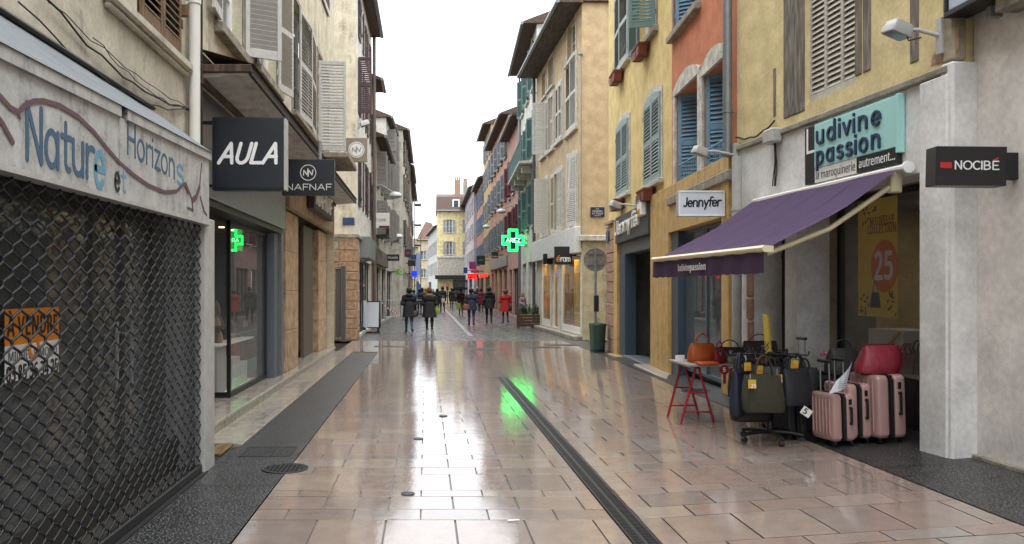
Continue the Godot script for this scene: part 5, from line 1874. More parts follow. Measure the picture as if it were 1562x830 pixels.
	# clothes rails dim inside the window
	for k in 7:
		b = MB.new()
		var hx := lerpf(q3 + 0.3, q4 - 0.3, k / 6.0)
		b.loft([[0.7, hx, -1.6, 0.16, 0.06], [1.2, hx, -1.6, 0.17, 0.07], [1.55, hx, -1.6, 0.2, 0.06], [1.64, hx, -1.6, 0.05, 0.03]], 10)
		part("hanging_garment", b, mat(Color(["3c3a40", "56413f", "2f3640", "6a6660", "403038", "4a4a3c", "332f2d"][k]), 0.8), shopf)
	# step
	b = MB.new()
	b.bb(q1 - 0.35, len - 0.05, 0.0, 0.135, 0.0, 0.34, 0.01)
	part("step_slab", b, bump(world_tex(mat(Color("a39a8b"), 0.35), T.slab, 0.8), T.ripple, 0.1), shopf)
	b = MB.new()
	b.bb(q0 - 0.35, q0 + 0.8, 0.0, 0.05, 0.0, 0.25, 0.01)
	part("step_slab", b, world_tex(mat(Color("a98f5d"), 0.5), T.slab, 0.8), shopf)
	b = MB.new()
	b.bb(q0 + 0.6, q1 - 0.6, 0.0, 0.02, 0.1, 0.42, 0.005)
	part("door_plate", b, M.zinc, shopf)
	# stone corner
	var qn := Node3D.new()
	adopt(qn, "quoin", shopf)
	var y := 0.0
	var kk := 0
	while y < 3.3:
		var y1 := minf(y + rng.randf_range(0.24, 0.36), 3.34)
		b = MB.new()
		b.bb(-0.02 - rng.randf() * 0.01, 1.286 - 0.004, y + 0.006, y1, -0.5, 0.05 + rng.randf() * 0.03, 0.02)
		part("stone", b, M.red_stone, qn)
		y = y1
		kk += 1
	b = MB.new()
	b.bb(0.1, 1.286 - 0.1, 3.36, 3.42, 0.0, 0.12)
	part("cap_stone", b, M.trim, qn)
	b = MB.new()
	b.bb(0.15, 0.55, 2.9, 3.2, 0.085, 0.1, 0.004)
	tag(part("street_plate", b, mat(Color("2f3f5c"), 0.4), self, f), "small dark blue street plate on the stone corner of the yellow house", "street sign")
	# window boxes
	var spots := [[w4, "terracotta window box under the green open shutter of the yellow house", 0.0], [w3, "terracotta window box with green tuft under the pale upper shutters", 1.0], [w2, "terracotta window box under the larger lower green shutters", 0.0], [w1, "terracotta window box under the smaller lower green shutters by the lamp", 0.0]]
	for sp in spots:
		var w: Array = sp[0]
		var bx := thing("window_box", sp[1], "window box", f * Transform3D(Basis.IDENTITY, Vector3((w[0] + w[1]) / 2 - 0.1, w[2] - 0.36, 0.14)), "window boxes on the yellow house")
		b = MB.new()
		b.prism(PackedVector2Array([Vector2(-0.3, 0), Vector2(0.3, 0), Vector2(0.36, 0.2), Vector2(-0.36, 0.2)]), -0.08, 0.1)
		b.bb(-0.38, 0.38, 0.2, 0.245, -0.1, 0.12, 0.008)
		part("box", b, world_tex(mat(Color("8e4a35"), 0.7), T.stone, 1.5), bx)
		b = MB.new()
		for sx in [-0.2, 0.2]: b.tube(PackedVector3Array([Vector3(sx, 0.34, -0.12), Vector3(sx, -0.02, -0.1), Vector3(sx, -0.02, 0.13), Vector3(sx, 0.14, 0.14)]), 0.009, 5)
		part("iron_holder", b, M.black, bx)
		if sp[2] > 0:
			b = MB.new()
			for k in 40:
				var p := Vector3(rng.randf_range(-0.3, 0.1), 0.24, rng.randf_range(-0.06, 0.08))
				var t := p + Vector3(rng.randf_range(-0.12, 0.12), rng.randf_range(0.1, 0.34), rng.randf_range(-0.08, 0.08))
				b.tri(p - Vector3(0.012, 0, 0), p + Vector3(0.012, 0, 0), t)
			part("plant_tuft", b, mat(lin(0.09, 0.13, 0.05), 0.7), bx)

# ---------------------------------------------------------------- right: beige house with white shutters over the shoe shop
func right_beige_house() -> void:
	var f := facade(5.1, 26.8, 4.89, 36.2, false)
	var len := 9.402
	var root := thing("beige_house", "tall beige house with white louvred shutters over the pale shoe shop", "building", f)
	var wm := plaster(Color("c8b08c"), false)
	var tall := 11.05
	var att := [[6.975, 8.401, 9.652, 11.020], [2.995, 4.247, 9.675, 10.873], [1.354, 2.428, 9.663, 10.760]]
	var sec := [[6.818, 8.584, 7.185, 9.623], [4.810, 6.008, 7.264, 9.333], [3.057, 4.247, 7.221, 9.355], [1.269, 2.348, 7.261, 9.407]]
	var fst := [[7.118, 8.691, 3.822, 6.219], [4.390, 6.136, 3.925, 6.102], [1.608, 2.902, 3.957, 6.156]]
	var shop := [1.439, 9.212, 0.12, 2.85]
	part("wall", wall_shape(len, tall, att + sec + fst + [shop], 0.2), wm, root)
	shell(root, len, tall, 9.0, wm, 0.75, 1.6)
	var b := MB.new()
	b.bb(-0.1, len + 0.15, tall - 0.04, tall + 0.005, 0.002, 0.74)
	part("eave_boards", b, M.soffit, root)
	var ws := world_tex(mat(Color("cfccc2"), 0.6), T.wear, 1.0)
	for h in att:
		surround(root, h[0], h[1], h[2], h[3], M.white_trim, 0.12, 0.02, 0.0, 0.1)
		casement(root, h[0], h[1], h[2], h[3], -0.16, M.off_white, 2, 2)
	for h in sec:
		surround(root, h[0], h[1], h[2], h[3], M.white_trim, 0.12, 0.02, 0.12, 0.14)
		casement(root, h[0], h[1], h[2], h[3], -0.16, M.off_white, 2, 3)
	for h in fst:
		surround(root, h[0], h[1], h[2], h[3], M.white_trim, 0.12, 0.02, 0.12, 0.14)
		casement(root, h[0], h[1], h[2], h[3], -0.16, M.off_white, 2, 3)
	pair(root, sec[0][0], sec[0][1], sec[0][2], sec[0][3], 1, 2, ws, false, 0.1)
	pair(root, sec[1][0], sec[1][1], sec[1][2], sec[1][3], 2, 1, ws, false, 0.1)
	pair(root, sec[2][0], sec[2][1], sec[2][2], sec[2][3], 178, 0, ws, false)
	pair(root, sec[3][0], sec[3][1], sec[3][2], sec[3][3], 0, 70, ws, false)
	pair(root, fst[0][0], fst[0][1], fst[0][2], fst[0][3], 0, 14, ws, false, 0.1)
	pair(root, fst[1][0], fst[1][1], fst[1][2], fst[1][3], 177, 2, ws, false, 0.1)
	pair(root, fst[2][0], fst[2][1], fst[2][2], fst[2][3], 178, 88, ws, false)
	downpipe(root, 0.1, 0.2, tall, mat(Color("4c4a48"), 0.5), 0.07, 0.14)
	b = MB.new()
	b.cyl(Vector3(len + 0.02, 3.0, 0.03), Vector3(len + 0.02, 9.304, 0.03), 0.02, 6)
	b.cyl(Vector3(len + 0.02, 9.326, 0.05), Vector3(len + 0.02, 9.368, 0.05), 0.08, 8)
	part("wall_cable", b, M.grey_paint, root)
	# side wing plinth: cream ground floor round the corner
	b = MB.new()
	b.bb(len + 0.003, len + 0.09, 0.0, 3.234, -7.0, -0.004, 0.01)
	part("side_plinth", b, plaster(Color("c3b795")), root)
	b = MB.new()
	b.bb(len + 0.003, len + 0.2, 3.234 + 0.002, 3.426, -7.0, 0.1, 0.02)
	part("side_cornice", b, M.white_trim, root)

	var shopf := thing("shoe_storefront", "pale shoe shop front with white fascia and warm yellow lit windows", "shop front", f)
	var cw := plaster(Color("dcd6c8"))
	b = MB.new()
	b.bb(0.0, len + 0.02, 2.86, 3.72, 0.003, 0.25, 0.015)
	part("fascia", b, world_tex(mat(Color("d9d8d4"), 0.5), T.wear, 0.4), shopf)
	for pr in [[0.05, shop[0]], [3.438, 3.884], [5.085, 5.879], [9.212, len + 0.01]]:
		b = MB.new()
		b.bb(pr[0], pr[1], 0.0, 2.858, -0.12, 0.016, 0.006)
		part("pier", b, cw, shopf)
	shop_glazing(shopf, shop[0], 3.438, 0.15, 2.84, -0.02, M.off_white, 1, 0.3)
	shop_glazing(shopf, 3.884, 5.085, 0.15, 2.84, -0.06, M.off_white, 1)
	shop_glazing(shopf, 5.879, 9.212, 0.15, 2.84, -0.02, M.off_white, 1, 0.25)
	b = MB.new()
	b.bb(0.1, len, 0.13, 0.15, -5.0, -0.13)
	b.bb(0.1, len, 0.15, 3.0, -5.05, -5.0)
	b.bb(0.1, len, 3.0, 3.05, -5.0, -0.2)
	b.bb(0.1, 0.15, 0.13, 3.0, -5.0, -0.2)
	b.bb(len - 0.15, len - 0.1, 0.13, 3.0, -5.0, -0.2)
	part("room", b, world_tex(mat(Color("c7a428"), 0.8), T.wear, 0.5), shopf)
	b = MB.new()
	b.bb(0.06, len + 0.01, 0.0, 0.128, -0.5, 0.3, 0.01)
	part("step_slab", b, M.trim, shopf)
	for k in 4:
		b = MB.new()
		b.bb(0.8 + k * 2.2, 2.2 + k * 2.2, 2.97, 2.99, -0.3, -0.18)
		part("ceiling_lamp", b, glow(Color(1.0, 0.87, 0.55), 0.8), shopf)
		var l := AreaLight3D.new()
		l.name = "shop_light_%03d" % k
		l.area_size = Vector2(1.3, 0.12)
		l.light_energy = 0.9
		l.light_color = Color(1.0, 0.85, 0.5)
		l.area_range = 10.0
		l.area_attenuation = 2.0
		l.shadow_enabled = true
		l.rotation_degrees = Vector3(-90, 0, 0)
		l.position = Vector3(1.5 + k * 2.2, 2.95, -0.24)
		shopf.add_child(l)
	for q in [[1.439, 3.363], [5.944, 9.109]]:
		b = MB.new()
		b.bb(q[0], q[1], 0.16, 2.75, -0.5, -0.45)
		part("yellow_backdrop", b, world_tex(mat(Color("c4a01a"), 0.7), T.wear, 0.5), shopf)
	for k in 10:      # shelves of shoes deep in the shop
		b = MB.new()
		var xx := 0.6 + k * 0.9
		b.bb(xx, xx + 0.6, 0.5, 0.54, -2.4, -2.0)
		b.bb(xx, xx + 0.6, 1.1, 1.14, -2.4, -2.0)
		for q in 4: b.loft([[0.54 + 0.6 * (q % 2), xx + 0.15 + 0.28 * (q / 2), -2.2, 0.05, 0.12], [0.64 + 0.6 * (q % 2), xx + 0.15 + 0.28 * (q / 2), -2.2, 0.04, 0.07]], 8)
		part("shoe_shelf", b, mat(Color(["7b4f2c", "39312c", "a08a60"][k % 3]), 0.6), shopf)

# ---------------------------------------------------------------- further houses on the right
func right_far_houses() -> void:
	var teal := world_tex(mat(Color("5a7a76"), 0.6), T.wear, 1.0)
	var red := world_tex(mat(Color("6b3a42"), 0.6), T.wear, 1.0)
	var grey := world_tex(mat(Color("8b9296"), 0.6), T.wear, 1.0)
	var r := street_house("white_house", "white house with green shutters and a long teal balcony beyond the beige house", facade(4.89, 36.2, 5.2, 45, false), 8.805, 13.4, plaster(Color("d9d7ca")), {"floors": [4.6, 7.7, 10.9], "n": 3, "ww": 1.0, "wt": 2.0, "shutters": teal, "open": 160.0, "trim": M.white_trim, "over": 0.6, "shop": [[1.2, 3.4, 0.1, 3.0], [4.6, 7.4, 0.1, 3.0]], "shop_frame": M.off_white, "pipe": true, "pipe_far": false, "chimney": [6.5]})
	var b := MB.new()
	b.bb(0.6, 8.4, 7.3, 7.42, 0.0, 0.75, 0.02)
	for k in 4: b.bb(1.0 + k * 2.2, 1.2 + k * 2.2, 6.95, 7.298, 0.0, 0.6, 0.02)
	var bal := part("balcony", b, M.white_trim, r)
	b = MB.new()
	b.bb(0.6, 8.4, 8.3, 8.36, 0.68, 0.73)
	b.bb(0.6, 8.4, 7.42, 7.46, 0.68, 0.73)
	for k in 60: b.bb(0.62 + k * 0.131, 0.65 + k * 0.131, 7.46, 8.3, 0.69, 0.715)
	part("balustrade", b, teal, bal).set_meta("kind", "stuff")
	var rd := street_house("pink_house", "pink house with dark red open shutters behind the green cross", facade(5.2, 45, 5.3, 53, false), 8.001, 11.2, plaster(Color("c29a8c")), {"floors": [4.4, 7.4], "n": 3, "ww": 0.95, "wt": 2.0, "shutters": red, "open": 150.0, "trim": M.white_trim, "over": 0.5, "shop": [[0.8, 2.6, 0.1, 2.9], [3.4, 6.8, 0.1, 2.9]], "pipe": true})
	b = MB.new()
	b.bb(7.2, 7.8, 11.3, 13.1, -1.0, -0.35, 0.02)
	b.bb(7.15, 7.85, 13.1, 13.22, -1.06, -0.29)
	part("chimney", b, M.trim, rd)
	street_house("orange_house", "long orange house with grey shutters and arched grey ground floor", facade(5.3, 53, 5.3, 67, false), 14.000, 13.0, plaster(Color("bd9279")), {"floors": [4.6, 7.6, 10.4], "n": 5, "ww": 0.95, "wt": 1.8, "shutters": grey, "open": 150.0, "trim": M.trim, "over": 0.5, "shop": [[0.9, 2.6, 0.1, 2.9], [4.0, 5.8, 0.1, 3.1], [7.6, 9.6, 0.1, 3.1], [11.0, 13.2, 0.1, 3.0]], "fascia": [3.2, 3.9, world_tex(mat(Color("8f8b83"), 0.6), T.wear, 0.5)]})
	street_house("ochre_narrow_house", "narrow tall ochre house rising past the long orange house", facade(5.3, 67, 5.3, 75, false), 8.000, 15.2, plaster(Color("c2a873")), {"floors": [4.6, 7.6, 10.6, 13.0], "n": 3, "wt": 1.7, "shutters": grey, "over": 0.6, "shop": [[1.0, 6.8, 0.1, 2.9]]})
	street_house("rust_house", "rust coloured house with blue shutters far down the right side", facade(5.3, 75, 5.3, 86, false), 11.000, 11.9, plaster(Color("b58672")), {"floors": [4.4, 7.2, 9.8], "n": 4, "wt": 1.6, "shutters": world_tex(mat(Color("6d8298"), 0.6), T.wear, 1.0), "over": 0.5, "shop": [[0.8, 4.6, 0.1, 2.9], [5.6, 10.0, 0.1, 2.9]], "chimney": [8.5]})
	street_house("lilac_house", "pale lilac house farthest down the right side before the yellow one", facade(5, 86, 5, 105, false), 19.000, 12.4, plaster(Color("bdb0b2")), {"floors": [4.4, 7.2, 9.8], "n": 5, "wt": 1.6, "shutters": world_tex(mat(Color("b9b7b8"), 0.6), T.wear, 1.0), "over": 0.5, "shop": [[0.8, 6.6, 0.1, 2.9], [8.6, 16.0, 0.1, 2.9]]})

# ---------------------------------------------------------------- further houses on the left
func left_far_houses() -> void:
	var dark := world_tex(mat(Color("4a2f33"), 0.6), T.wear, 1.0)
	var greyw := world_tex(mat(Color("8a857e"), 0.6), T.wear, 1.0)
	var f := facade(-2.3, 26.8, -2.3, 34.2, true)
	var len := 7.400
	var root := thing("white_corner_house", "white corner house with dark red shutters and tan stone quoins", "building", f)
	var wm := plaster(Color("dfdbd0"))
	var hs := []
	for fl in [4.5, 7.6, 10.2]:
		for x in [1.3, 3.6, 5.9]: hs.append([x - 0.45, x + 0.45, fl, fl + (1.9 if fl < 9 else 1.4)])
	var shop := [1.3, 7.2, 0.1, 2.7]
	part("wall", wall_shape(len, 12.2, hs + [shop], 0.2), wm, root)
	shell(root, len, 12.2, 9.0, plaster(Color("dbd0b8")), 0.4)
	var k := 0
	for h in hs:
		casement(root, h[0], h[1], h[2], h[3], -0.16, M.off_white, 2, 3)
		pair(root, h[0], h[1], h[2], h[3], 88 if k == 3 else [0, 176, 178][k % 3], [0, 178, 176][k % 3], dark, false)
		k += 1
	shop_glazing(root, shop[0], shop[1], shop[2], shop[3], -0.14, M.black, 5, 0.3)
	downpipe(root, len - 0.1, 0.2, 12.2, mat(Color("57534e"), 0.5), 0.07, 0.14)
	for q in [[1.5, 2.9], [3.1, 4.9]]:
		var bx := MB.new()
		bx.bb(q[0], q[1], 2.75, 3.5, 0.003, 0.34, 0.01)
		part("sign_box", bx, M.zinc, root)
	var q := Node3D.new()
	adopt(q, "quoin", root)
	var y := 0.0
	k = 0
	while y < 3.2:
		var y1 := y + rng.randf_range(0.26, 0.4)
		var back := -0.9 if k % 2 else -1.3
		var b := MB.new()
		b.bb(-0.03 - 0.012 * rng.randf(), 0.7 if k % 2 else 1.15, y + 0.006, y1, -0.55, 0.03 + 0.015 * rng.randf(), 0.02)
		part("stone", b, M.red_stone, q)
		var x := -0.56
		while x > -2.2:
			var wd := rng.randf_range(0.35, 0.7)
			b = MB.new()
			b.bb(-0.02 - 0.02 * rng.randf(), 0.1, y + 0.006, y1, x - wd + 0.008, x, 0.02)
			part("stone", b, M.red_stone if rng.randf() < 0.7 else M.trim, q)
			x -= wd
		y = y1
		k += 1
	var bl := MB.new()
	bl.bb(-0.08, len, 3.36, 3.46, 0.003, 0.1, 0.01)
	bl.bb(-0.08, -0.003, 3.36, 3.46, -3.0, 0.0)
	part("string_course", bl, M.trim, root)
	var sp := MB.new()
	sp.bb(-0.03, -0.004, 3.773, 4.008, -0.429, -0.793 + 0.75, 0.004)
	tag(part("street_plate", sp, mat(Color("2b3f63"), 0.4), self, f), "dark blue street name plate on the cream side wall above the left pillar", "street sign")

	street_house("salmon_house", "narrow salmon house with deep red eaves past the white corner house", facade(-2.3, 34.2, -2.3, 36.3, true), 2.100, 10.4, plaster(Color("b8806c")), {"floors": [4.4, 7.4], "n": 1, "wt": 1.7, "shutters": dark, "over": 0.4, "shop": [[0.4, 1.7, 0.1, 2.8]]})
	var b4 := street_house("low_grey_house", "low grey-beige house with dark overhanging eaves on the left", facade(-2.25, 36.3, -2.15, 44, true), 7.701, 8.4, plaster(Color("c8bfae")), {"floors": [4.2, 6.4], "n": 3, "wt": 1.5, "shutters": greyw, "open": 100.0, "over": 0.4, "shop": [[0.6, 3.4, 0.1, 2.7], [4.2, 7.2, 0.1, 2.7]], "fascia": [2.8, 3.5, world_tex(mat(Color("6f675c"), 0.6), T.wear, 0.5)]})
	var bb := MB.new()
	bb.bb(0.3, 2.4, 4.05, 4.12, 0.0, 0.5)
	for i in 14: bb.cyl(Vector3(0.35 + i * 0.155, 4.12, 0.46), Vector3(0.35 + i * 0.155, 4.95, 0.46), 0.014, 5)
	bb.bb(0.3, 2.4, 4.95, 5.0, 0.44, 0.48)
	part("iron_balcony", bb, M.black, b4)
	street_house("gabled_house", "pale gabled house with grey shutters rising behind the low one on the left", facade(-2.15, 44, -2, 49, true), 5.002, 10.9, plaster(Color("d6d2c8")), {"floors": [4.4, 7.4, 9.2], "n": 2, "wt": 1.6, "shutters": greyw, "open": 100.0, "over": 0.25, "shop": [[0.5, 4.5, 0.1, 2.7]]})
	street_house("long_cream_house", "long cream house jutting forward with grey shutters mid-way down the left", facade(-1.4, 49, -1.35, 62, true), 13.000, 11.2, plaster(Color("d6d0c0")), {"floors": [4.4, 7.2, 9.4], "n": 4, "wt": 1.5, "shutters": greyw, "open": 165.0, "over": 0.3, "shop": [[0.6, 4.0, 0.1, 2.8], [5.0, 8.0, 0.1, 2.8], [9.0, 12.4, 0.1, 2.8]], "pipe": true})
	street_house("ochre_eaves_house", "ochre house with jutting brown eaves beyond the long cream house", facade(-1.35, 62, -1.3, 72, true), 10.000, 11.0, plaster(Color("c4ad90")), {"floors": [4.4, 7.2], "n": 3, "wt": 1.6, "shutters": greyw, "over": 0.35, "shop": [[0.6, 9.0, 0.1, 2.8]]})
	street_house("last_left_house", "last tall beige house before the street opens on the left", facade(-1.45, 72, -1.4, 87, true), 15.000, 11.0, plaster(Color("c8bba9")), {"floors": [4.4, 7.2], "n": 4, "wt": 1.6, "shutters": greyw, "over": 0.4, "shop": [[0.6, 13.0, 0.1, 2.8]]})

# ---------------------------------------------------------------- where the street ends
func far_end() -> void:
	var white := world_tex(mat(Color("c3c3c0"), 0.6), T.wear, 1.0)
	var D := 105.0
	var r := street_house("pale_yellow_house", "pale yellow house with dark mansard roof facing up the street", at(1.428, 0, D), 8.0, 11.730, plaster(Color("ecdca6")), {"floors": [6.1, 8.9], "n": 3, "wt": 1.75, "ww": 0.8, "shutters": white, "open": 174.0, "over": 0.4, "rise": 0.3, "inset": 0.3, "shop": [[2.0, 3.6, 0.1, 2.9], [4.6, 7.2, 0.1, 2.9]]})
	var b := MB.new()
	b.bb(0.003, 8.0, 3.0, 5.75, 0.004, 0.06)
	part("stone_facing", b, world_tex(mat(Color("c2bcae"), 0.8), T.stone, 0.6), r)
	b = MB.new()
	b.bb(-0.05, 8.0, 5.752, 5.95, 0.004, 0.16)
	part("string_course", b, M.white_trim, r)
	b = MB.new()
	b.bb(-0.3, 8.0, 3.0, 3.5, 0.061, 1.3, 0.03)
	part("black_canopy", b, M.black, r)
	b = MB.new()
	var H := 11.730
	b.tf = Transform3D(Basis(Vector3(0, 0, -1), Vector3(0, 1, 0), Vector3(1, 0, 0)), Vector3.ZERO)
	b.prism(PackedVector2Array([Vector2(-0.3, H + 0.12), Vector2(0.5, H + 1.9), Vector2(4.5, H + 2.7), Vector2(9.0, H + 0.12)]), -0.1, 8.1)
	part("mansard_roof", b, M.roof, r)
	b = MB.new()
	b.bb(1.95, 2.85, H + 0.3, H + 1.5, -0.6, 0.12, 0.02)
	var dm := part("dormer", b, M.white, r)
	b = MB.new()
	b.bb(2.1, 2.7, H + 0.4, H + 1.35, 0.121, 0.13)
	part("dormer_pane", b, mat(Color("2e3338"), 0.1), dm)
	for q in [[2.3, 3.1, 2.4], [3.45, 4.0, 2.2]]:
		b = MB.new()
		b.bb(q[0], q[1], H + 2.0, H + 2.0 + q[2], -3.4, -2.8, 0.02)
		var ch := part("chimney", b, M.red_stone if q[0] < 3 else M.trim, r)
		for k in 3:
			b = MB.new()
			b.cyl(Vector3(lerpf(q[0] + 0.12, q[1] - 0.12, k / 2.0), H + 2.0 + q[2], -3.1), Vector3(lerpf(q[0] + 0.12, q[1] - 0.12, k / 2.0), H + 2.4 + q[2], -3.1), 0.1, 8)
			part("chimney_pot", b, M.red_stone, ch)
	# houses past it where the street bends
	street_house("bend_house", "grey-white house on the bend beside the pale yellow house", facade(1.45, 108.0, 0.3, 128.0, false), 20.0, 10.0, plaster(Color("c9c7c2")), {"floors": [3.8, 6.6], "n": 6, "wt": 1.6, "shutters": white, "over": 0.4, "shop": [[1.0, 8.0, 0.1, 2.8]]})
	var red_tiles := world_tex(mat(Color("9a7a6c"), 0.8), T.stone, 0.9)
	var rh := street_house("red_roof_house", "distant house with a red tiled roof closing the street", at(-1.306, 0, 136.0), 3.4, 9.919, plaster(Color("cbbb9e")), {"floors": [3.6, 6.6], "n": 2, "wt": 1.5, "shutters": white, "over": 0.3, "rise": 0.3})
	b = MB.new()
	b.prism(PackedVector2Array([Vector2(-0.3, 9.919 + 0.1), Vector2(3.7, 9.919 + 0.1), Vector2(2.2, 12.748), Vector2(1.2, 12.965)]), -6.0, -0.1)
	part("tiled_roof", b, red_tiles, rh)
	street_house("closing_house", "far yellow-grey house at the very end of the street", at(-8.0, 0, 150.0), 30.0, 9.5, plaster(Color("b8ad8c")), {"floors": [3.6, 6.2], "n": 12, "wt": 1.5, "shutters": white, "over": 0.3})
	street_house("side_street_house", "cream house wall glimpsed up the side street past the yellow corner", facade(9.0, 21.9, 22.0, 21.9, false), 13.0, 9.0, plaster(Color("b9a98a")), {"floors": [4.0, 6.6], "n": 3})
	# scaffold on the left
	var sc := thing("scaffold", "grey scaffold tower with timber decks far down the left side", "scaffold", at(-1.15, 0, 82.0))
	for sx in [0.0, 0.62]:
		for sz in [0.0, 1.6]:
			b = MB.new()
			b.cyl(Vector3(sx, 0, sz), Vector3(sx, 10.6, sz), 0.04, 6)
			part("pole", b, M.steel, sc)
	for k in 5:
		b = MB.new()
		b.bb(-0.05, 0.66, 2.0 * k + 2.0, 2.0 * k + 2.08, -0.1, 1.7)
		part("deck", b, M.wood_grey, sc)
		b = MB.new()
		b.cyl(Vector3(0, 2.0 * k + 3.0, 1.6), Vector3(0.62, 2.0 * k + 3.0, 1.6), 0.03, 6)
		part("guard_rail", b, M.steel, sc)

# ---------------------------------------------------------------- flag signs
func flag(label: String, x: float, y: float, w: float, h: float, d: float, m: Material, deep := 0.1) -> Node3D:
	var x0 := x - w / 2
	var x1 := x + w / 2
	var y0 := y - h / 2
	var y1 := y + h / 2
	var o := thing("flag_sign", label, "shop sign", at(x, y, d))
	var b := MB.new()
	b.bb((x0 - x1) / 2, (x1 - x0) / 2, (y0 - y1) / 2, (y1 - y0) / 2, -deep, 0.0, 0.01)
	part("box", b, m, o)
	b = MB.new()
	var s := -1.0 if x0 < 0.0 else 1.0
	b.bb((x1 - x0) / 2 * s, (x1 - x0) / 2 * s + s * 0.35, -0.03, 0.03, -deep * 0.7, -deep * 0.3)
	part("bracket", b, M.black, o)
	return o

func street_signs() -> void:
	var I := Basis.IDENTITY
	# white light box of the clothes shop
	var j := thing("light_box_sign", "white Jennyfer light box sign in a pale metal frame by the awning", "shop sign", at(3.852, 2.855, 11.45))
	var hw := 0.325
	var hh := 0.179
	var b := MB.new()
	b.bb(-hw, hw, -hh, hh, -0.12, -0.006, 0.006)
	part("box", b, M.pale_paint, j)
	b = MB.new()
	b.bb(-hw + 0.025, hw - 0.025, -hh + 0.025, hh - 0.025, -0.0055, 0.0, 0.003)
	part("face", b, mat(Color("d5dae4"), 0.3), j)
	b = MB.new()
	for q in [[-hw, hw, hh - 0.024, hh], [-hw, hw, -hh, -hh + 0.024]]: b.bb(q[0], q[1], q[2], q[3], -0.0055, 0.008, 0.003)
	for q in [[-hw, -hw + 0.024], [hw - 0.024, hw]]: b.bb(q[0], q[1], -hh + 0.0245, hh - 0.0245, -0.0055, 0.0078, 0.003)
	part("frame", b, M.white, j)
	letters("Jennyfer", 0.082, M.black, j, Transform3D(I, Vector3(-0.255, -0.045, 0.001)), {"wide": 0.51, "pen": 0.26, "slant": 0.08, "deep": 0.003, "fall": 0.02})
	b = MB.new()
	b.bb(hw, hw + 0.14, -0.16, 0.2, -0.09, -0.03, 0.005)
	b.bb(hw + 0.02, hw + 0.05, -0.17, 0.21, -0.095, -0.02, 0.004)
	part("bracket", b, world_tex(mat(Color("b79a5a"), 0.6), T.wear, 1.0), j)

	var e := flag("square black éram sign with orange accent on the pale shoe shop", 4.626, 2.804, 0.596, 0.607, 27.6, M.black, 0.14)
	letters("ram", 0.13, M.white, e, Transform3D(I, Vector3(-0.1, -0.2, 0.001)), {"wide": 0.33, "pen": 0.2, "deep": 0.003})
	letters("é", 0.13, mat(Color("d8843a"), 0.5), e, Transform3D(I, Vector3(-0.24, -0.2, 0.001)), {"wide": 0.12, "pen": 0.2, "deep": 0.003})
	flag("small dark box sign left of the square black sign on the shoe shop", 4.762, 2.853, 0.358, 0.410, 32.0, M.black_gloss, 0.2)
	var rp := thing("street_plate", "navy street name plate with white lettering high on the beige side wall", "street sign", at(5.602, 4.189, 26.78))
	b = MB.new()
	b.bb(-0.23, 0.23, -0.16, 0.16, -0.012, 0.0, 0.003)
	part("plate", b, mat(Color("1f2b45"), 0.4), rp)
	for q in [["RUE", 0.04, 0.1, 0.1], ["GÉNÉRAL", 0.06, 0.02, 0.34], ["ET PONT", 0.045, -0.06, 0.36], ["XIXe SIÈCLE", 0.03, -0.12, 0.2]]: print_text(q[0], q[1], M.off_white, rp, Transform3D(I, Vector3(0, q[2], 0.002)), q[3])

	var cu := flag("white hanging sign with maroon foot over the left shops", -1.945, 4.646, 0.710, 0.653, 35.5, M.off_white)
	print_text("CUISINE", 0.11, M.black, cu, Transform3D(I, Vector3(0, 0.02, 0.002)), 0.42)
	b = MB.new()
	b.bb(-0.1, 0.35, -0.32, -0.22, 0.0005, 0.006)
	part("maroon_foot", b, mat(Color("5f2a30"), 0.5), cu)
	var nv := flag("long dark sign with pale script over a left shop", -1.754, 3.336, 0.688, 0.344, 43.0, M.black)
	print_text("Nouvelle", 0.14, M.off_white, nv, Transform3D(I, Vector3(0, 0, 0.002)), 0.5)
	var nr := flag("navy and red flag sign beside the left far shops", -1.165, 3.980, 0.416, 0.499, 52.0, mat(Color("232b48"), 0.4))
	b = MB.new()
	b.bb(-0.15, 0.15, -0.06, 0.06, 0.0, 0.01)
	part("red_band", b, mat(Color("a03038"), 0.5), nr)
	flag("broad black flag sign under the navy and red one", -0.968, 3.432, 0.528, 0.396, 55.0, M.black)
	flag("dark blue flag sign right of the navy and red one", -0.882, 3.958, 0.371, 0.348, 58.0, mat(Color("1c3d66"), 0.4))
	var gn := flag("green shop sign with pale ring on the left far down", -1.428, 2.635, 0.470, 0.307, 45.2, mat(Color("6f9a2b"), 0.5))
	b = MB.new()
	var ring := PackedVector2Array()
	for k in 16: ring.append(Vector2.from_angle(k * TAU / 16) * 0.09)
	b.tf = Transform3D(I, Vector3(0.06, 0, 0.001))
	b.stroke(ring, 0.03, 0, 0.003, true)
	part("ring_mark", b, M.off_white, gn)
	flag("bright blue lit flag sign far down on the left", -0.888, 2.826, 0.432, 0.432, 60.0, glow(Color(0.05, 0.22, 0.85), 0.45))
	flag("tall pale blue hanging banner far down on the left", -0.710, 3.865, 0.398, 1.931, 71.0, mat(Color("9fb4d8"), 0.6), 0.03)
	var bf := thing("beach_flag", "curved blue advertising flag standing in the street on the left", "advertising flag", at(-0.792, 0, 66.0))
	b = MB.new()
	b.prism(PackedVector2Array([Vector2(0.03, 0.5), Vector2(0.42, 0.55), Vector2(0.44, 1.5), Vector2(0.34, 2.0), Vector2(0.18, 2.3), Vector2(0.03, 2.35)]), -0.006, 0.006)
	part("cloth", b, mat(Color("3d6fb5"), 0.7), bf)
	b = MB.new()
	b.cyl(Vector3(0, 0, 0), Vector3(0, 2.4, 0), 0.02, 6)
	b.bb(-0.3, 0.3, 0.0, 0.03, -0.2, 0.2)
	part("pole", b, M.steel, bf)

	var bl := flag("black flag sign with pale lettering over the arched grey shop", 4.536, 3.940, 0.432, 0.432, 54.0, M.black)
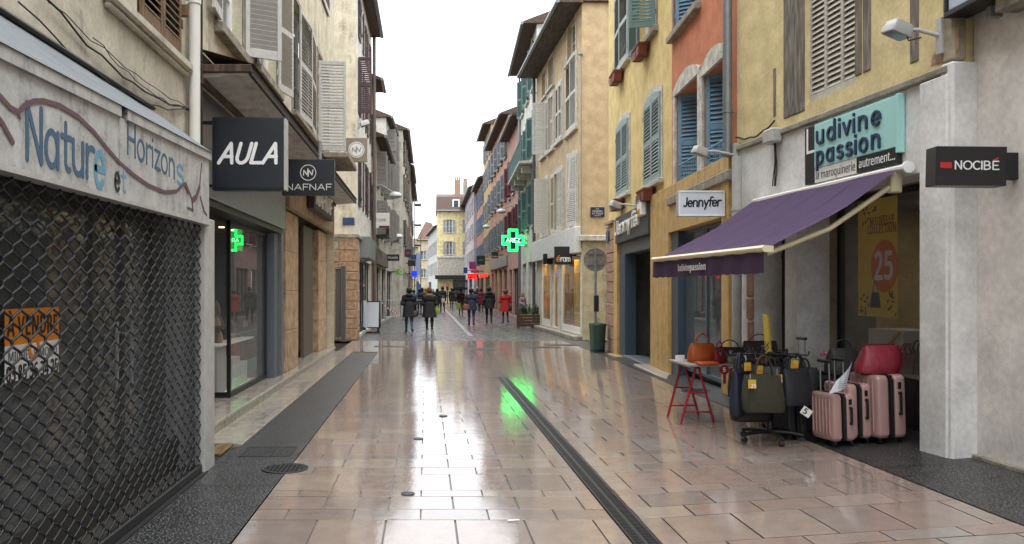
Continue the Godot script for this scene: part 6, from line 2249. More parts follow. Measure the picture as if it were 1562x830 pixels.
	print_text("Optique", 0.09, M.off_white, bl, Transform3D(I, Vector3(0, -0.1, 0.002)), 0.34)
	var bg := flag("wide black flag sign with green line far down on the right", 4.275, 3.954, 0.666, 0.717, 64.0, M.black)
	print_text("coiffure", 0.1, mat(Color("4fae6c"), 0.5), bg, Transform3D(I, Vector3(0, 0, 0.002)), 0.5)
	flag("magenta flag sign far down on the right", 4.033, 3.752, 0.568, 0.682, 71.0, mat(Color("8c2a68"), 0.5))
	flag("long red sign under the magenta flag sign", 4.112, 3.209, 0.718, 0.248, 69.0, mat(Color("b03a30"), 0.5))
	flag("small dark blue flag sign far down the right side", 3.840, 3.538, 0.384, 0.576, 80.0, mat(Color("223d73"), 0.5))
	# running light panel
	var led := thing("led_sign", "red lit display reading PUB far down on the right", "lit sign", at(3.775, 2.732, 66.0))
	b = MB.new()
	b.bb(-0.42, 0.42, -0.21, 0.21, -0.12, -0.003, 0.01)
	part("box", b, M.black, led)
	var redg := glow(Color(1.0, 0.12, 0.08), 1.0)
	print_text("PUB", 0.24, redg, led, Transform3D(I, Vector3(-0.02, 0, 0.0)), 0.66, true, 0.01)
	b = MB.new()
	for q in [[-0.4, 0.4, 0.17, 0.2], [-0.4, 0.4, -0.2, -0.17]]: b.bb(q[0], q[1], q[2], q[3], -0.002, 0.006)
	b.bb(0.55, 0.75, -0.12, 0.16, -0.05, 0.0)
	b.bb(0.9, 1.2, -0.05, 0.2, -0.05, 0.0)
	part("lit_border", b, redg, led)
	lamp_panel(led, Vector3(0, 0, 0.05), Vector2(0.8, 0.4), Color(1.0, 0.12, 0.08), 0.12)

	# pharmacy cross
	var c := thing("pharmacy_cross", "green lit pharmacy cross reading AREZ over the street", "lit sign", at(4.452, 4.187, 42.0))
	var a := 0.58
	var w := 0.26
	var cross := PackedVector2Array([Vector2(-w, -a), Vector2(w, -a), Vector2(w, -w), Vector2(a, -w), Vector2(a, w), Vector2(w, w), Vector2(w, a), Vector2(-w, a), Vector2(-w, w), Vector2(-a, w), Vector2(-a, -w), Vector2(-w, -w)])
	b = MB.new()
	b.prism(cross, -0.16, -0.004)
	part("housing", b, mat(Color("10261c"), 0.4), c)
	var gg := glow(Color(0.12, 1.0, 0.40), 3.4)
	var led_b := MB.new()
	for s in [0.96, 0.83]:
		var p := PackedVector2Array()
		for q in cross: p.append(Vector2(q.x - signf(q.x) * (1.0 - s) * 0.58, q.y - signf(q.y) * (1.0 - s) * 0.58))
		for k in 12: led_b.stroke(PackedVector2Array([p[k], p[(k + 1) % 12]]), 0.024, -0.003, 0.004 + (k % 2) * 0.001 + (0.002 if s < 0.9 else 0.0))
	part("led_outline", led_b, gg, c)
	for sx in [-1, 1]:
		var wing := MB.new()
		wing.bb(sx * 0.40, sx * 0.56, -0.20, 0.20, -0.003, 0.0025)
		wing.bb(-0.2, 0.2, sx * 0.40, sx * 0.56, -0.003, 0.0025)
		part("led_field", wing, glow(Color(0.03, 0.75, 0.25), 0.08), c)
	letters("AREZ", 0.13, glow(Color(0.5, 1.0, 0.65), 2.2), c, Transform3D(I, Vector3(-0.36, -0.1, 0.002)), {"wide": 0.72, "pen": 0.2, "deep": 0.004})
	b = MB.new()
	b.bb(a, a + 0.5, -0.04, 0.04, -0.12, -0.04)
	part("bracket", b, M.black, c)
	lamp_panel(c, Vector3(0, 0, 0.06), Vector2(1.1, 1.1), Color(0.08, 1.0, 0.36), 0.12)
	var sub := flag("green lit pharmacy script on the wall beside the cross", 5.109, 3.962, 0.410, 0.361, 41.0, mat(Color("93a79a"), 0.5), 0.06)
	print_text("Pharmacie", 0.12, glow(Color(0.1, 0.9, 0.4), 1.2), sub, Transform3D(I, Vector3(0, 0.04, 0.002)), 0.36)

func lamp_panel(parent: Node3D, p: Vector3, size: Vector2, c: Color, e: float) -> void:
	var l := AreaLight3D.new()
	l.name = "panel_light"
	l.area_size = size
	l.light_energy = e
	l.light_color = c
	l.area_range = 40.0
	l.area_attenuation = 2.0
	l.shadow_enabled = true
	l.rotation_degrees = Vector3(0, 180, 0)
	l.position = p
	parent.add_child(l)

# ---------------------------------------------------------------- lamps
func street_lamps() -> void:
	# floodlights on arms: [label, wall point, head point, head size]
	var floods := [
		["white floodlight on a bracket arm high on the ochre house", Vector3(4.526, 3.877, -7.195), Vector3(4.205, 3.974, -7.3), 0.165],
		["white floodlight on an arm before the blue shutters", Vector3(4.211, 3.479, -11.15), Vector3(3.745, 3.550, -11.2), 0.15],
		["white floodlight on an arm over the grey shop fascia", Vector3(4.588, 3.483, -17.896), Vector3(4.208, 3.543, -18.2), 0.2],
		["white floodlight on the white corner house by the red shutter", Vector3(-2.27, 7.236, -27.6), Vector3(-2.076, 7.258, -27.6), 0.24]]
	for q in floods:
		var o := thing("floodlight", q[0], "floodlight", Transform3D(Basis.IDENTITY, q[1]), "floodlights on the house walls")
		var h: Vector3 = q[2] - q[1]
		var side := signf(h.x)
		var b := MB.new()
		b.bb(-0.03, 0.03, -0.16, 0.16, -0.04, 0.04, 0.005)
		part("wall_plate", b, M.pale_paint, o)
		b = MB.new()
		b.tube(PackedVector3Array([Vector3.ZERO, h * 0.55 + Vector3(0, 0.02, 0), h * 0.86]), 0.019, 8)
		part("arm", b, M.pale_paint, o)
		b = MB.new()
		var s: float = q[3]
		b.tf = Transform3D(Basis(Vector3.BACK, 0.32 * side) * Basis(Vector3.UP, 0.2), h)
		b.loft([[-s * 0.38, 0, 0, s * 0.60, s * 0.46], [-s * 0.34, 0, 0, s * 0.64, s * 0.5], [s * 0.0, 0, 0, s * 0.63, s * 0.49], [s * 0.02, 0, 0, s * 0.6, s * 0.46], [s * 0.3, 0, 0, s * 0.55, s * 0.42], [s * 0.34, 0, 0, s * 0.5, s * 0.38]], 28, 9.0)
		part("housing", b, M.pale_paint, o)
		b = MB.new()
		b.tf = Transform3D(Basis(Vector3.BACK, 0.32 * side) * Basis(Vector3.UP, 0.2), h)
		b.bb(-s * 0.54, s * 0.54, -s * 0.4, -s * 0.385, -s * 0.38, s * 0.38)
		part("lens", b, mat(Color("8a8f92"), 0.1), o)
		b = MB.new()
		b.tube(PackedVector3Array([h * 0.86, h * 0.8 + Vector3(0, -0.1, 0.03), h * 0.5 + Vector3(0, -0.05, 0.02)]), 0.008, 5)
		part("lamp_cable", b, M.cable, o)
	# dome street lamps on wall arms
	var domes := [
		["grey dome street lamp on a long arm over the left shops", Vector3(-2.25, 6.2, -36.0), -1.35, 5.75], ["smaller dome lamp farther down on the left", Vector3(-2.1, 4.9, -47.0), -1.6, 4.65],
		["grey dome street lamp left of the green cross's wall", Vector3(5.25, 6.6, -49.0), 4.5, 6.3], ["farther dome street lamp down the right side", Vector3(5.3, 6.6, -61.0), 4.5, 6.3]]
	for q in domes:
		var p: Vector3 = q[1]
		var o := thing("street_lamp", q[0], "street lamp", Transform3D(Basis.IDENTITY, p), "dome lamps on the house walls")
		var h := Vector3(q[2] - p.x, q[3] - p.y, 0)
		var b := MB.new()
		b.tube(PackedVector3Array([Vector3.ZERO, Vector3(h.x * 0.3, 0.06, 0), Vector3(h.x * 0.8, h.y + 0.22, 0), Vector3(h.x, h.y + 0.2, 0)]), 0.028, 7)
		b.bb(-0.04, 0.04, -0.14, 0.14, -0.05, 0.05)
		part("arm", b, M.grey_paint, o)
		b = MB.new()
		var sec := []
		for k in 7: sec.append([h.y + 0.2 * sin(k / 6.0 * PI / 2), h.x, 0, 0.3 * cos(k / 6.0 * PI / 2 * 0.95), 0.3 * cos(k / 6.0 * PI / 2 * 0.95)])
		b.loft(sec, 18)
		part("dome", b, M.pale_paint, o)
		b = MB.new()
		b.loft([[h.y - 0.1, h.x, 0, 0.1, 0.1], [h.y - 0.06, h.x, 0, 0.18, 0.18], [h.y - 0.002, h.x, 0, 0.27, 0.27]], 18)
		part("lens", b, mat(Color("b9bab6"), 0.15), o)

# ---------------------------------------------------------------- street furniture
func street_furniture() -> void:
	# round sign seen from behind, with its pole
	var o := thing("round_road_sign", "back of a round grey road sign on a thin pole by the green bin", "road sign", at(4.570, 0, 22.1))
	var b := MB.new()
	b.cyl(Vector3(0, 0, 0), Vector3(0, 2.78, 0), 0.035, 10)
	part("pole", b, M.zinc, o)
	b = MB.new()
	b.tf = Transform3D(Basis(Vector3.RIGHT, PI / 2), Vector3(0, 2.46, -0.06))
	b.loft([[0.0, 0, 0, 0.315, 0.315], [0.03, 0, 0, 0.32, 0.32], [0.03, 0, 0, 0.3, 0.3], [0.018, 0, 0, 0.295, 0.295]], 32)
	part("disc", b, world_tex(mat(Color("8f8a80"), 0.5), T.wear, 1.2), o)
	for y in [2.32, 2.62]:
		b = MB.new()
		b.bb(-0.2, 0.2, y - 0.02, y + 0.02, -0.035, -0.012)
		part("clamp_rail", b, M.zinc, o)
	b = MB.new()
	b.bb(-0.06, 0.06, 1.06, 1.5, 0.036, 0.16, 0.01)
	part("control_box", b, M.black, o)

	var bin := thing("litter_bin", "dark green ribbed litter bin at the foot of the round sign", "litter bin", at(4.519, 0, 21.6))
	b = MB.new()
	var sec := []
	for k in 15: sec.append([0.08 + k * 0.045, 0, 0, 0.185 + k * 0.0022 + 0.006 * (k % 2), 0.185 + k * 0.0022 + 0.006 * (k % 2)])
	b.loft(sec, 24)
	part("body", b, mat(Color("2a4038"), 0.4), bin)
	b = MB.new()
	b.loft([[0.0, 0, 0, 0.19, 0.19], [0.08, 0, 0, 0.19, 0.19]], 24)
	part("base", b, M.black, bin)
	b = MB.new()
	b.loft([[0.70, 0, 0, 0.225, 0.225], [0.76, 0, 0, 0.235, 0.235], [0.765, 0, 0, 0.19, 0.19], [0.6, 0, 0, 0.18, 0.18]], 24)
	part("rim", b, mat(Color("2e4a40"), 0.4), bin)

	var pil := thing("information_pillar", "slim dark information pillar before the stone corner on the left", "pillar", at(-2.714, 0, 25.9))
	b = MB.new()
	b.bb(0.02, 0.16, 0.0, 2.42, -0.2, 0.0, 0.012)
	b.bb(-0.16, 0.0, 0.15, 2.36, -0.16, -0.05, 0.01)
	part("post", b, mat(Color("4a4746"), 0.4), pil)
	b = MB.new()
	b.bb(-0.155, 0.0, 2.3, 2.37, -0.049, -0.03)
	part("name_strip", b, M.black, pil)
	print_text("Chaussures", 0.04, M.off_white, pil, Transform3D(Basis.IDENTITY, Vector3(-0.08, 2.335, -0.028)), 0.14)

	var sb := thing("sandwich_board", "blank white sandwich board in a black frame on the wet setts", "sandwich board", at(-2.104, 0, 31.5, -4.0))
	for s in [1, -1]:
		b = MB.new()
		var tilt := Basis(Vector3.RIGHT, -0.12 * s)
		b.tf = Transform3D(tilt, Vector3(0, 0.16, 0.16 * s))
		for q in [[-0.34, -0.3, 0.0, 1.06], [0.3, 0.34, 0.0, 1.06]]: b.bb(q[0], q[1], q[2], q[3], -0.015, 0.015, 0.004)
		for q in [[0.02, 0.06], [1.02, 1.06]]: b.bb(-0.3, 0.3, q[0], q[1], -0.015, 0.0145, 0.004)
		for q in [-0.26, 0.26]: b.bb(q - 0.02, q + 0.02, -0.16, 0.02, -0.012, 0.012)
		b.bb(-0.34, 0.34, -0.16, -0.13, -0.05, 0.05)
		part("frame", b, M.black, sb)
		b = MB.new()
		b.tf = Transform3D(tilt, Vector3(0, 0.16, 0.16 * s))
		b.bb(-0.3, 0.3, 0.06, 1.02, -0.008, 0.008)
		part("panel", b, mat(Color("c9ccd2"), 0.3), sb)
	var sb2 := thing("leaning_board", "narrow pale board leaning on the stone corner behind the sandwich board", "board", at(-2.2, 0, 30.2, 84.0))
	b = MB.new()
	b.tf = Transform3D(Basis(Vector3.RIGHT, -0.06), Vector3.ZERO)
	b.bb(-0.3, 0.3, 0.25, 1.25, 0.0, 0.03, 0.006)
	part("panel", b, mat(Color("b9bcc0"), 0.35), sb2)

	# crowd barriers with warning tape
	var k := 0
	for q in [[-1.62, 43.2, 6.0, "grey crowd barrier with red and white tape by the left shops"], [-0.66, 44.4, -10.0, "second grey crowd barrier behind the two women in black"]]:
		var br := thing("crowd_barrier", q[3], "barrier", at(q[0], 0, q[1], q[2]), "crowd barriers on the left")
		b = MB.new()
		b.tube(PackedVector3Array([Vector3(-0.75, 0.1, 0), Vector3(-0.75, 1.02, 0), Vector3(-0.7, 1.08, 0), Vector3(0.7, 1.08, 0), Vector3(0.75, 1.02, 0), Vector3(0.75, 0.1, 0)]), 0.022, 6)
		b.cyl(Vector3(-0.75, 0.22, 0), Vector3(0.75, 0.22, 0), 0.018, 6)
		part("frame", b, M.zinc, br)
		for i in 9:
			var p := MB.new()
			p.cyl(Vector3(-0.6 + i * 0.15, 0.22, 0), Vector3(-0.6 + i * 0.15, 1.07, 0), 0.009, 5)
			part("bar", p, M.zinc, br)
		for sx in [-0.6, 0.6]:
			var p := MB.new()
			p.bb(sx - 0.02, sx + 0.02, 0.0, 0.04, -0.28, 0.28)
			p.cyl(Vector3(sx, 0.02, 0), Vector3(sx, 0.22, 0), 0.018, 6)
			part("foot", p, M.zinc, br)
		k += 1
	var tape := thing("warning_tape", "red and white warning tape sagging across the left barrier", "tape", at(-1.62, 0, 43.1))
	for i in 12:
		var t0 := i / 12.0
		var t1 := (i + 1) / 12.0
		b = MB.new()
		var p0 := Vector3(lerpf(-0.7, 0.1, t0), lerpf(0.98, 0.42, t0) - 0.1 * sin(t0 * PI), 0.04)
		var p1 := Vector3(lerpf(-0.7, 0.1, t1), lerpf(0.98, 0.42, t1) - 0.1 * sin(t1 * PI), 0.04)
		b.quad(p0 - Vector3(0, 0.035, 0), p1 - Vector3(0, 0.035, 0), p1 + Vector3(0, 0.035, 0), p0 + Vector3(0, 0.035, 0))
		part("stripe", b, mat(Color("b8302c"), 0.5) if i % 2 else M.white, tape)

	# planter with laurel and a few yellow flowers
	var pl := thing("planter", "brown timber planter by the pale shoe shop", "planter", at(4.46, 0, 35.6))
	var brown := world_tex(mat(Color("6b4431"), 0.6), T.grain, 1.2)
	for y in 4:
		b = MB.new()
		b.bb(-0.5, 0.5, 0.06 + y * 0.13, 0.18 + y * 0.13, 0.32, 0.35, 0.006)
		part("plank", b, brown, pl)
		for sx in [-1, 1]:
			b = MB.new()
			b.bb(sx * 0.47, sx * 0.5, 0.06 + y * 0.13, 0.18 + y * 0.13, -0.35, 0.318, 0.006)
			part("plank", b, brown, pl)
	for sx in [-1, 1]:
		b = MB.new()
		b.bb(sx * 0.5 - 0.05, sx * 0.5 + 0.05, 0.0, 0.6, 0.352, 0.4, 0.008)
		part("corner_post", b, brown, pl)
	b = MB.new()
	b.bb(-0.46, 0.46, 0.45, 0.52, -0.34, 0.31)
	part("soil", b, mat(lin(0.05, 0.035, 0.025), 0.9), pl)
	var sh := thing("laurel_shrub", "dark green laurel shrub filling the brown planter", "shrub", at(4.46, 0.5, 35.6))
	b = MB.new()
	var stems := MB.new()
	for i in 26:
		var p := Vector3(rng.randf_range(-0.42, 0.42), 0.0, rng.randf_range(-0.28, 0.28))
		var q := p * 1.15 + Vector3(rng.randf_range(-0.1, 0.1), rng.randf_range(0.28, 0.56), rng.randf_range(-0.08, 0.08))
		stems.tube(PackedVector3Array([p, (p + q) / 2 + Vector3(0.02, 0, 0.01), q]), 0.008, 4)
		for l in 44:
			var c := p.lerp(q, rng.randf_range(0.15, 1.0))
			var dir := Vector3(rng.randfn(), rng.randf_range(-0.2, 1.0), rng.randfn()).normalized()
			var s := dir.cross(Vector3.UP).normalized() * 0.018
			var tip := c + dir * rng.randf_range(0.07, 0.12)
			b.tri(c, (c + tip) / 2 + s, tip)
			b.tri(c, tip, (c + tip) / 2 - s + Vector3(0, 0.006, 0))
	part("stems", stems, mat(lin(0.06, 0.045, 0.03), 0.8), sh)
	var lm := mat(lin(0.035, 0.07, 0.028), 0.35)
	lm.backlight_enabled = true
	lm.backlight = Color(0.05, 0.12, 0.04)
	part("foliage", b, lm, sh)
	var fl := thing("yellow_flowers", "few yellow flowers at the front edge of the brown planter", "flowers", at(4.36, 0.52, 35.25))
	for i in 9:
		b = MB.new()
		var p := Vector3(rng.randf_range(-0.3, 0.2), rng.randf_range(0.04, 0.12), rng.randf_range(-0.06, 0.0))
		for l in 5: b.tri(p, p + Vector3(cos(l * 1.256), 0.4, sin(l * 1.256)) * 0.03, p + Vector3(cos(l * 1.256 + 0.9), 0.4, sin(l * 1.256 + 0.9)) * 0.03)
		b.cyl(p, p - Vector3(0, 0.1, 0), 0.003, 4)
		part("flower", b, mat(lin(0.6, 0.45, 0.03), 0.6), fl)

	var sig := thing("traffic_signal", "small signal post showing a red light far down the street", "traffic light", at(2.496, 0, 96.0))
	b = MB.new()
	b.cyl(Vector3(0, 0, 0), Vector3(0, 1.7, 0), 0.06, 8)
	b.bb(-0.14, 0.14, 1.6, 2.35, -0.15, 0.0, 0.02)
	part("post", b, M.black, sig)
	b = MB.new()
	b.tf = Transform3D(Basis(Vector3.RIGHT, PI / 2), Vector3(0, 2.15, 0.0))
	b.loft([[0, 0, 0, 0.08, 0.08], [0.02, 0, 0, 0.07, 0.07]], 14)
	part("red_lens", b, glow(Color(1.0, 0.1, 0.06), 1.2), sig)
	lamp_panel(sig, Vector3(0, 2.15, 0.06), Vector2(0.2, 0.2), Color(1.0, 0.1, 0.06), 0.1)

# ---------------------------------------------------------------- leather goods set out on the street
func bag_shape(w: float, h: float, deep: float, taper: float, ex := 3.4, slump := 0.0) -> MB:
	var b := MB.new()
	b.loft([[0.0, 0, 0, w * 0.44, deep * 0.40], [h * 0.05, 0, 0, w * 0.49, deep * 0.48], [h * 0.35, slump * 0.5, 0, w * 0.5, deep * 0.5], [h * 0.75, slump, 0, w * (0.5 - taper * 0.5), deep * 0.34], [h, slump, 0, w * (0.5 - taper), deep * 0.14]], 22, ex)
	return b

func strap(w: float, y0: float, rise_by: float, z: float, r := 0.009) -> MB:
	var b := MB.new()
	var p := PackedVector3Array()
	for k in 13:
		var a := k / 12.0 * PI
		p.append(Vector3(cos(a) * w, y0 + sin(a) * rise_by, z * (1.0 - 0.6 * sin(a))))
	b.tube(p, r, 6)
	return b

func leather(c: Color, rough := 0.5) -> StandardMaterial3D:
	return bump(world_tex(mat(c, rough), T.wear, 2.3), T.plaster, 1.6)

func handbag(label: String, where: Transform3D, w: float, h: float, deep: float, m: Material, o := {}) -> Node3D:
	var r := thing("handbag", label, "handbag", where, o.get("group", ""))
	part("body", bag_shape(w, h, deep, o.get("taper", 0.06), o.get("ex", 3.4), o.get("slump", 0.0)), m, r)
	var hm: Material = o.get("strap_m", m)
	for s in ([-1, 1] if o.get("two", true) else [0]):
		part("handle", strap(w * o.get("span", 0.26), h * 0.97, o.get("lift", 0.18), s * deep * 0.14, o.get("thick", 0.009)), hm, r)
	var sm := MB.new()
	for s in [-1, 1]: sm.tube(PackedVector3Array([Vector3(s * w * 0.40, h * 0.08, deep * 0.40), Vector3(s * w * 0.38, h * 0.4, deep * 0.43), Vector3(s * w * 0.30 + o.get("slump", 0.0), h * 0.8, deep * 0.27)]), 0.003, 4)
	part("seam", sm, hm, r)
	var zp := MB.new()
	zp.bb(-w * 0.3 + o.get("slump", 0.0), w * 0.3 + o.get("slump", 0.0), h * 0.985, h * 1.01, -0.006, 0.006, 0.003)
	part("zip", zp, M.black, r)
	if o.has("flap"):
		var b := MB.new()
		b.bb(-w * 0.46, w * 0.46, h * 0.72, h * 0.99, -deep * 0.2, deep * 0.42, 0.02)
		part("flap", b, o.flap, r)
	return r

func price_tag(label: String, where: Transform3D, txt := "25") -> void:
	var o := thing("price_tag", label, "price tag", where)
	var b := MB.new()
	b.bb(-0.036, 0.036, -0.042, 0.042, -0.001, 0.001)
	part("card", b, mat(Color("c4a83a"), 0.6), o)
	b = MB.new()
	b.bb(-0.02, 0.034, -0.04, 0.008, 0.0012, 0.002)
	part("orange_corner", b, mat(Color("cf8a2a"), 0.6), o)
	if txt: print_text(txt, 0.036, M.white, o, Transform3D(Basis.IDENTITY, Vector3(0.012, -0.018, 0.0025)), 0.05, true, 0.001)
	b = MB.new()
	b.cyl(Vector3(-0.02, 0.05, 0), Vector3(-0.015, 0.1, -0.005), 0.0015, 4)
	part("string", b, M.white, o)

func leather_goods() -> void:
	# trestle table
	var tx := 2.97
	var ty := 0.80
	var tb := thing("trestle_table", "pale board on red metal trestles piled with bags by the doorway", "table", at(0, 0, 0))
	var b := MB.new()
	b.bb(tx, tx + 1.25, ty - 0.028, ty, -10.05, -9.32, 0.006)
	part("tabletop", b, world_tex(mat(Color("a39c90"), 0.5), T.wear, 1.0), tb)
	var red := mat(Color("9c1f28"), 0.35)
	for x0 in [tx + 0.16, tx + 1.05]:
		var tr := Node3D.new()
		adopt(tr, "trestle", tb)
		for z in [-9.98, -9.46]:
			for s in [-1, 1]:
				var g := rise(x0 + s * 0.19, -z)
				b = MB.new()
				b.tube(PackedVector3Array([Vector3(x0 + s * 0.012, ty - 0.03, z), Vector3(x0 + s * 0.19, g + 0.002, z)]), 0.015, 8)
				part("leg", b, red, tr)
			for q in [[0.36, 0.115], [0.14, 0.165]]:
				b = MB.new()
				b.cyl(Vector3(x0 - q[1], q[0] + 0.1, z), Vector3(x0 + q[1], q[0] + 0.1, z), 0.011, 6)
				part("brace", b, red, tr)
		b = MB.new()
		b.cyl(Vector3(x0, ty - 0.042, -10.0), Vector3(x0, ty - 0.042, -9.44), 0.014, 8)
		part("top_rail", b, M.black, tr)
	# on the table
	handbag("tan orange leather handbag with round top handle on the table", at(tx + 0.27, ty, 9.62, 12), 0.36, 0.22, 0.2, leather(Color("b5551e"), 0.4), {"two": false, "span": 0.24, "lift": 0.12, "thick": 0.011, "ex": 2.6, "taper": 0.1})
	var goods := [["crimson folded purse leaning on the tan handbag", 0.40, 9.42, 0.16, 0.17, 0.08, "8b1f2a", 24.0], ["flat bright orange wallet at the table's front edge", 0.24, 9.37, 0.26, 0.03, 0.12, "d2541a", 5.0], ["black shoulder bag with pale buckle on the table", 0.63, 9.72, 0.34, 0.17, 0.16, "242223", -8.0],
		["dark brown slouchy bag at the table's far right", 1.02, 9.8, 0.44, 0.24, 0.2, "3b2f29", 4.0], ["plum wallet row in the middle of the table", 0.72, 9.45, 0.30, 0.06, 0.12, "3c2431", 0.0], ["rust coloured clutch right of the plum wallets", 0.98, 9.42, 0.28, 0.07, 0.11, "7b3722", -6.0], ["small grey purse before the black shoulder bag", 0.55, 9.42, 0.14, 0.08, 0.07, "8d8b88", 30.0], ["black wallet with silver clasp at the front right of the table", 1.12, 9.4, 0.2, 0.05, 0.1, "1c1b1d", 14.0]]
	for g in goods:
		var o := thing("purse", g[0], "purse", at(tx + g[1], ty, g[2], g[7]))
		part("body", bag_shape(g[3], g[4], g[5] if g[4] > 0.06 else g[5] * 1.6, 0.05 if g[4] > 0.06 else 0.0, 3.6), leather(Color(g[6]), 0.4), o)
		b = MB.new()
		b.bb(-0.02, 0.02, g[4] * 0.55, g[4] * 0.8, g[5] * 0.3, g[5] * 0.44, 0.004)
		part("clasp", b, M.steel, o)
		if g[4] > 0.15: part("handle", strap(g[3] * 0.3, g[4] * 0.9, 0.1, 0.0, 0.007), leather(Color(g[6]), 0.4), o)
	var rt := thing("price_disc", "crimson price disc hanging from the table's front edge", "price tag", at(tx + 0.42, ty - 0.06, 9.315))
	b = MB.new()
	b.tf = Transform3D(Basis(Vector3.RIGHT, PI / 2), Vector3.ZERO)
	b.loft([[0, 0, 0, 0.055, 0.055], [0.003, 0, 0, 0.055, 0.055]], 18)
	part("disc", b, mat(Color("8a1c33"), 0.5), rt)
	b = MB.new()
	b.bb(-0.012, 0.02, -0.16, -0.05, -0.002, 0.0)
	part("ribbon", b, mat(Color("8a1c33"), 0.5), rt)
	print_text("5", 0.05, M.white, rt, Transform3D(Basis.IDENTITY, Vector3(0, 0, 0.004)), 0.0, true, 0.001)
	b = MB.new()
	b.tf = at(tx + 0.06, ty + 0.03, 9.78, 10)
	b.bb(-0.06, 0.06, -0.03, 0.04, -0.002, 0.002)
	tag(part("paper_card", b, M.white), "white card standing at the left end of the trestle table", "card")
	for q in [[0.66, 9.36, "white price slip lying on the plum wallets", -10.0], [0.82, 9.37, "white price slip lying by the rust coloured clutch", 20.0]]:
		b = MB.new()
		b.tf = at(tx + q[0], ty + 0.075, q[1], q[3]) * Transform3D(Basis(Vector3.RIGHT, -0.6), Vector3.ZERO)
		b.bb(-0.025, 0.025, -0.03, 0.03, -0.001, 0.001)
		tag(part("price_slip", b, M.white), q[2], "price tag")

	# wheeled stand of hanging bags
	var rx := 3.46
	var rd := 8.25
	var gy := rise(rx, rd)
	var st := thing("bag_stand", "black wheeled stand with five feet carrying the hanging bags", "display stand", at(rx, gy, rd))
	b = MB.new()
	b.cyl(Vector3(0, 0.07, 0), Vector3(0, 0.9, 0), 0.022, 10)
	b.cyl(Vector3(0, 0.07, 0), Vector3(0, 0.2, 0), 0.034, 10)
	part("pole", b, M.black, st)
	for k in 5:
		var a := deg_to_rad(k * 72.0 + 20.0)
		var d := Vector3(cos(a), 0, sin(a))
		b = MB.new()
		b.tube(PackedVector3Array([Vector3(0, 0.1, 0), d * 0.2 + Vector3(0, 0.095, 0), d * 0.31 + Vector3(0, 0.075, 0)]), 0.02, 8)
		part("foot", b, M.black, st)
		b = MB.new()
		var s := d.cross(Vector3.UP)
		b.cyl(d * 0.3 + s * 0.02 + Vector3(0, 0.028, 0), d * 0.3 - s * 0.02 + Vector3(0, 0.028, 0), 0.028, 12)
		b.cyl(d * 0.3 + Vector3(0, 0.03, 0), d * 0.3 + Vector3(0, 0.075, 0), 0.01, 6)
		part("castor", b, M.black, st)
	for k in 6:
		var a := deg_to_rad(k * 60.0 + 12.0)
		var d := Vector3(cos(a), 0, sin(a))
		b = MB.new()
		b.tube(PackedVector3Array([Vector3(0, 0.87, 0), d * 0.2 + Vector3(0, 0.88, 0), d * 0.36 + Vector3(0, 0.87, 0), d * 0.37 + Vector3(0, 0.91, 0)]), 0.010, 6)
		part("hook_arm", b, M.black_gloss, st)
		b = MB.new()
		b.cyl(d * 0.16 + Vector3(0, 0.85, 0), d * 0.16 + Vector3(0, 0.93, 0), 0.014, 6)
		part("hook", b, M.black_gloss, st)
	var wy := gy + 0.86
	handbag("olive suede tote hanging in front of the stand with a yellow tag", at(rx - 0.20, wy - 0.52, rd - 0.34, -6), 0.40, 0.36, 0.12, bump(world_tex(mat(Color("3b3827"), 0.85), T.plaster, 2.2), T.plaster, 3.0), {"taper": 0.07, "span": 0.2, "lift": 0.2, "ex": 3.0, "slump": -0.015})
	handbag("black leather shopper hanging at the right of the stand", at(rx + 0.16, wy - 0.47, rd - 0.22, 14), 0.31, 0.36, 0.16, leather(Color("22242a"), 0.5), {"taper": 0.05, "span": 0.3, "lift": 0.16})
	handbag("navy shopper hanging at the left of the stand", at(rx - 0.31, wy - 0.60, rd - 0.02, 48), 0.32, 0.44, 0.14, leather(Color("20283a"), 0.5), {"taper": 0.12, "span": 0.22, "lift": 0.2})
	handbag("dark bag with flowery lining hanging behind the olive tote", at(rx + 0.02, wy - 0.42, rd + 0.16, 4), 0.36, 0.32, 0.14, leather(Color("2c2226"), 0.5), {"taper": 0.06, "span": 0.22, "lift": 0.15})
	handbag("charcoal bag hanging at the rear right of the stand", at(rx + 0.2, wy - 0.44, rd + 0.22, -30), 0.3, 0.34, 0.14, leather(Color("2a2c2e"), 0.5), {"taper": 0.06, "span": 0.22, "lift": 0.15})
	handbag("black holdall hanging low under the olive tote", at(rx - 0.18, gy + 0.20, rd + 0.02, 10), 0.42, 0.17, 0.2, leather(Color("17181a"), 0.45), {"taper": 0.1, "span": 0.2, "lift": 0.22})
	handbag("black crumpled bag hanging just right of the stand's pole", at(rx + 0.06, wy - 0.5, rd - 0.05, 20), 0.3, 0.38, 0.13, leather(Color("1a1b1e"), 0.55), {"taper": 0.08, "span": 0.2, "lift": 0.14, "slump": 0.02})
	handbag("black backpack hanging between the stand and the small suitcase", at(rx + 0.36, wy - 0.52, rd + 0.02, -20), 0.28, 0.4, 0.16, leather(Color("1d1e21"), 0.6), {"taper": 0.09, "span": 0.16, "lift": 0.1, "ex": 2.6})
	handbag("dark satchel with brown flap hanging at the back left of the stand", at(rx - 0.22, wy - 0.44, rd + 0.2, 30), 0.32, 0.3, 0.12, leather(Color("262022"), 0.5), {"taper": 0.02, "span": 0.24, "lift": 0.14, "flap": leather(Color("4a3226"), 0.5)})
	handbag("dark grey pouch bag hanging under the yellow strip", at(rx - 0.04, wy - 0.32, rd - 0.12, -12), 0.22, 0.22, 0.1, leather(Color("2b2a2c"), 0.5), {"taper": 0.06, "span": 0.2, "lift": 0.1})
	price_tag("yellow 25 price tag on the olive suede tote", at(rx - 0.34, wy - 0.24, rd - 0.41, -6))
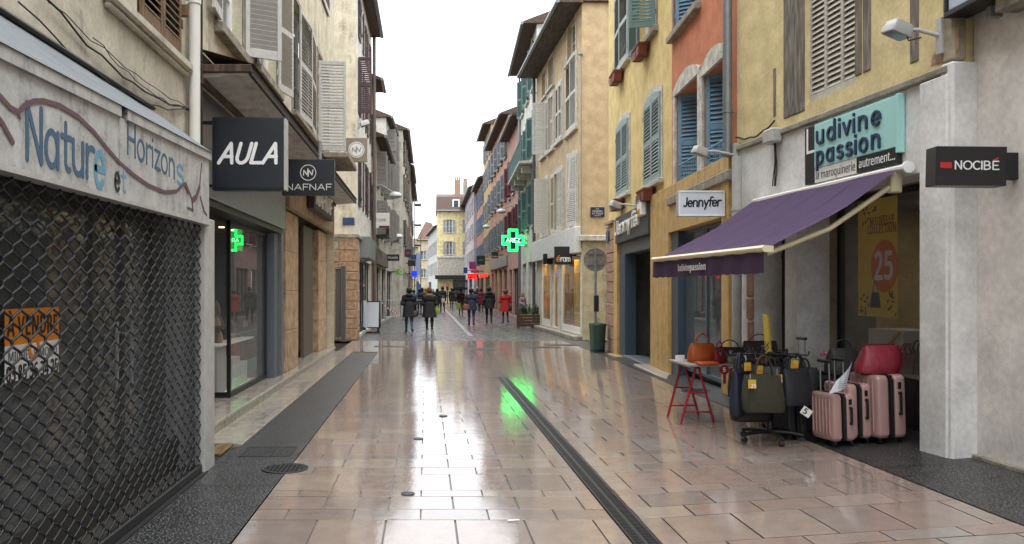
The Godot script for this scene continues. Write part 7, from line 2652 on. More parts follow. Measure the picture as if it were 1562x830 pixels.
	price_tag("yellow price tag between the olive tote and the black shopper", at(rx - 0.05, wy - 0.2, rd - 0.33, 12))
	price_tag("yellow price tag at the neck of the navy shopper", at(rx - 0.27, wy - 0.10, rd - 0.12, 10), "")
	price_tag("yellow price tag inside the black shopper's straps", at(rx + 0.16, wy - 0.07, rd - 0.2, -5), "")
	price_tag("yellow price tag behind the olive tote's handles", at(rx - 0.16, wy - 0.13, rd - 0.14, 10), "")
	var wt := thing("paper_tag", "white paper tag with black figures dangling under the black shopper", "price tag", Transform3D(Basis(Vector3.BACK, -0.6), Vector3(rx + 0.22, wy - 0.52, -(rd - 0.32))))
	b = MB.new()
	b.bb(-0.05, 0.05, -0.04, 0.04, -0.001, 0.001)
	part("card", b, M.white, wt)
	print_text("5", 0.06, M.black, wt, Transform3D(Basis.IDENTITY, Vector3(-0.01, 0, 0.002)), 0.0, true, 0.001)
	var yb := thing("yellow_display_strip", "tall folded yellow display strip standing up from the bag stand", "display card", Transform3D(Basis(Vector3.BACK, 0.07), Vector3(rx + 0.02, wy + 0.02, -(rd + 0.05))))
	b = MB.new()
	b.bb(-0.045, -0.002, 0.0, 0.40, -0.004, 0.004, 0.002)
	b.tf = Transform3D(Basis(Vector3.UP, 0.7), Vector3.ZERO)
	b.bb(0.002, 0.04, 0.0, 0.38, -0.004, 0.004, 0.002)
	part("card", b, mat(Color("c9b04a"), 0.6), yb)
	b = MB.new()
	for k in 9: b.stroke(PackedVector2Array([Vector2(-0.04 + 0.008 * (k % 4), 0.02 + k * 0.008), Vector2(-0.03 + 0.008 * (k % 4), 0.035 + k * 0.011)]), 0.008, 0.0042, 0.0052 + k * 0.0001)
	part("print", b, mat(Color("4d4326"), 0.6), yb)

# ---------------------------------------------------------------- suitcases
func suitcase(label: String, where: Transform3D, w: float, h: float, deep: float, m: Material, handle: float, group := "") -> Node3D:   # narrow side w faces +z, broad side deep along z
	var r := thing("suitcase", label, "suitcase", where, group)
	var foot := 0.055
	var b := MB.new()
	for s in [-1, 1]:
		var cx: float = s * (w * 0.25 + 0.007)
		var hw := w * 0.25 - 0.007
		b.loft([[foot, cx, 0, hw * 0.7, deep * 0.44], [foot + 0.012, cx, 0, hw * 0.9, deep * 0.475], [foot + 0.04, cx, 0, hw, deep * 0.5], [h - 0.05, cx, 0, hw, deep * 0.5], [h - 0.018, cx, 0, hw * 0.92, deep * 0.485], [h - 0.004, cx, 0, hw * 0.75, deep * 0.45], [h, cx, 0, hw * 0.45, deep * 0.4]], 32, 5.0)
	part("shell", b, m, r)
	for s in [-1, 1]:
		for k in 6:
			var z := lerpf(-deep * 0.36, deep * 0.36, k / 5.0)
			b = MB.new()
			b.tube(PackedVector3Array([Vector3(s * w * 0.490, foot + 0.06, z), Vector3(s * w * 0.497, foot + 0.1, z), Vector3(s * w * 0.497, h - 0.1, z), Vector3(s * w * 0.490, h - 0.05, z)]), 0.008, 6)
			part("rib", b, m, r)
	b = MB.new()
	var zb := deep * 0.5
	b.bb(-0.016, 0.016, foot + 0.02, h - 0.03, zb - 0.02, zb + 0.004, 0.003)
	b.bb(-0.016, 0.016, foot + 0.02, h - 0.03, -zb - 0.004, -zb + 0.02, 0.003)
	b.bb(-0.0158, 0.0158, h - 0.031, h + 0.003, -zb * 0.94, zb * 0.94, 0.006)
	b.bb(-0.0158, 0.0158, foot + 0.0, foot + 0.021, -zb * 0.94, zb * 0.94, 0.003)
	part("zip_band", b, M.black, r)
	b = MB.new()
	var hx := w * 0.24
	b.bb(hx - 0.012, hx + 0.012, h * 0.42, h * 0.76, zb + 0.012, zb + 0.028, 0.006)
	b.bb(hx - 0.014, hx + 0.014, h * 0.42, h * 0.46, zb - 0.004, zb + 0.012, 0.003)
	b.bb(hx - 0.014, hx + 0.014, h * 0.72, h * 0.76, zb - 0.004, zb + 0.012, 0.003)
	part("side_handle", b, M.black, r)
	b = MB.new()
	b.bb(hx - 0.015, hx + 0.015, h * 0.80, h * 0.9, zb - 0.004, zb + 0.01, 0.004)
	part("lock", b, M.black_gloss, r)
	for sx in [-1, 1]:
		for sz in [-1, 1]:
			b = MB.new()
			var c := Vector3(sx * w * 0.34, 0.024, sz * deep * 0.38)
			b.cyl(c - Vector3(0.01, 0, 0), c + Vector3(0.01, 0, 0), 0.024, 12)
			b.bb(c.x - 0.018, c.x + 0.018, 0.035, foot + 0.02, c.z - 0.02, c.z + 0.02, 0.004)
			part("wheel", b, M.black, r)
	if handle > 0.0:
		b = MB.new()
		for sz in [-0.07, 0.07]: b.cyl(Vector3(-w * 0.3, h - 0.02, sz), Vector3(-w * 0.3, h + handle, sz), 0.008, 8)
		var th := part("telescopic_handle", b, M.steel, r)
		b = MB.new()
		b.bb(-w * 0.3 - 0.016, -w * 0.3 + 0.016, h + handle - 0.012, h + handle + 0.018, -0.1, 0.1, 0.008)
		part("grip", b, M.black, th)
	return r

func suitcases() -> void:
	var rose := mat(Color("b08c86"), 0.3, 0.1)
	rose.clearcoat_enabled = true
	rose.clearcoat = 0.4
	var grp := "rose suitcases by the shop window"
	var put_at := func(x: float, d: float, turn: float) -> Transform3D: return Transform3D(Basis(Vector3.BACK, 0.03) * Basis(Vector3.UP, deg_to_rad(turn)), on(x, d, 0.004))
	suitcase("smallest rose pink ribbed suitcase with white paper on its handle", put_at.call(3.94, 7.92, 8.0), 0.245, 0.50, 0.36, rose, 0.3, grp)
	suitcase("middle sized rose pink suitcase between the small and the large one", put_at.call(4.13, 8.02, 6.0), 0.25, 0.575, 0.42, rose, 0.22, grp)
	suitcase("largest rose pink suitcase with a red bag on top", put_at.call(4.40, 7.98, 6.0), 0.31, 0.65, 0.46, rose, 0.0, grp)
	suitcase("black suitcase standing behind the black shopper", put_at.call(3.76, 8.75, 4.0), 0.26, 0.52, 0.38, leather(Color("1d1d20"), 0.5), 0.36)
	suitcase("charcoal meshed suitcase in the shade behind the bag stand", put_at.call(3.72, 8.35, 4.0), 0.22, 0.40, 0.3, leather(Color("2a2a2c"), 0.6), 0.0)
	suitcase("tall black suitcase by the shop pillar behind the rose ones", put_at.call(4.12, 8.75, 3.0), 0.28, 0.62, 0.4, leather(Color("18191d"), 0.4), 0.34)
	var top := on(4.40, 7.98, 0.655)
	var rb := thing("red_handbag", "soft crimson leather handbag lying on the largest suitcase", "handbag", Transform3D(Basis(Vector3.UP, 0.12), top + Vector3(-0.03, 0, 0.02)))
	part("body", bag_shape(0.44, 0.27, 0.24, 0.1, 2.9, 0.05), bump(world_tex(mat(Color("96283a"), 0.4), T.wear, 2.3), T.plaster, 3.0), rb)
	var b := MB.new()
	for k in 12: b.bb(-0.13 + k * 0.028, -0.115 + k * 0.028, 0.262, 0.285, -0.02, 0.02, 0.004)
	part("top_zip", b, leather(Color("701826"), 0.4), rb)
	b = MB.new()
	b.tube(PackedVector3Array([Vector3(0.18, 0.25, 0.02), Vector3(0.22, 0.28, 0.05), Vector3(0.235, 0.2, 0.09), Vector3(0.22, 0.1, 0.1)]), 0.008, 6)
	part("strap", b, leather(Color("701826"), 0.4), rb)
	handbag("slouchy dark grey bag leaning behind the rose suitcases", Transform3D(Basis(Vector3.UP, 0.1), on(4.28, 8.42, 0.60)), 0.36, 0.27, 0.24, leather(Color("3b3a38"), 0.6), {"taper": 0.12, "ex": 2.6, "two": false, "lift": 0.1})
	var plank := MB.new()
	plank.bb(3.98, 4.6, 0.70, 0.74, -8.66, -8.28, 0.006)
	tag(part("display_box", MB.new().bb(3.98, 4.62, 0.2, 0.76, -8.62, -8.26, 0.008), M.black), "black box carrying the grey bag behind the rose suitcases", "box")
	# sheet of paper tied to the small case
	var pp := thing("paper_sheet", "curled white printed sheet tied to the smallest suitcase's handle", "paper", Transform3D(Basis(Vector3.UP, 0.25), on(3.88, 7.72, 0.52)))
	var sh := MB.new()
	var pt := func(i: int, j: int) -> Vector3:
		var u := i / 8.0
		var t := j / 8.0
		return Vector3(-0.10 + u * 0.17 + t * 0.06, t * 0.26 * (0.45 + 0.55 * u) + u * 0.05, 0.035 * sin(u * 2.6) + 0.02 * t)
	for i in 8:
		for j in 8: sh.quad(pt.call(i, j), pt.call(i + 1, j), pt.call(i + 1, j + 1), pt.call(i, j + 1))
	part("sheet", sh, mat(Color("cfd2d8"), 0.7), pp)
	b = MB.new()
	for k in 7: b.bb(-0.04 + k * 0.006, 0.05 + k * 0.006, 0.06 + k * 0.018, 0.064 + k * 0.018, 0.042, 0.043)
	part("printed_lines", b, mat(Color("8b8f96"), 0.7), pp)
	# a few stacked oddments behind
	var bits := [["teal plastic wrapped pouch among the black suitcases", 3.95, 8.7, 0.66, "5f7d7c", 0.2], ["pale blue wrapped pouch by the black suitcases", 3.86, 8.62, 0.58, "93a4ae", 0.18], ["pink label pouch on the grey bag", 4.12, 8.5, 0.80, "b0506a", 0.1], ["brown leather belt roll on the black suitcases", 3.9, 8.5, 0.55, "5a3a28", 0.16]]
	for q in bits:
		var o := thing("pouch", q[0], "pouch", Transform3D(Basis(Vector3.UP, rng.randf()), on(q[1], q[2], q[3])))
		part("body", bag_shape(q[5], q[5] * 0.5, q[5] * 0.5, 0.08, 2.6), mat(Color(q[4]), 0.35), o)
		b = MB.new()
		b.bb(-q[5] * 0.2, q[5] * 0.2, q[5] * 0.2, q[5] * 0.4, q[5] * 0.2, q[5] * 0.25, 0.002)
		part("label", b, M.white, o)

# ---------------------------------------------------------------- people
# meshes the surface round a set of tapered bones [a, b, ra, rb, colour]
func skin(bones: Array, cell: float, k: float, floor_y := -99.0) -> Array:
	var lo := Vector3(9, 9, 9)
	var hi := -lo
	for q in bones:
		var r := maxf(q[2], q[3]) + cell * 2.0
		for p in [q[0], q[1]]:
			lo = lo.min(p - Vector3(r, r, r))
			hi = hi.max(p + Vector3(r, r, r))
	var n := Vector3i(((hi - lo) / cell).ceil()) + Vector3i.ONE
	var f := PackedFloat32Array()
	f.resize(n.x * n.y * n.z)
	f.fill(1.0)
	for q in bones:
		var a: Vector3 = q[0]
		var b: Vector3 = q[1]
		var ra: float = q[2]
		var rb: float = q[3]
		var m := maxf(ra, rb) + k + cell
		var l := Vector3i(((a.min(b) - Vector3(m, m, m) - lo) / cell).floor()).clamp(Vector3i.ZERO, n - Vector3i.ONE)
		var h := Vector3i(((a.max(b) + Vector3(m, m, m) - lo) / cell).ceil()).clamp(Vector3i.ZERO, n - Vector3i.ONE)
		var ab := b - a
		var ll := maxf(ab.length_squared(), 1e-8)
		for z in range(l.z, h.z + 1):
			for y in range(l.y, h.y + 1):
				var row := (z * n.y + y) * n.x
				for x in range(l.x, h.x + 1):
					var p := lo + Vector3(x, y, z) * cell - a
					var t := clampf(p.dot(ab) / ll, 0.0, 1.0)
					var d := (p - ab * t).length() - lerpf(ra, rb, t)
					var o := f[row + x]
					var g := maxf(k - absf(o - d), 0.0)
					f[row + x] = minf(o, d) - g * g * 0.25 / k
	var at_cell := {}
	var v := PackedVector3Array()
	var nn := PackedVector3Array()
	var c := PackedColorArray()
	var sy := n.x
	var sz := n.x * n.y
	var off := [0, 1, sy, sy + 1, sz, sz + 1, sz + sy, sz + sy + 1]
	var edges := [[0, 1], [2, 3], [4, 5], [6, 7], [0, 2], [1, 3], [4, 6], [5, 7], [0, 4], [1, 5], [2, 6], [3, 7]]
	var cs := []
	for i in 8: cs.append(Vector3(i & 1, (i >> 1) & 1, (i >> 2) & 1))
	for z in n.z - 1:
		for y in n.y - 1:
			var base := (z * n.y + y) * n.x
			for x in n.x - 1:
				var i := base + x
				var s0 := f[i] < 0.0
				if s0 == (f[i + 1] < 0.0) and s0 == (f[i + sy] < 0.0) and s0 == (f[i + sy + 1] < 0.0) and s0 == (f[i + sz] < 0.0) and s0 == (f[i + sz + 1] < 0.0) and s0 == (f[i + sz + sy] < 0.0) and s0 == (f[i + sz + sy + 1] < 0.0): continue
				var sum := Vector3.ZERO
				var cnt := 0
				for e in edges:
					var fa := f[i + off[e[0]]]
					var fb := f[i + off[e[1]]]
					if (fa < 0.0) != (fb < 0.0):
						sum += (cs[e[0]] as Vector3).lerp(cs[e[1]], fa / (fa - fb))
						cnt += 1
				var p := lo + (Vector3(x, y, z) + sum / cnt) * cell
				var g := Vector3(f[i + 1] - f[i] + f[i + sy + sz + 1] - f[i + sy + sz], f[i + sy] - f[i] + f[i + sy + sz + 1] - f[i + sz + 1], f[i + sz] - f[i] + f[i + sy + sz + 1] - f[i + sy + 1])
				var best := 9.0
				var col := Color.WHITE
				for q in bones:
					var ab: Vector3 = q[1] - q[0]
					var t := clampf((p - q[0]).dot(ab) / maxf(ab.length_squared(), 1e-8), 0.0, 1.0)
					var d := (p - (q[0] as Vector3) - ab * t).length() - lerpf(q[2], q[3], t)
					if d < best:
						best = d
						col = q[4]
				p.y = maxf(p.y, floor_y)
				at_cell[i] = v.size()
				v.append(p)
				nn.append(g.normalized() if g.length() > 1e-9 else Vector3.UP)
				c.append(col)
	var ix := PackedInt32Array()
	for i in at_cell:
		var x: int = i % sy
		var y: int = (i / sy) % n.y
		var z: int = i / sz
		var trio := [[1, sy, sz, y > 0 and z > 0], [sy, sz, 1, z > 0 and x > 0], [sz, 1, sy, x > 0 and y > 0]]
		for t in trio:
			if not t[3]: continue
			var s0 := f[i] < 0.0
			if s0 == (f[i + t[0]] < 0.0): continue
			var A: int = at_cell[i]
			var B: int = at_cell[i - t[1]]
			var C: int = at_cell[i - t[1] - t[2]]
			var D: int = at_cell[i - t[2]]
			if s0: ix.append_array([A, C, B, A, D, C])
			else: ix.append_array([A, B, C, A, C, D])
	return [v, nn, c, ix]

func join_skins(list: Array) -> ArrayMesh:      # [[arrays, Transform3D], ...] in one mesh
	var v := PackedVector3Array()
	var n := PackedVector3Array()
	var c := PackedColorArray()
	var ix := PackedInt32Array()
	for l in list:
		var s: Array = l[0]
		var tf: Transform3D = l[1]
		var first := v.size()
		for i in s[0].size():
			v.append(tf * s[0][i])
			n.append((tf.basis * s[1][i]).normalized())
			c.append(s[2][i] if l.size() < 3 else l[2])
		for i in s[3]: ix.append(i + first)
	var a := []
	a.resize(Mesh.ARRAY_MAX)
	a[Mesh.ARRAY_VERTEX] = v
	a[Mesh.ARRAY_NORMAL] = n
	a[Mesh.ARRAY_COLOR] = c
	a[Mesh.ARRAY_INDEX] = ix
	var m := ArrayMesh.new()
	m.add_surface_from_arrays(Mesh.PRIMITIVE_TRIANGLES, a)
	return m

const FLESH := Color(0.42, 0.25, 0.18)
var hand_skin := []
var head_skin := []

func make_body_pieces() -> void:
	# hand hanging from the wrist at the origin, fingers down, thumb forward (+z), palm inward (-x)
	var hb := [[Vector3(0, 0.01, 0), Vector3(0, -0.03, 0.002), 0.022, 0.024, FLESH], [Vector3(0, -0.035, -0.022), Vector3(0, -0.075, -0.028), 0.015, 0.013, FLESH], [Vector3(0, -0.035, 0.02), Vector3(0, -0.078, 0.026), 0.016, 0.014, FLESH], [Vector3(0, -0.04, 0), Vector3(0, -0.08, 0), 0.015, 0.013, FLESH]]
	var lens := [0.066, 0.078, 0.074, 0.056]
	for k in 4:
		var z := 0.03 - k * 0.0195
		var a := Vector3(0, -0.078, z)
		var b := a + Vector3(-0.006, -lens[k] * 0.5, 0)
		var e := b + Vector3(-0.022, -lens[k] * 0.42, 0)
		hb.append([a, b, 0.0088, 0.0082, FLESH])
		hb.append([b, e, 0.0082, 0.007, FLESH])
	hb.append([Vector3(-0.004, -0.03, 0.026), Vector3(-0.012, -0.06, 0.048), 0.011, 0.0095, FLESH])
	hb.append([Vector3(-0.012, -0.06, 0.048), Vector3(-0.02, -0.09, 0.05), 0.0095, 0.008, FLESH])
	hand_skin = skin(hb, 0.006, 0.006)
	# head on a neck whose foot is the origin, looking along +z
	var dark := Color(0.05, 0.035, 0.03)
	var lip := Color(0.36, 0.14, 0.12)
	head_skin = skin([[Vector3(0, -0.02, -0.01), Vector3(0, 0.09, 0.005), 0.058, 0.052, FLESH], [Vector3(0, 0.2, -0.012), Vector3(0, 0.215, -0.03), 0.084, 0.088, FLESH], [Vector3(0, 0.18, 0.02), Vector3(0, 0.125, 0.045), 0.07, 0.05, FLESH], [Vector3(0, 0.105, 0.06), Vector3(0, 0.108, 0.068), 0.034, 0.03, FLESH], [Vector3(0, 0.195, 0.088), Vector3(0, 0.165, 0.108), 0.011, 0.017, FLESH],
		[Vector3(-0.08, 0.185, -0.012), Vector3(-0.086, 0.165, -0.01), 0.021, 0.014, FLESH], [Vector3(0.08, 0.185, -0.012), Vector3(0.086, 0.165, -0.01), 0.021, 0.014, FLESH], [Vector3(-0.034, 0.196, 0.078), Vector3(-0.03, 0.196, 0.08), 0.013, 0.013, dark], [Vector3(0.034, 0.196, 0.078), Vector3(0.03, 0.196, 0.08), 0.013, 0.013, dark], [Vector3(-0.022, 0.128, 0.088), Vector3(0.022, 0.128, 0.088), 0.009, 0.009, lip]], 0.011, 0.02)

# o: coat, legs, hair, hem (coat length), tall, stride, hair_long, skirt, arms ("swing", "fold", "up"), wide
func person(label: String, where: Transform3D, o: Dictionary) -> Node3D:
	var r := thing("person", label, "person", where)
	var sc: float = o.get("tall", 1.68) / 1.68
	var cell: float = o.get("cell", 0.026)
	var st: float = o.get("stride", 0.5)
	var wd: float = o.get("wide", 1.0)
	var lg: Color = (o.get("legs", Color("2a2f3c")) as Color).srgb_to_linear()
	var shoe: Color = (o.get("shoes", Color("191818")) as Color).srgb_to_linear()
	var coat: Color = (o.get("coat", Color("1c1c20")) as Color).srgb_to_linear()
	var hem: float = o.get("hem", 0.75)
	var bones := []
	for s in [-1.0, 1.0]:
		var ph: float = st * s
		var hip := Vector3(s * 0.088, 0.88, 0)
		var knee := Vector3(s * 0.092, 0.47, 0.10 * ph + 0.03)
		var ankle := Vector3(s * 0.095, 0.085 + maxf(0.0, -ph) * 0.1, 0.26 * ph - 0.03 - maxf(0.0, -ph) * 0.06)
		var toe := ankle + Vector3(s * 0.02, -0.055 - maxf(0.0, -ph) * 0.05, 0.15)
		var k: float = o.get("leg_fat", 1.0)
		bones.append([hip, knee, 0.086 * k, 0.058 * k, lg])
		bones.append([knee, ankle, 0.056 * k, 0.039 * k, lg])
		bones.append([ankle + Vector3(0, -0.025, -0.03), toe, 0.042, 0.034, shoe])
	bones.append([Vector3(-0.07, 0.93, -0.005), Vector3(0.07, 0.93, -0.005), 0.115, 0.115, lg])
	bones.append([Vector3(-0.05, 1.08, 0), Vector3(0.05, 1.08, 0), 0.105, 0.105, coat])
	bones.append([Vector3(-0.09, 1.28, 0), Vector3(0.09, 1.28, 0), 0.112, 0.112, coat])
	bones.append([Vector3(-0.15, 1.38, -0.01), Vector3(0.15, 1.38, -0.01), 0.062, 0.062, coat])
	bones.append([Vector3(0, 1.36, -0.01), Vector3(0, 1.46, 0), 0.07, 0.055, FLESH])
	var wrists := []
	var arm_bones := []
	for s in [-1.0, 1.0]:
		var sh := Vector3(s * 0.185, 1.37, -0.01)
		var el := Vector3(s * 0.218, 1.10, -0.05 - 0.10 * st * s)
		var wr := Vector3(s * 0.205, 0.86, 0.03 - 0.22 * st * s)
		var how: String = o.get("arms", "swing")
		if how == "fold" or (how == "up" and s < 0) or (how == "hold_left" and s < 0) or (how == "hold_right" and s > 0):
			el = Vector3(s * 0.245, 1.11, -0.02)
			wr = Vector3(s * 0.15, 1.06, 0.21)
		if how == "up" and s > 0:
			el = Vector3(s * 0.24, 1.12, 0.05)
			wr = Vector3(s * 0.14, 1.24, 0.24)
		arm_bones.append([sh, el, 0.05, 0.042, coat])
		arm_bones.append([el, wr, 0.042, 0.03, coat])
		wrists.append([wr, (wr - el).normalized(), s])
	bones.append_array(arm_bones)
	var list := [[skin(bones, cell, 0.04), Transform3D.IDENTITY]]
	list.append([head_skin, Transform3D(Basis(Vector3.UP, deg_to_rad(o.get("look", 0.0))), Vector3(0, 1.425, 0.0))])
	for w in wrists:
		var dir: Vector3 = w[1]
		var y := -dir
		var x := y.cross(Vector3.BACK).cross(y).cross(y) * -1.0
		x = y.cross(Vector3(0, 0, 1) if absf(dir.z) < 0.8 else Vector3(0, 1, 0)).normalized()
		var z := x.cross(y).normalized()
		var bs := Basis(x * (1.0 if w[2] > 0 else -1.0), y, z)
		list.append([hand_skin, Transform3D(bs, w[0] + dir * 0.02)])
	var vm := mat(Color.WHITE, 0.7)
	vm.vertex_color_use_as_albedo = true
	var tf := Transform3D(Basis.from_scale(Vector3(sc * wd, sc, sc * wd)), Vector3.ZERO)
	put("body", join_skins(list), vm, r, tf)
	# coat with sleeves, skirt of the coat cut at the hem
	var cb := []
	var pad := 0.018
	cb.append([Vector3(-0.085, 1.30, 0), Vector3(0.085, 1.30, 0), 0.112 + pad, 0.112 + pad, coat])
	cb.append([Vector3(-0.155, 1.385, -0.01), Vector3(0.155, 1.385, -0.01), 0.06 + pad * 0.8, 0.06 + pad * 0.8, coat])
	cb.append([Vector3(-0.055, 1.10, 0), Vector3(-0.085, hem - 0.02, -0.01), 0.112 + pad, 0.115 + pad + o.get("flare", 0.03), coat])
	cb.append([Vector3(0.055, 1.10, 0), Vector3(0.085, hem - 0.02, -0.01), 0.112 + pad, 0.115 + pad + o.get("flare", 0.03), coat])
	cb.append([Vector3(0, 1.42, -0.02), Vector3(0, 1.455, -0.01), 0.085, 0.07, coat])
	for q in arm_bones: cb.append([q[0], (q[0] as Vector3).lerp(q[1], 0.96), q[2] + pad, q[3] + pad * 0.9, coat])
	if o.has("hood"): cb.append([Vector3(-0.05, 1.44, -0.09), Vector3(0.05, 1.44, -0.09), 0.075, 0.075, (o.hood as Color).srgb_to_linear()])
	var cm := world_tex(mat(Color.WHITE, 0.75), T.cloth, 6.0)
	cm.vertex_color_use_as_albedo = true
	put("coat", join_skins([[skin(cb, cell, 0.05, hem), Transform3D.IDENTITY]]), cm, r, tf)
	# hair
	var hc: Color = (o.get("hair", Color("2a1d16")) as Color).srgb_to_linear()
	var hy := 1.425
	var hb := [[Vector3(0, hy + 0.215, -0.02), Vector3(0, hy + 0.225, -0.045), 0.094, 0.096, hc], [Vector3(-0.05, hy + 0.16, -0.05), Vector3(0.05, hy + 0.16, -0.05), 0.06, 0.06, hc]]
	if o.get("hair_long", false): hb.append_array([[Vector3(-0.06, hy + 0.18, -0.05), Vector3(-0.06, hy - 0.06, -0.09), 0.055, 0.045, hc], [Vector3(0.06, hy + 0.18, -0.05), Vector3(0.06, hy - 0.06, -0.09), 0.055, 0.045, hc]])
	if o.get("bun", false): hb.append([Vector3(0, hy + 0.29, -0.08), Vector3(0, hy + 0.3, -0.08), 0.045, 0.045, hc])
	if o.get("cap", false): hb.append([Vector3(-0.03, hy + 0.22, 0.01), Vector3(0.03, hy + 0.22, 0.01), 0.095, 0.095, hc])
	put("hat" if o.get("cap", false) else "hair", join_skins([[skin(hb, 0.016, 0.03), Transform3D(Basis(Vector3.UP, deg_to_rad(o.get("look", 0.0))), Vector3.ZERO)]]), vm, r, tf)
	return r

func carried(called: String, label: String, where: Transform3D, w: float, h: float, deep: float, c: Color, lift: float) -> void:
	var o := thing(called, label, "bag", where)
	part("body", bag_shape(w, h, deep, 0.08, 3.0), leather(c, 0.5), o)
	part("handle", strap(w * 0.3, h * 0.96, lift, 0.0, 0.008), leather(c, 0.5), o)

func people() -> void:
	make_body_pieces()
	person("person in a black hooded jacket and blue jeans walking away left of the pair", at(-0.653, 0, 31.4, 184), {"coat": Color("1d1d22"), "legs": Color("2f3f5e"), "hair": Color("1e1612"), "hem": 0.60, "stride": 0.65, "hood": Color("1a1a1e"), "arms": "hold_right", "wide": 1.08})
	person("person in a black coat with fur collar and pale shoes walking away", at(0.125, 0, 31.2, 180), {"coat": Color("1b1a1c"), "legs": Color("17181c"), "shoes": Color("8d867c"), "hair": Color("5d4029"), "bun": true, "hem": 0.60, "stride": 0.25, "hood": Color("7a6a58"), "arms": "fold", "flare": 0.05, "wide": 1.08})
	person("person in navy jacket and jeans with a brown shoulder bag walking away", at(2.064, 0, 37.4, 176), {"coat": Color("28304a"), "legs": Color("2b3a5a"), "hair": Color("2b1c15"), "hem": 0.74, "stride": 0.35, "tall": 1.66, "wide": 1.12, "arms": "fold"})
	person("person all in black with hood walking away beside the red coat", at(3.041, 0, 39.6, 178), {"coat": Color("18191d"), "legs": Color("1a1a1e"), "hair": Color("231a16"), "hem": 0.72, "stride": 0.5, "tall": 1.74, "hood": Color("16171b"), "wide": 1.08})
	person("person in a bright red coat and grey hat walking away", at(3.862, 0, 39.9, 182), {"coat": Color("c01f1c"), "legs": Color("2a2524"), "hair": Color("4a423e"), "cap": true, "hem": 0.62, "stride": 0.4, "tall": 1.6, "flare": 0.06, "wide": 1.12, "leg_fat": 0.75, "arms": "fold"})
	person("person in a pale pink jacket standing behind the planter", at(5.049, 0, 42.5, 30), {"coat": Color("c79aa8"), "legs": Color("26262c"), "hair": Color("8a6a4c"), "hair_long": true, "hem": 0.8, "stride": 0.1, "tall": 1.45, "arms": "fold"})
	person("person in a plum coat walking towards us under a black umbrella", at(2.205, 0, 52.0, -8), {"coat": Color("4d1c2a"), "legs": Color("2e2a33"), "hair": Color("3a271d"), "hem": 0.7, "stride": 0.4, "tall": 1.62, "arms": "up", "cell": 0.034})
	person("person in a dark coat standing far beyond the black umbrella", at(2.246, 0, 72.0, 160), {"coat": Color("232427"), "legs": Color("1b1c20"), "hem": 0.6, "stride": 0.2, "tall": 1.74, "cell": 0.04})
	person("tall person in a dark jacket carrying a pale bag in the middle of the street", at(1.200, 0, 60.0, 190), {"coat": Color("20232c"), "legs": Color("1d222e"), "hem": 0.74, "stride": 0.4, "tall": 1.82, "cell": 0.034, "wide": 1.08})
	person("person in dark blue close beside the tall one carrying a green bag", at(0.823, 0, 60.5, 176), {"coat": Color("22252e"), "legs": Color("1c1d22"), "hair": Color("1c1512"), "hem": 0.62, "stride": 0.3, "tall": 1.68, "cell": 0.034, "hair_long": true})
	person("person with long fair hair in a brown coat among the left crowd", at(-0.023, 0, 57.0, 170), {"coat": Color("5a4230"), "legs": Color("211f20"), "hair": Color("a07a48"), "hair_long": true, "hem": 0.66, "stride": 0.3, "tall": 1.72, "cell": 0.034})
	person("person with long dark hair leftmost in the far crowd", at(-0.281, 0, 58.5, 176), {"coat": Color("1e1d21"), "legs": Color("1b1b1f"), "hair": Color("17110e"), "hair_long": true, "hem": 0.66, "stride": 0.3, "tall": 1.74, "cell": 0.034})
	person("person in a dark red jacket walking far down on the right", at(4.032, 0, 60.0, 176), {"coat": Color("7c1822"), "legs": Color("1c1c20"), "hair": Color("2a1c17"), "hem": 0.62, "stride": 0.4, "tall": 1.7, "cell": 0.034})
	person("grey haired person in dark clothes left of the dark red jacket", at(3.813, 0, 61.5, 184), {"coat": Color("26272c"), "legs": Color("3a3634"), "hair": Color("9a9690"), "hem": 0.72, "stride": 0.3, "tall": 1.82, "cell": 0.034})
	person("person in a blue jacket among the left shops behind the barrier", at(-0.720, 0, 50.0, 150), {"coat": Color("2c5878"), "legs": Color("1d1d22"), "hair": Color("2a1c16"), "hem": 0.76, "stride": 0.2, "tall": 1.6, "cell": 0.034})
	person("person in black half hidden behind the left barrier", at(-0.424, 0, 53.0, 178), {"coat": Color("1a1a1e"), "legs": Color("1d1d22"), "hair": Color("33221a"), "hem": 0.7, "stride": 0.2, "tall": 1.66, "cell": 0.034})
	for q in [[0.810, 92.0, "small dark figure far off near the pale yellow house", "22252a"], [1.238, 86.0, "small figure in grey-blue far off in the street", "3a4654"], [3.533, 96.0, "small brown clad figure far off by the pale yellow house", "3c3029"], [0.312, 78.0, "small figure in dark green far off in the street", "2a3a33"]]:
		person(q[2], at(q[0], 0, q[1], 175 if q[1] != 92.0 else 10), {"coat": Color(q[3]), "legs": Color("1e1e22"), "hem": 0.7, "stride": 0.4, "tall": 1.7, "cell": 0.045})
	carried("shoulder_bag", "brown leather shoulder bag on the navy jacket's left side", at(1.815, 0.72, 37.25), 0.34, 0.26, 0.14, Color("7a3d22"), 0.5)
	carried("carrier_bag", "lime green carrier bag held by the person under the umbrella", at(2.047, 0.42, 51.7), 0.3, 0.4, 0.14, Color("8fa820"), 0.22)
	carried("carrier_bag", "lime green bag at the side of the fur collared person", at(0.612, 0.38, 45.0), 0.22, 0.28, 0.12, Color("8fa820"), 0.2)
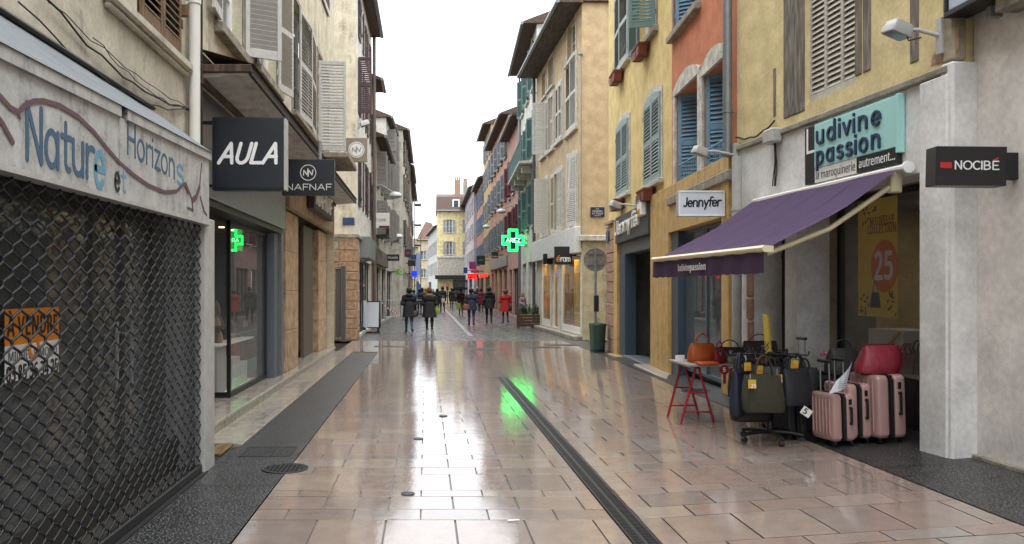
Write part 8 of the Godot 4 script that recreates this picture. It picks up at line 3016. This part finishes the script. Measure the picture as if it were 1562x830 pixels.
	carried("carrier_bag", "pale grey bag carried by the tall person in the dark jacket", at(1.240, 0.72, 59.6), 0.26, 0.3, 0.12, Color("b9b6b2"), 0.2)
	carried("black_handbag", "small black handbag at the right side of the red coat", at(4.065, 0.66, 39.7), 0.2, 0.24, 0.12, Color("1b1a1c"), 0.25)
	carried("dark_handbag", "dark plum handbag at the right side of the hooded black jacket", at(-0.426, 0.62, 31.3), 0.22, 0.22, 0.12, Color("3a2228"), 0.3)
	# umbrella
	var ud := 51.7
	var um := thing("umbrella", "open black umbrella over the person in the plum coat", "umbrella", Transform3D(Basis(Vector3.BACK, 0.12), Vector3(2.151, 1.24, -ud)))
	var b := MB.new()
	for k in 8:
		var a0 := k * TAU / 8
		var a1 := (k + 1) * TAU / 8
		for j in 5:
			var t0 := j / 5.0
			var t1 := (j + 1) / 5.0
			var P3 := func(a: float, t: float, dip: float) -> Vector3: return Vector3(cos(a) * 0.56 * sin(t * 1.35) / sin(1.35), 0.62 - 0.26 * (1.0 - cos(t * 1.35)) / (1.0 - cos(1.35)) + dip * t, sin(a) * 0.56 * sin(t * 1.35) / sin(1.35))
			var am := (a0 + a1) / 2
			b.quad(P3.call(a0, t0, 0.0), P3.call(am, t0, 0.02), P3.call(am, t1, 0.02), P3.call(a0, t1, 0.0))
			b.quad(P3.call(am, t0, 0.02), P3.call(a1, t0, 0.0), P3.call(a1, t1, 0.0), P3.call(am, t1, 0.02))
	part("canopy", b, mat(Color("0e0e12"), 0.95, 0.0, 0.2), um)
	b = MB.new()
	b.cyl(Vector3(0, -0.08, 0), Vector3(0, 0.68, 0), 0.008, 6)
	part("shaft", b, M.steel, um)
	for k in 8:
		b = MB.new()
		b.tube(PackedVector3Array([Vector3(0, 0.61, 0), Vector3(cos(k * TAU / 8) * 0.3, 0.53, sin(k * TAU / 8) * 0.3), Vector3(cos(k * TAU / 8) * 0.56, 0.35, sin(k * TAU / 8) * 0.56)]), 0.004, 4)
		part("rib", b, M.steel, um)
	b = MB.new()
	b.cyl(Vector3(0, -0.12, 0), Vector3(0, 0.0, 0), 0.014, 6)
	part("grip", b, M.black, um)
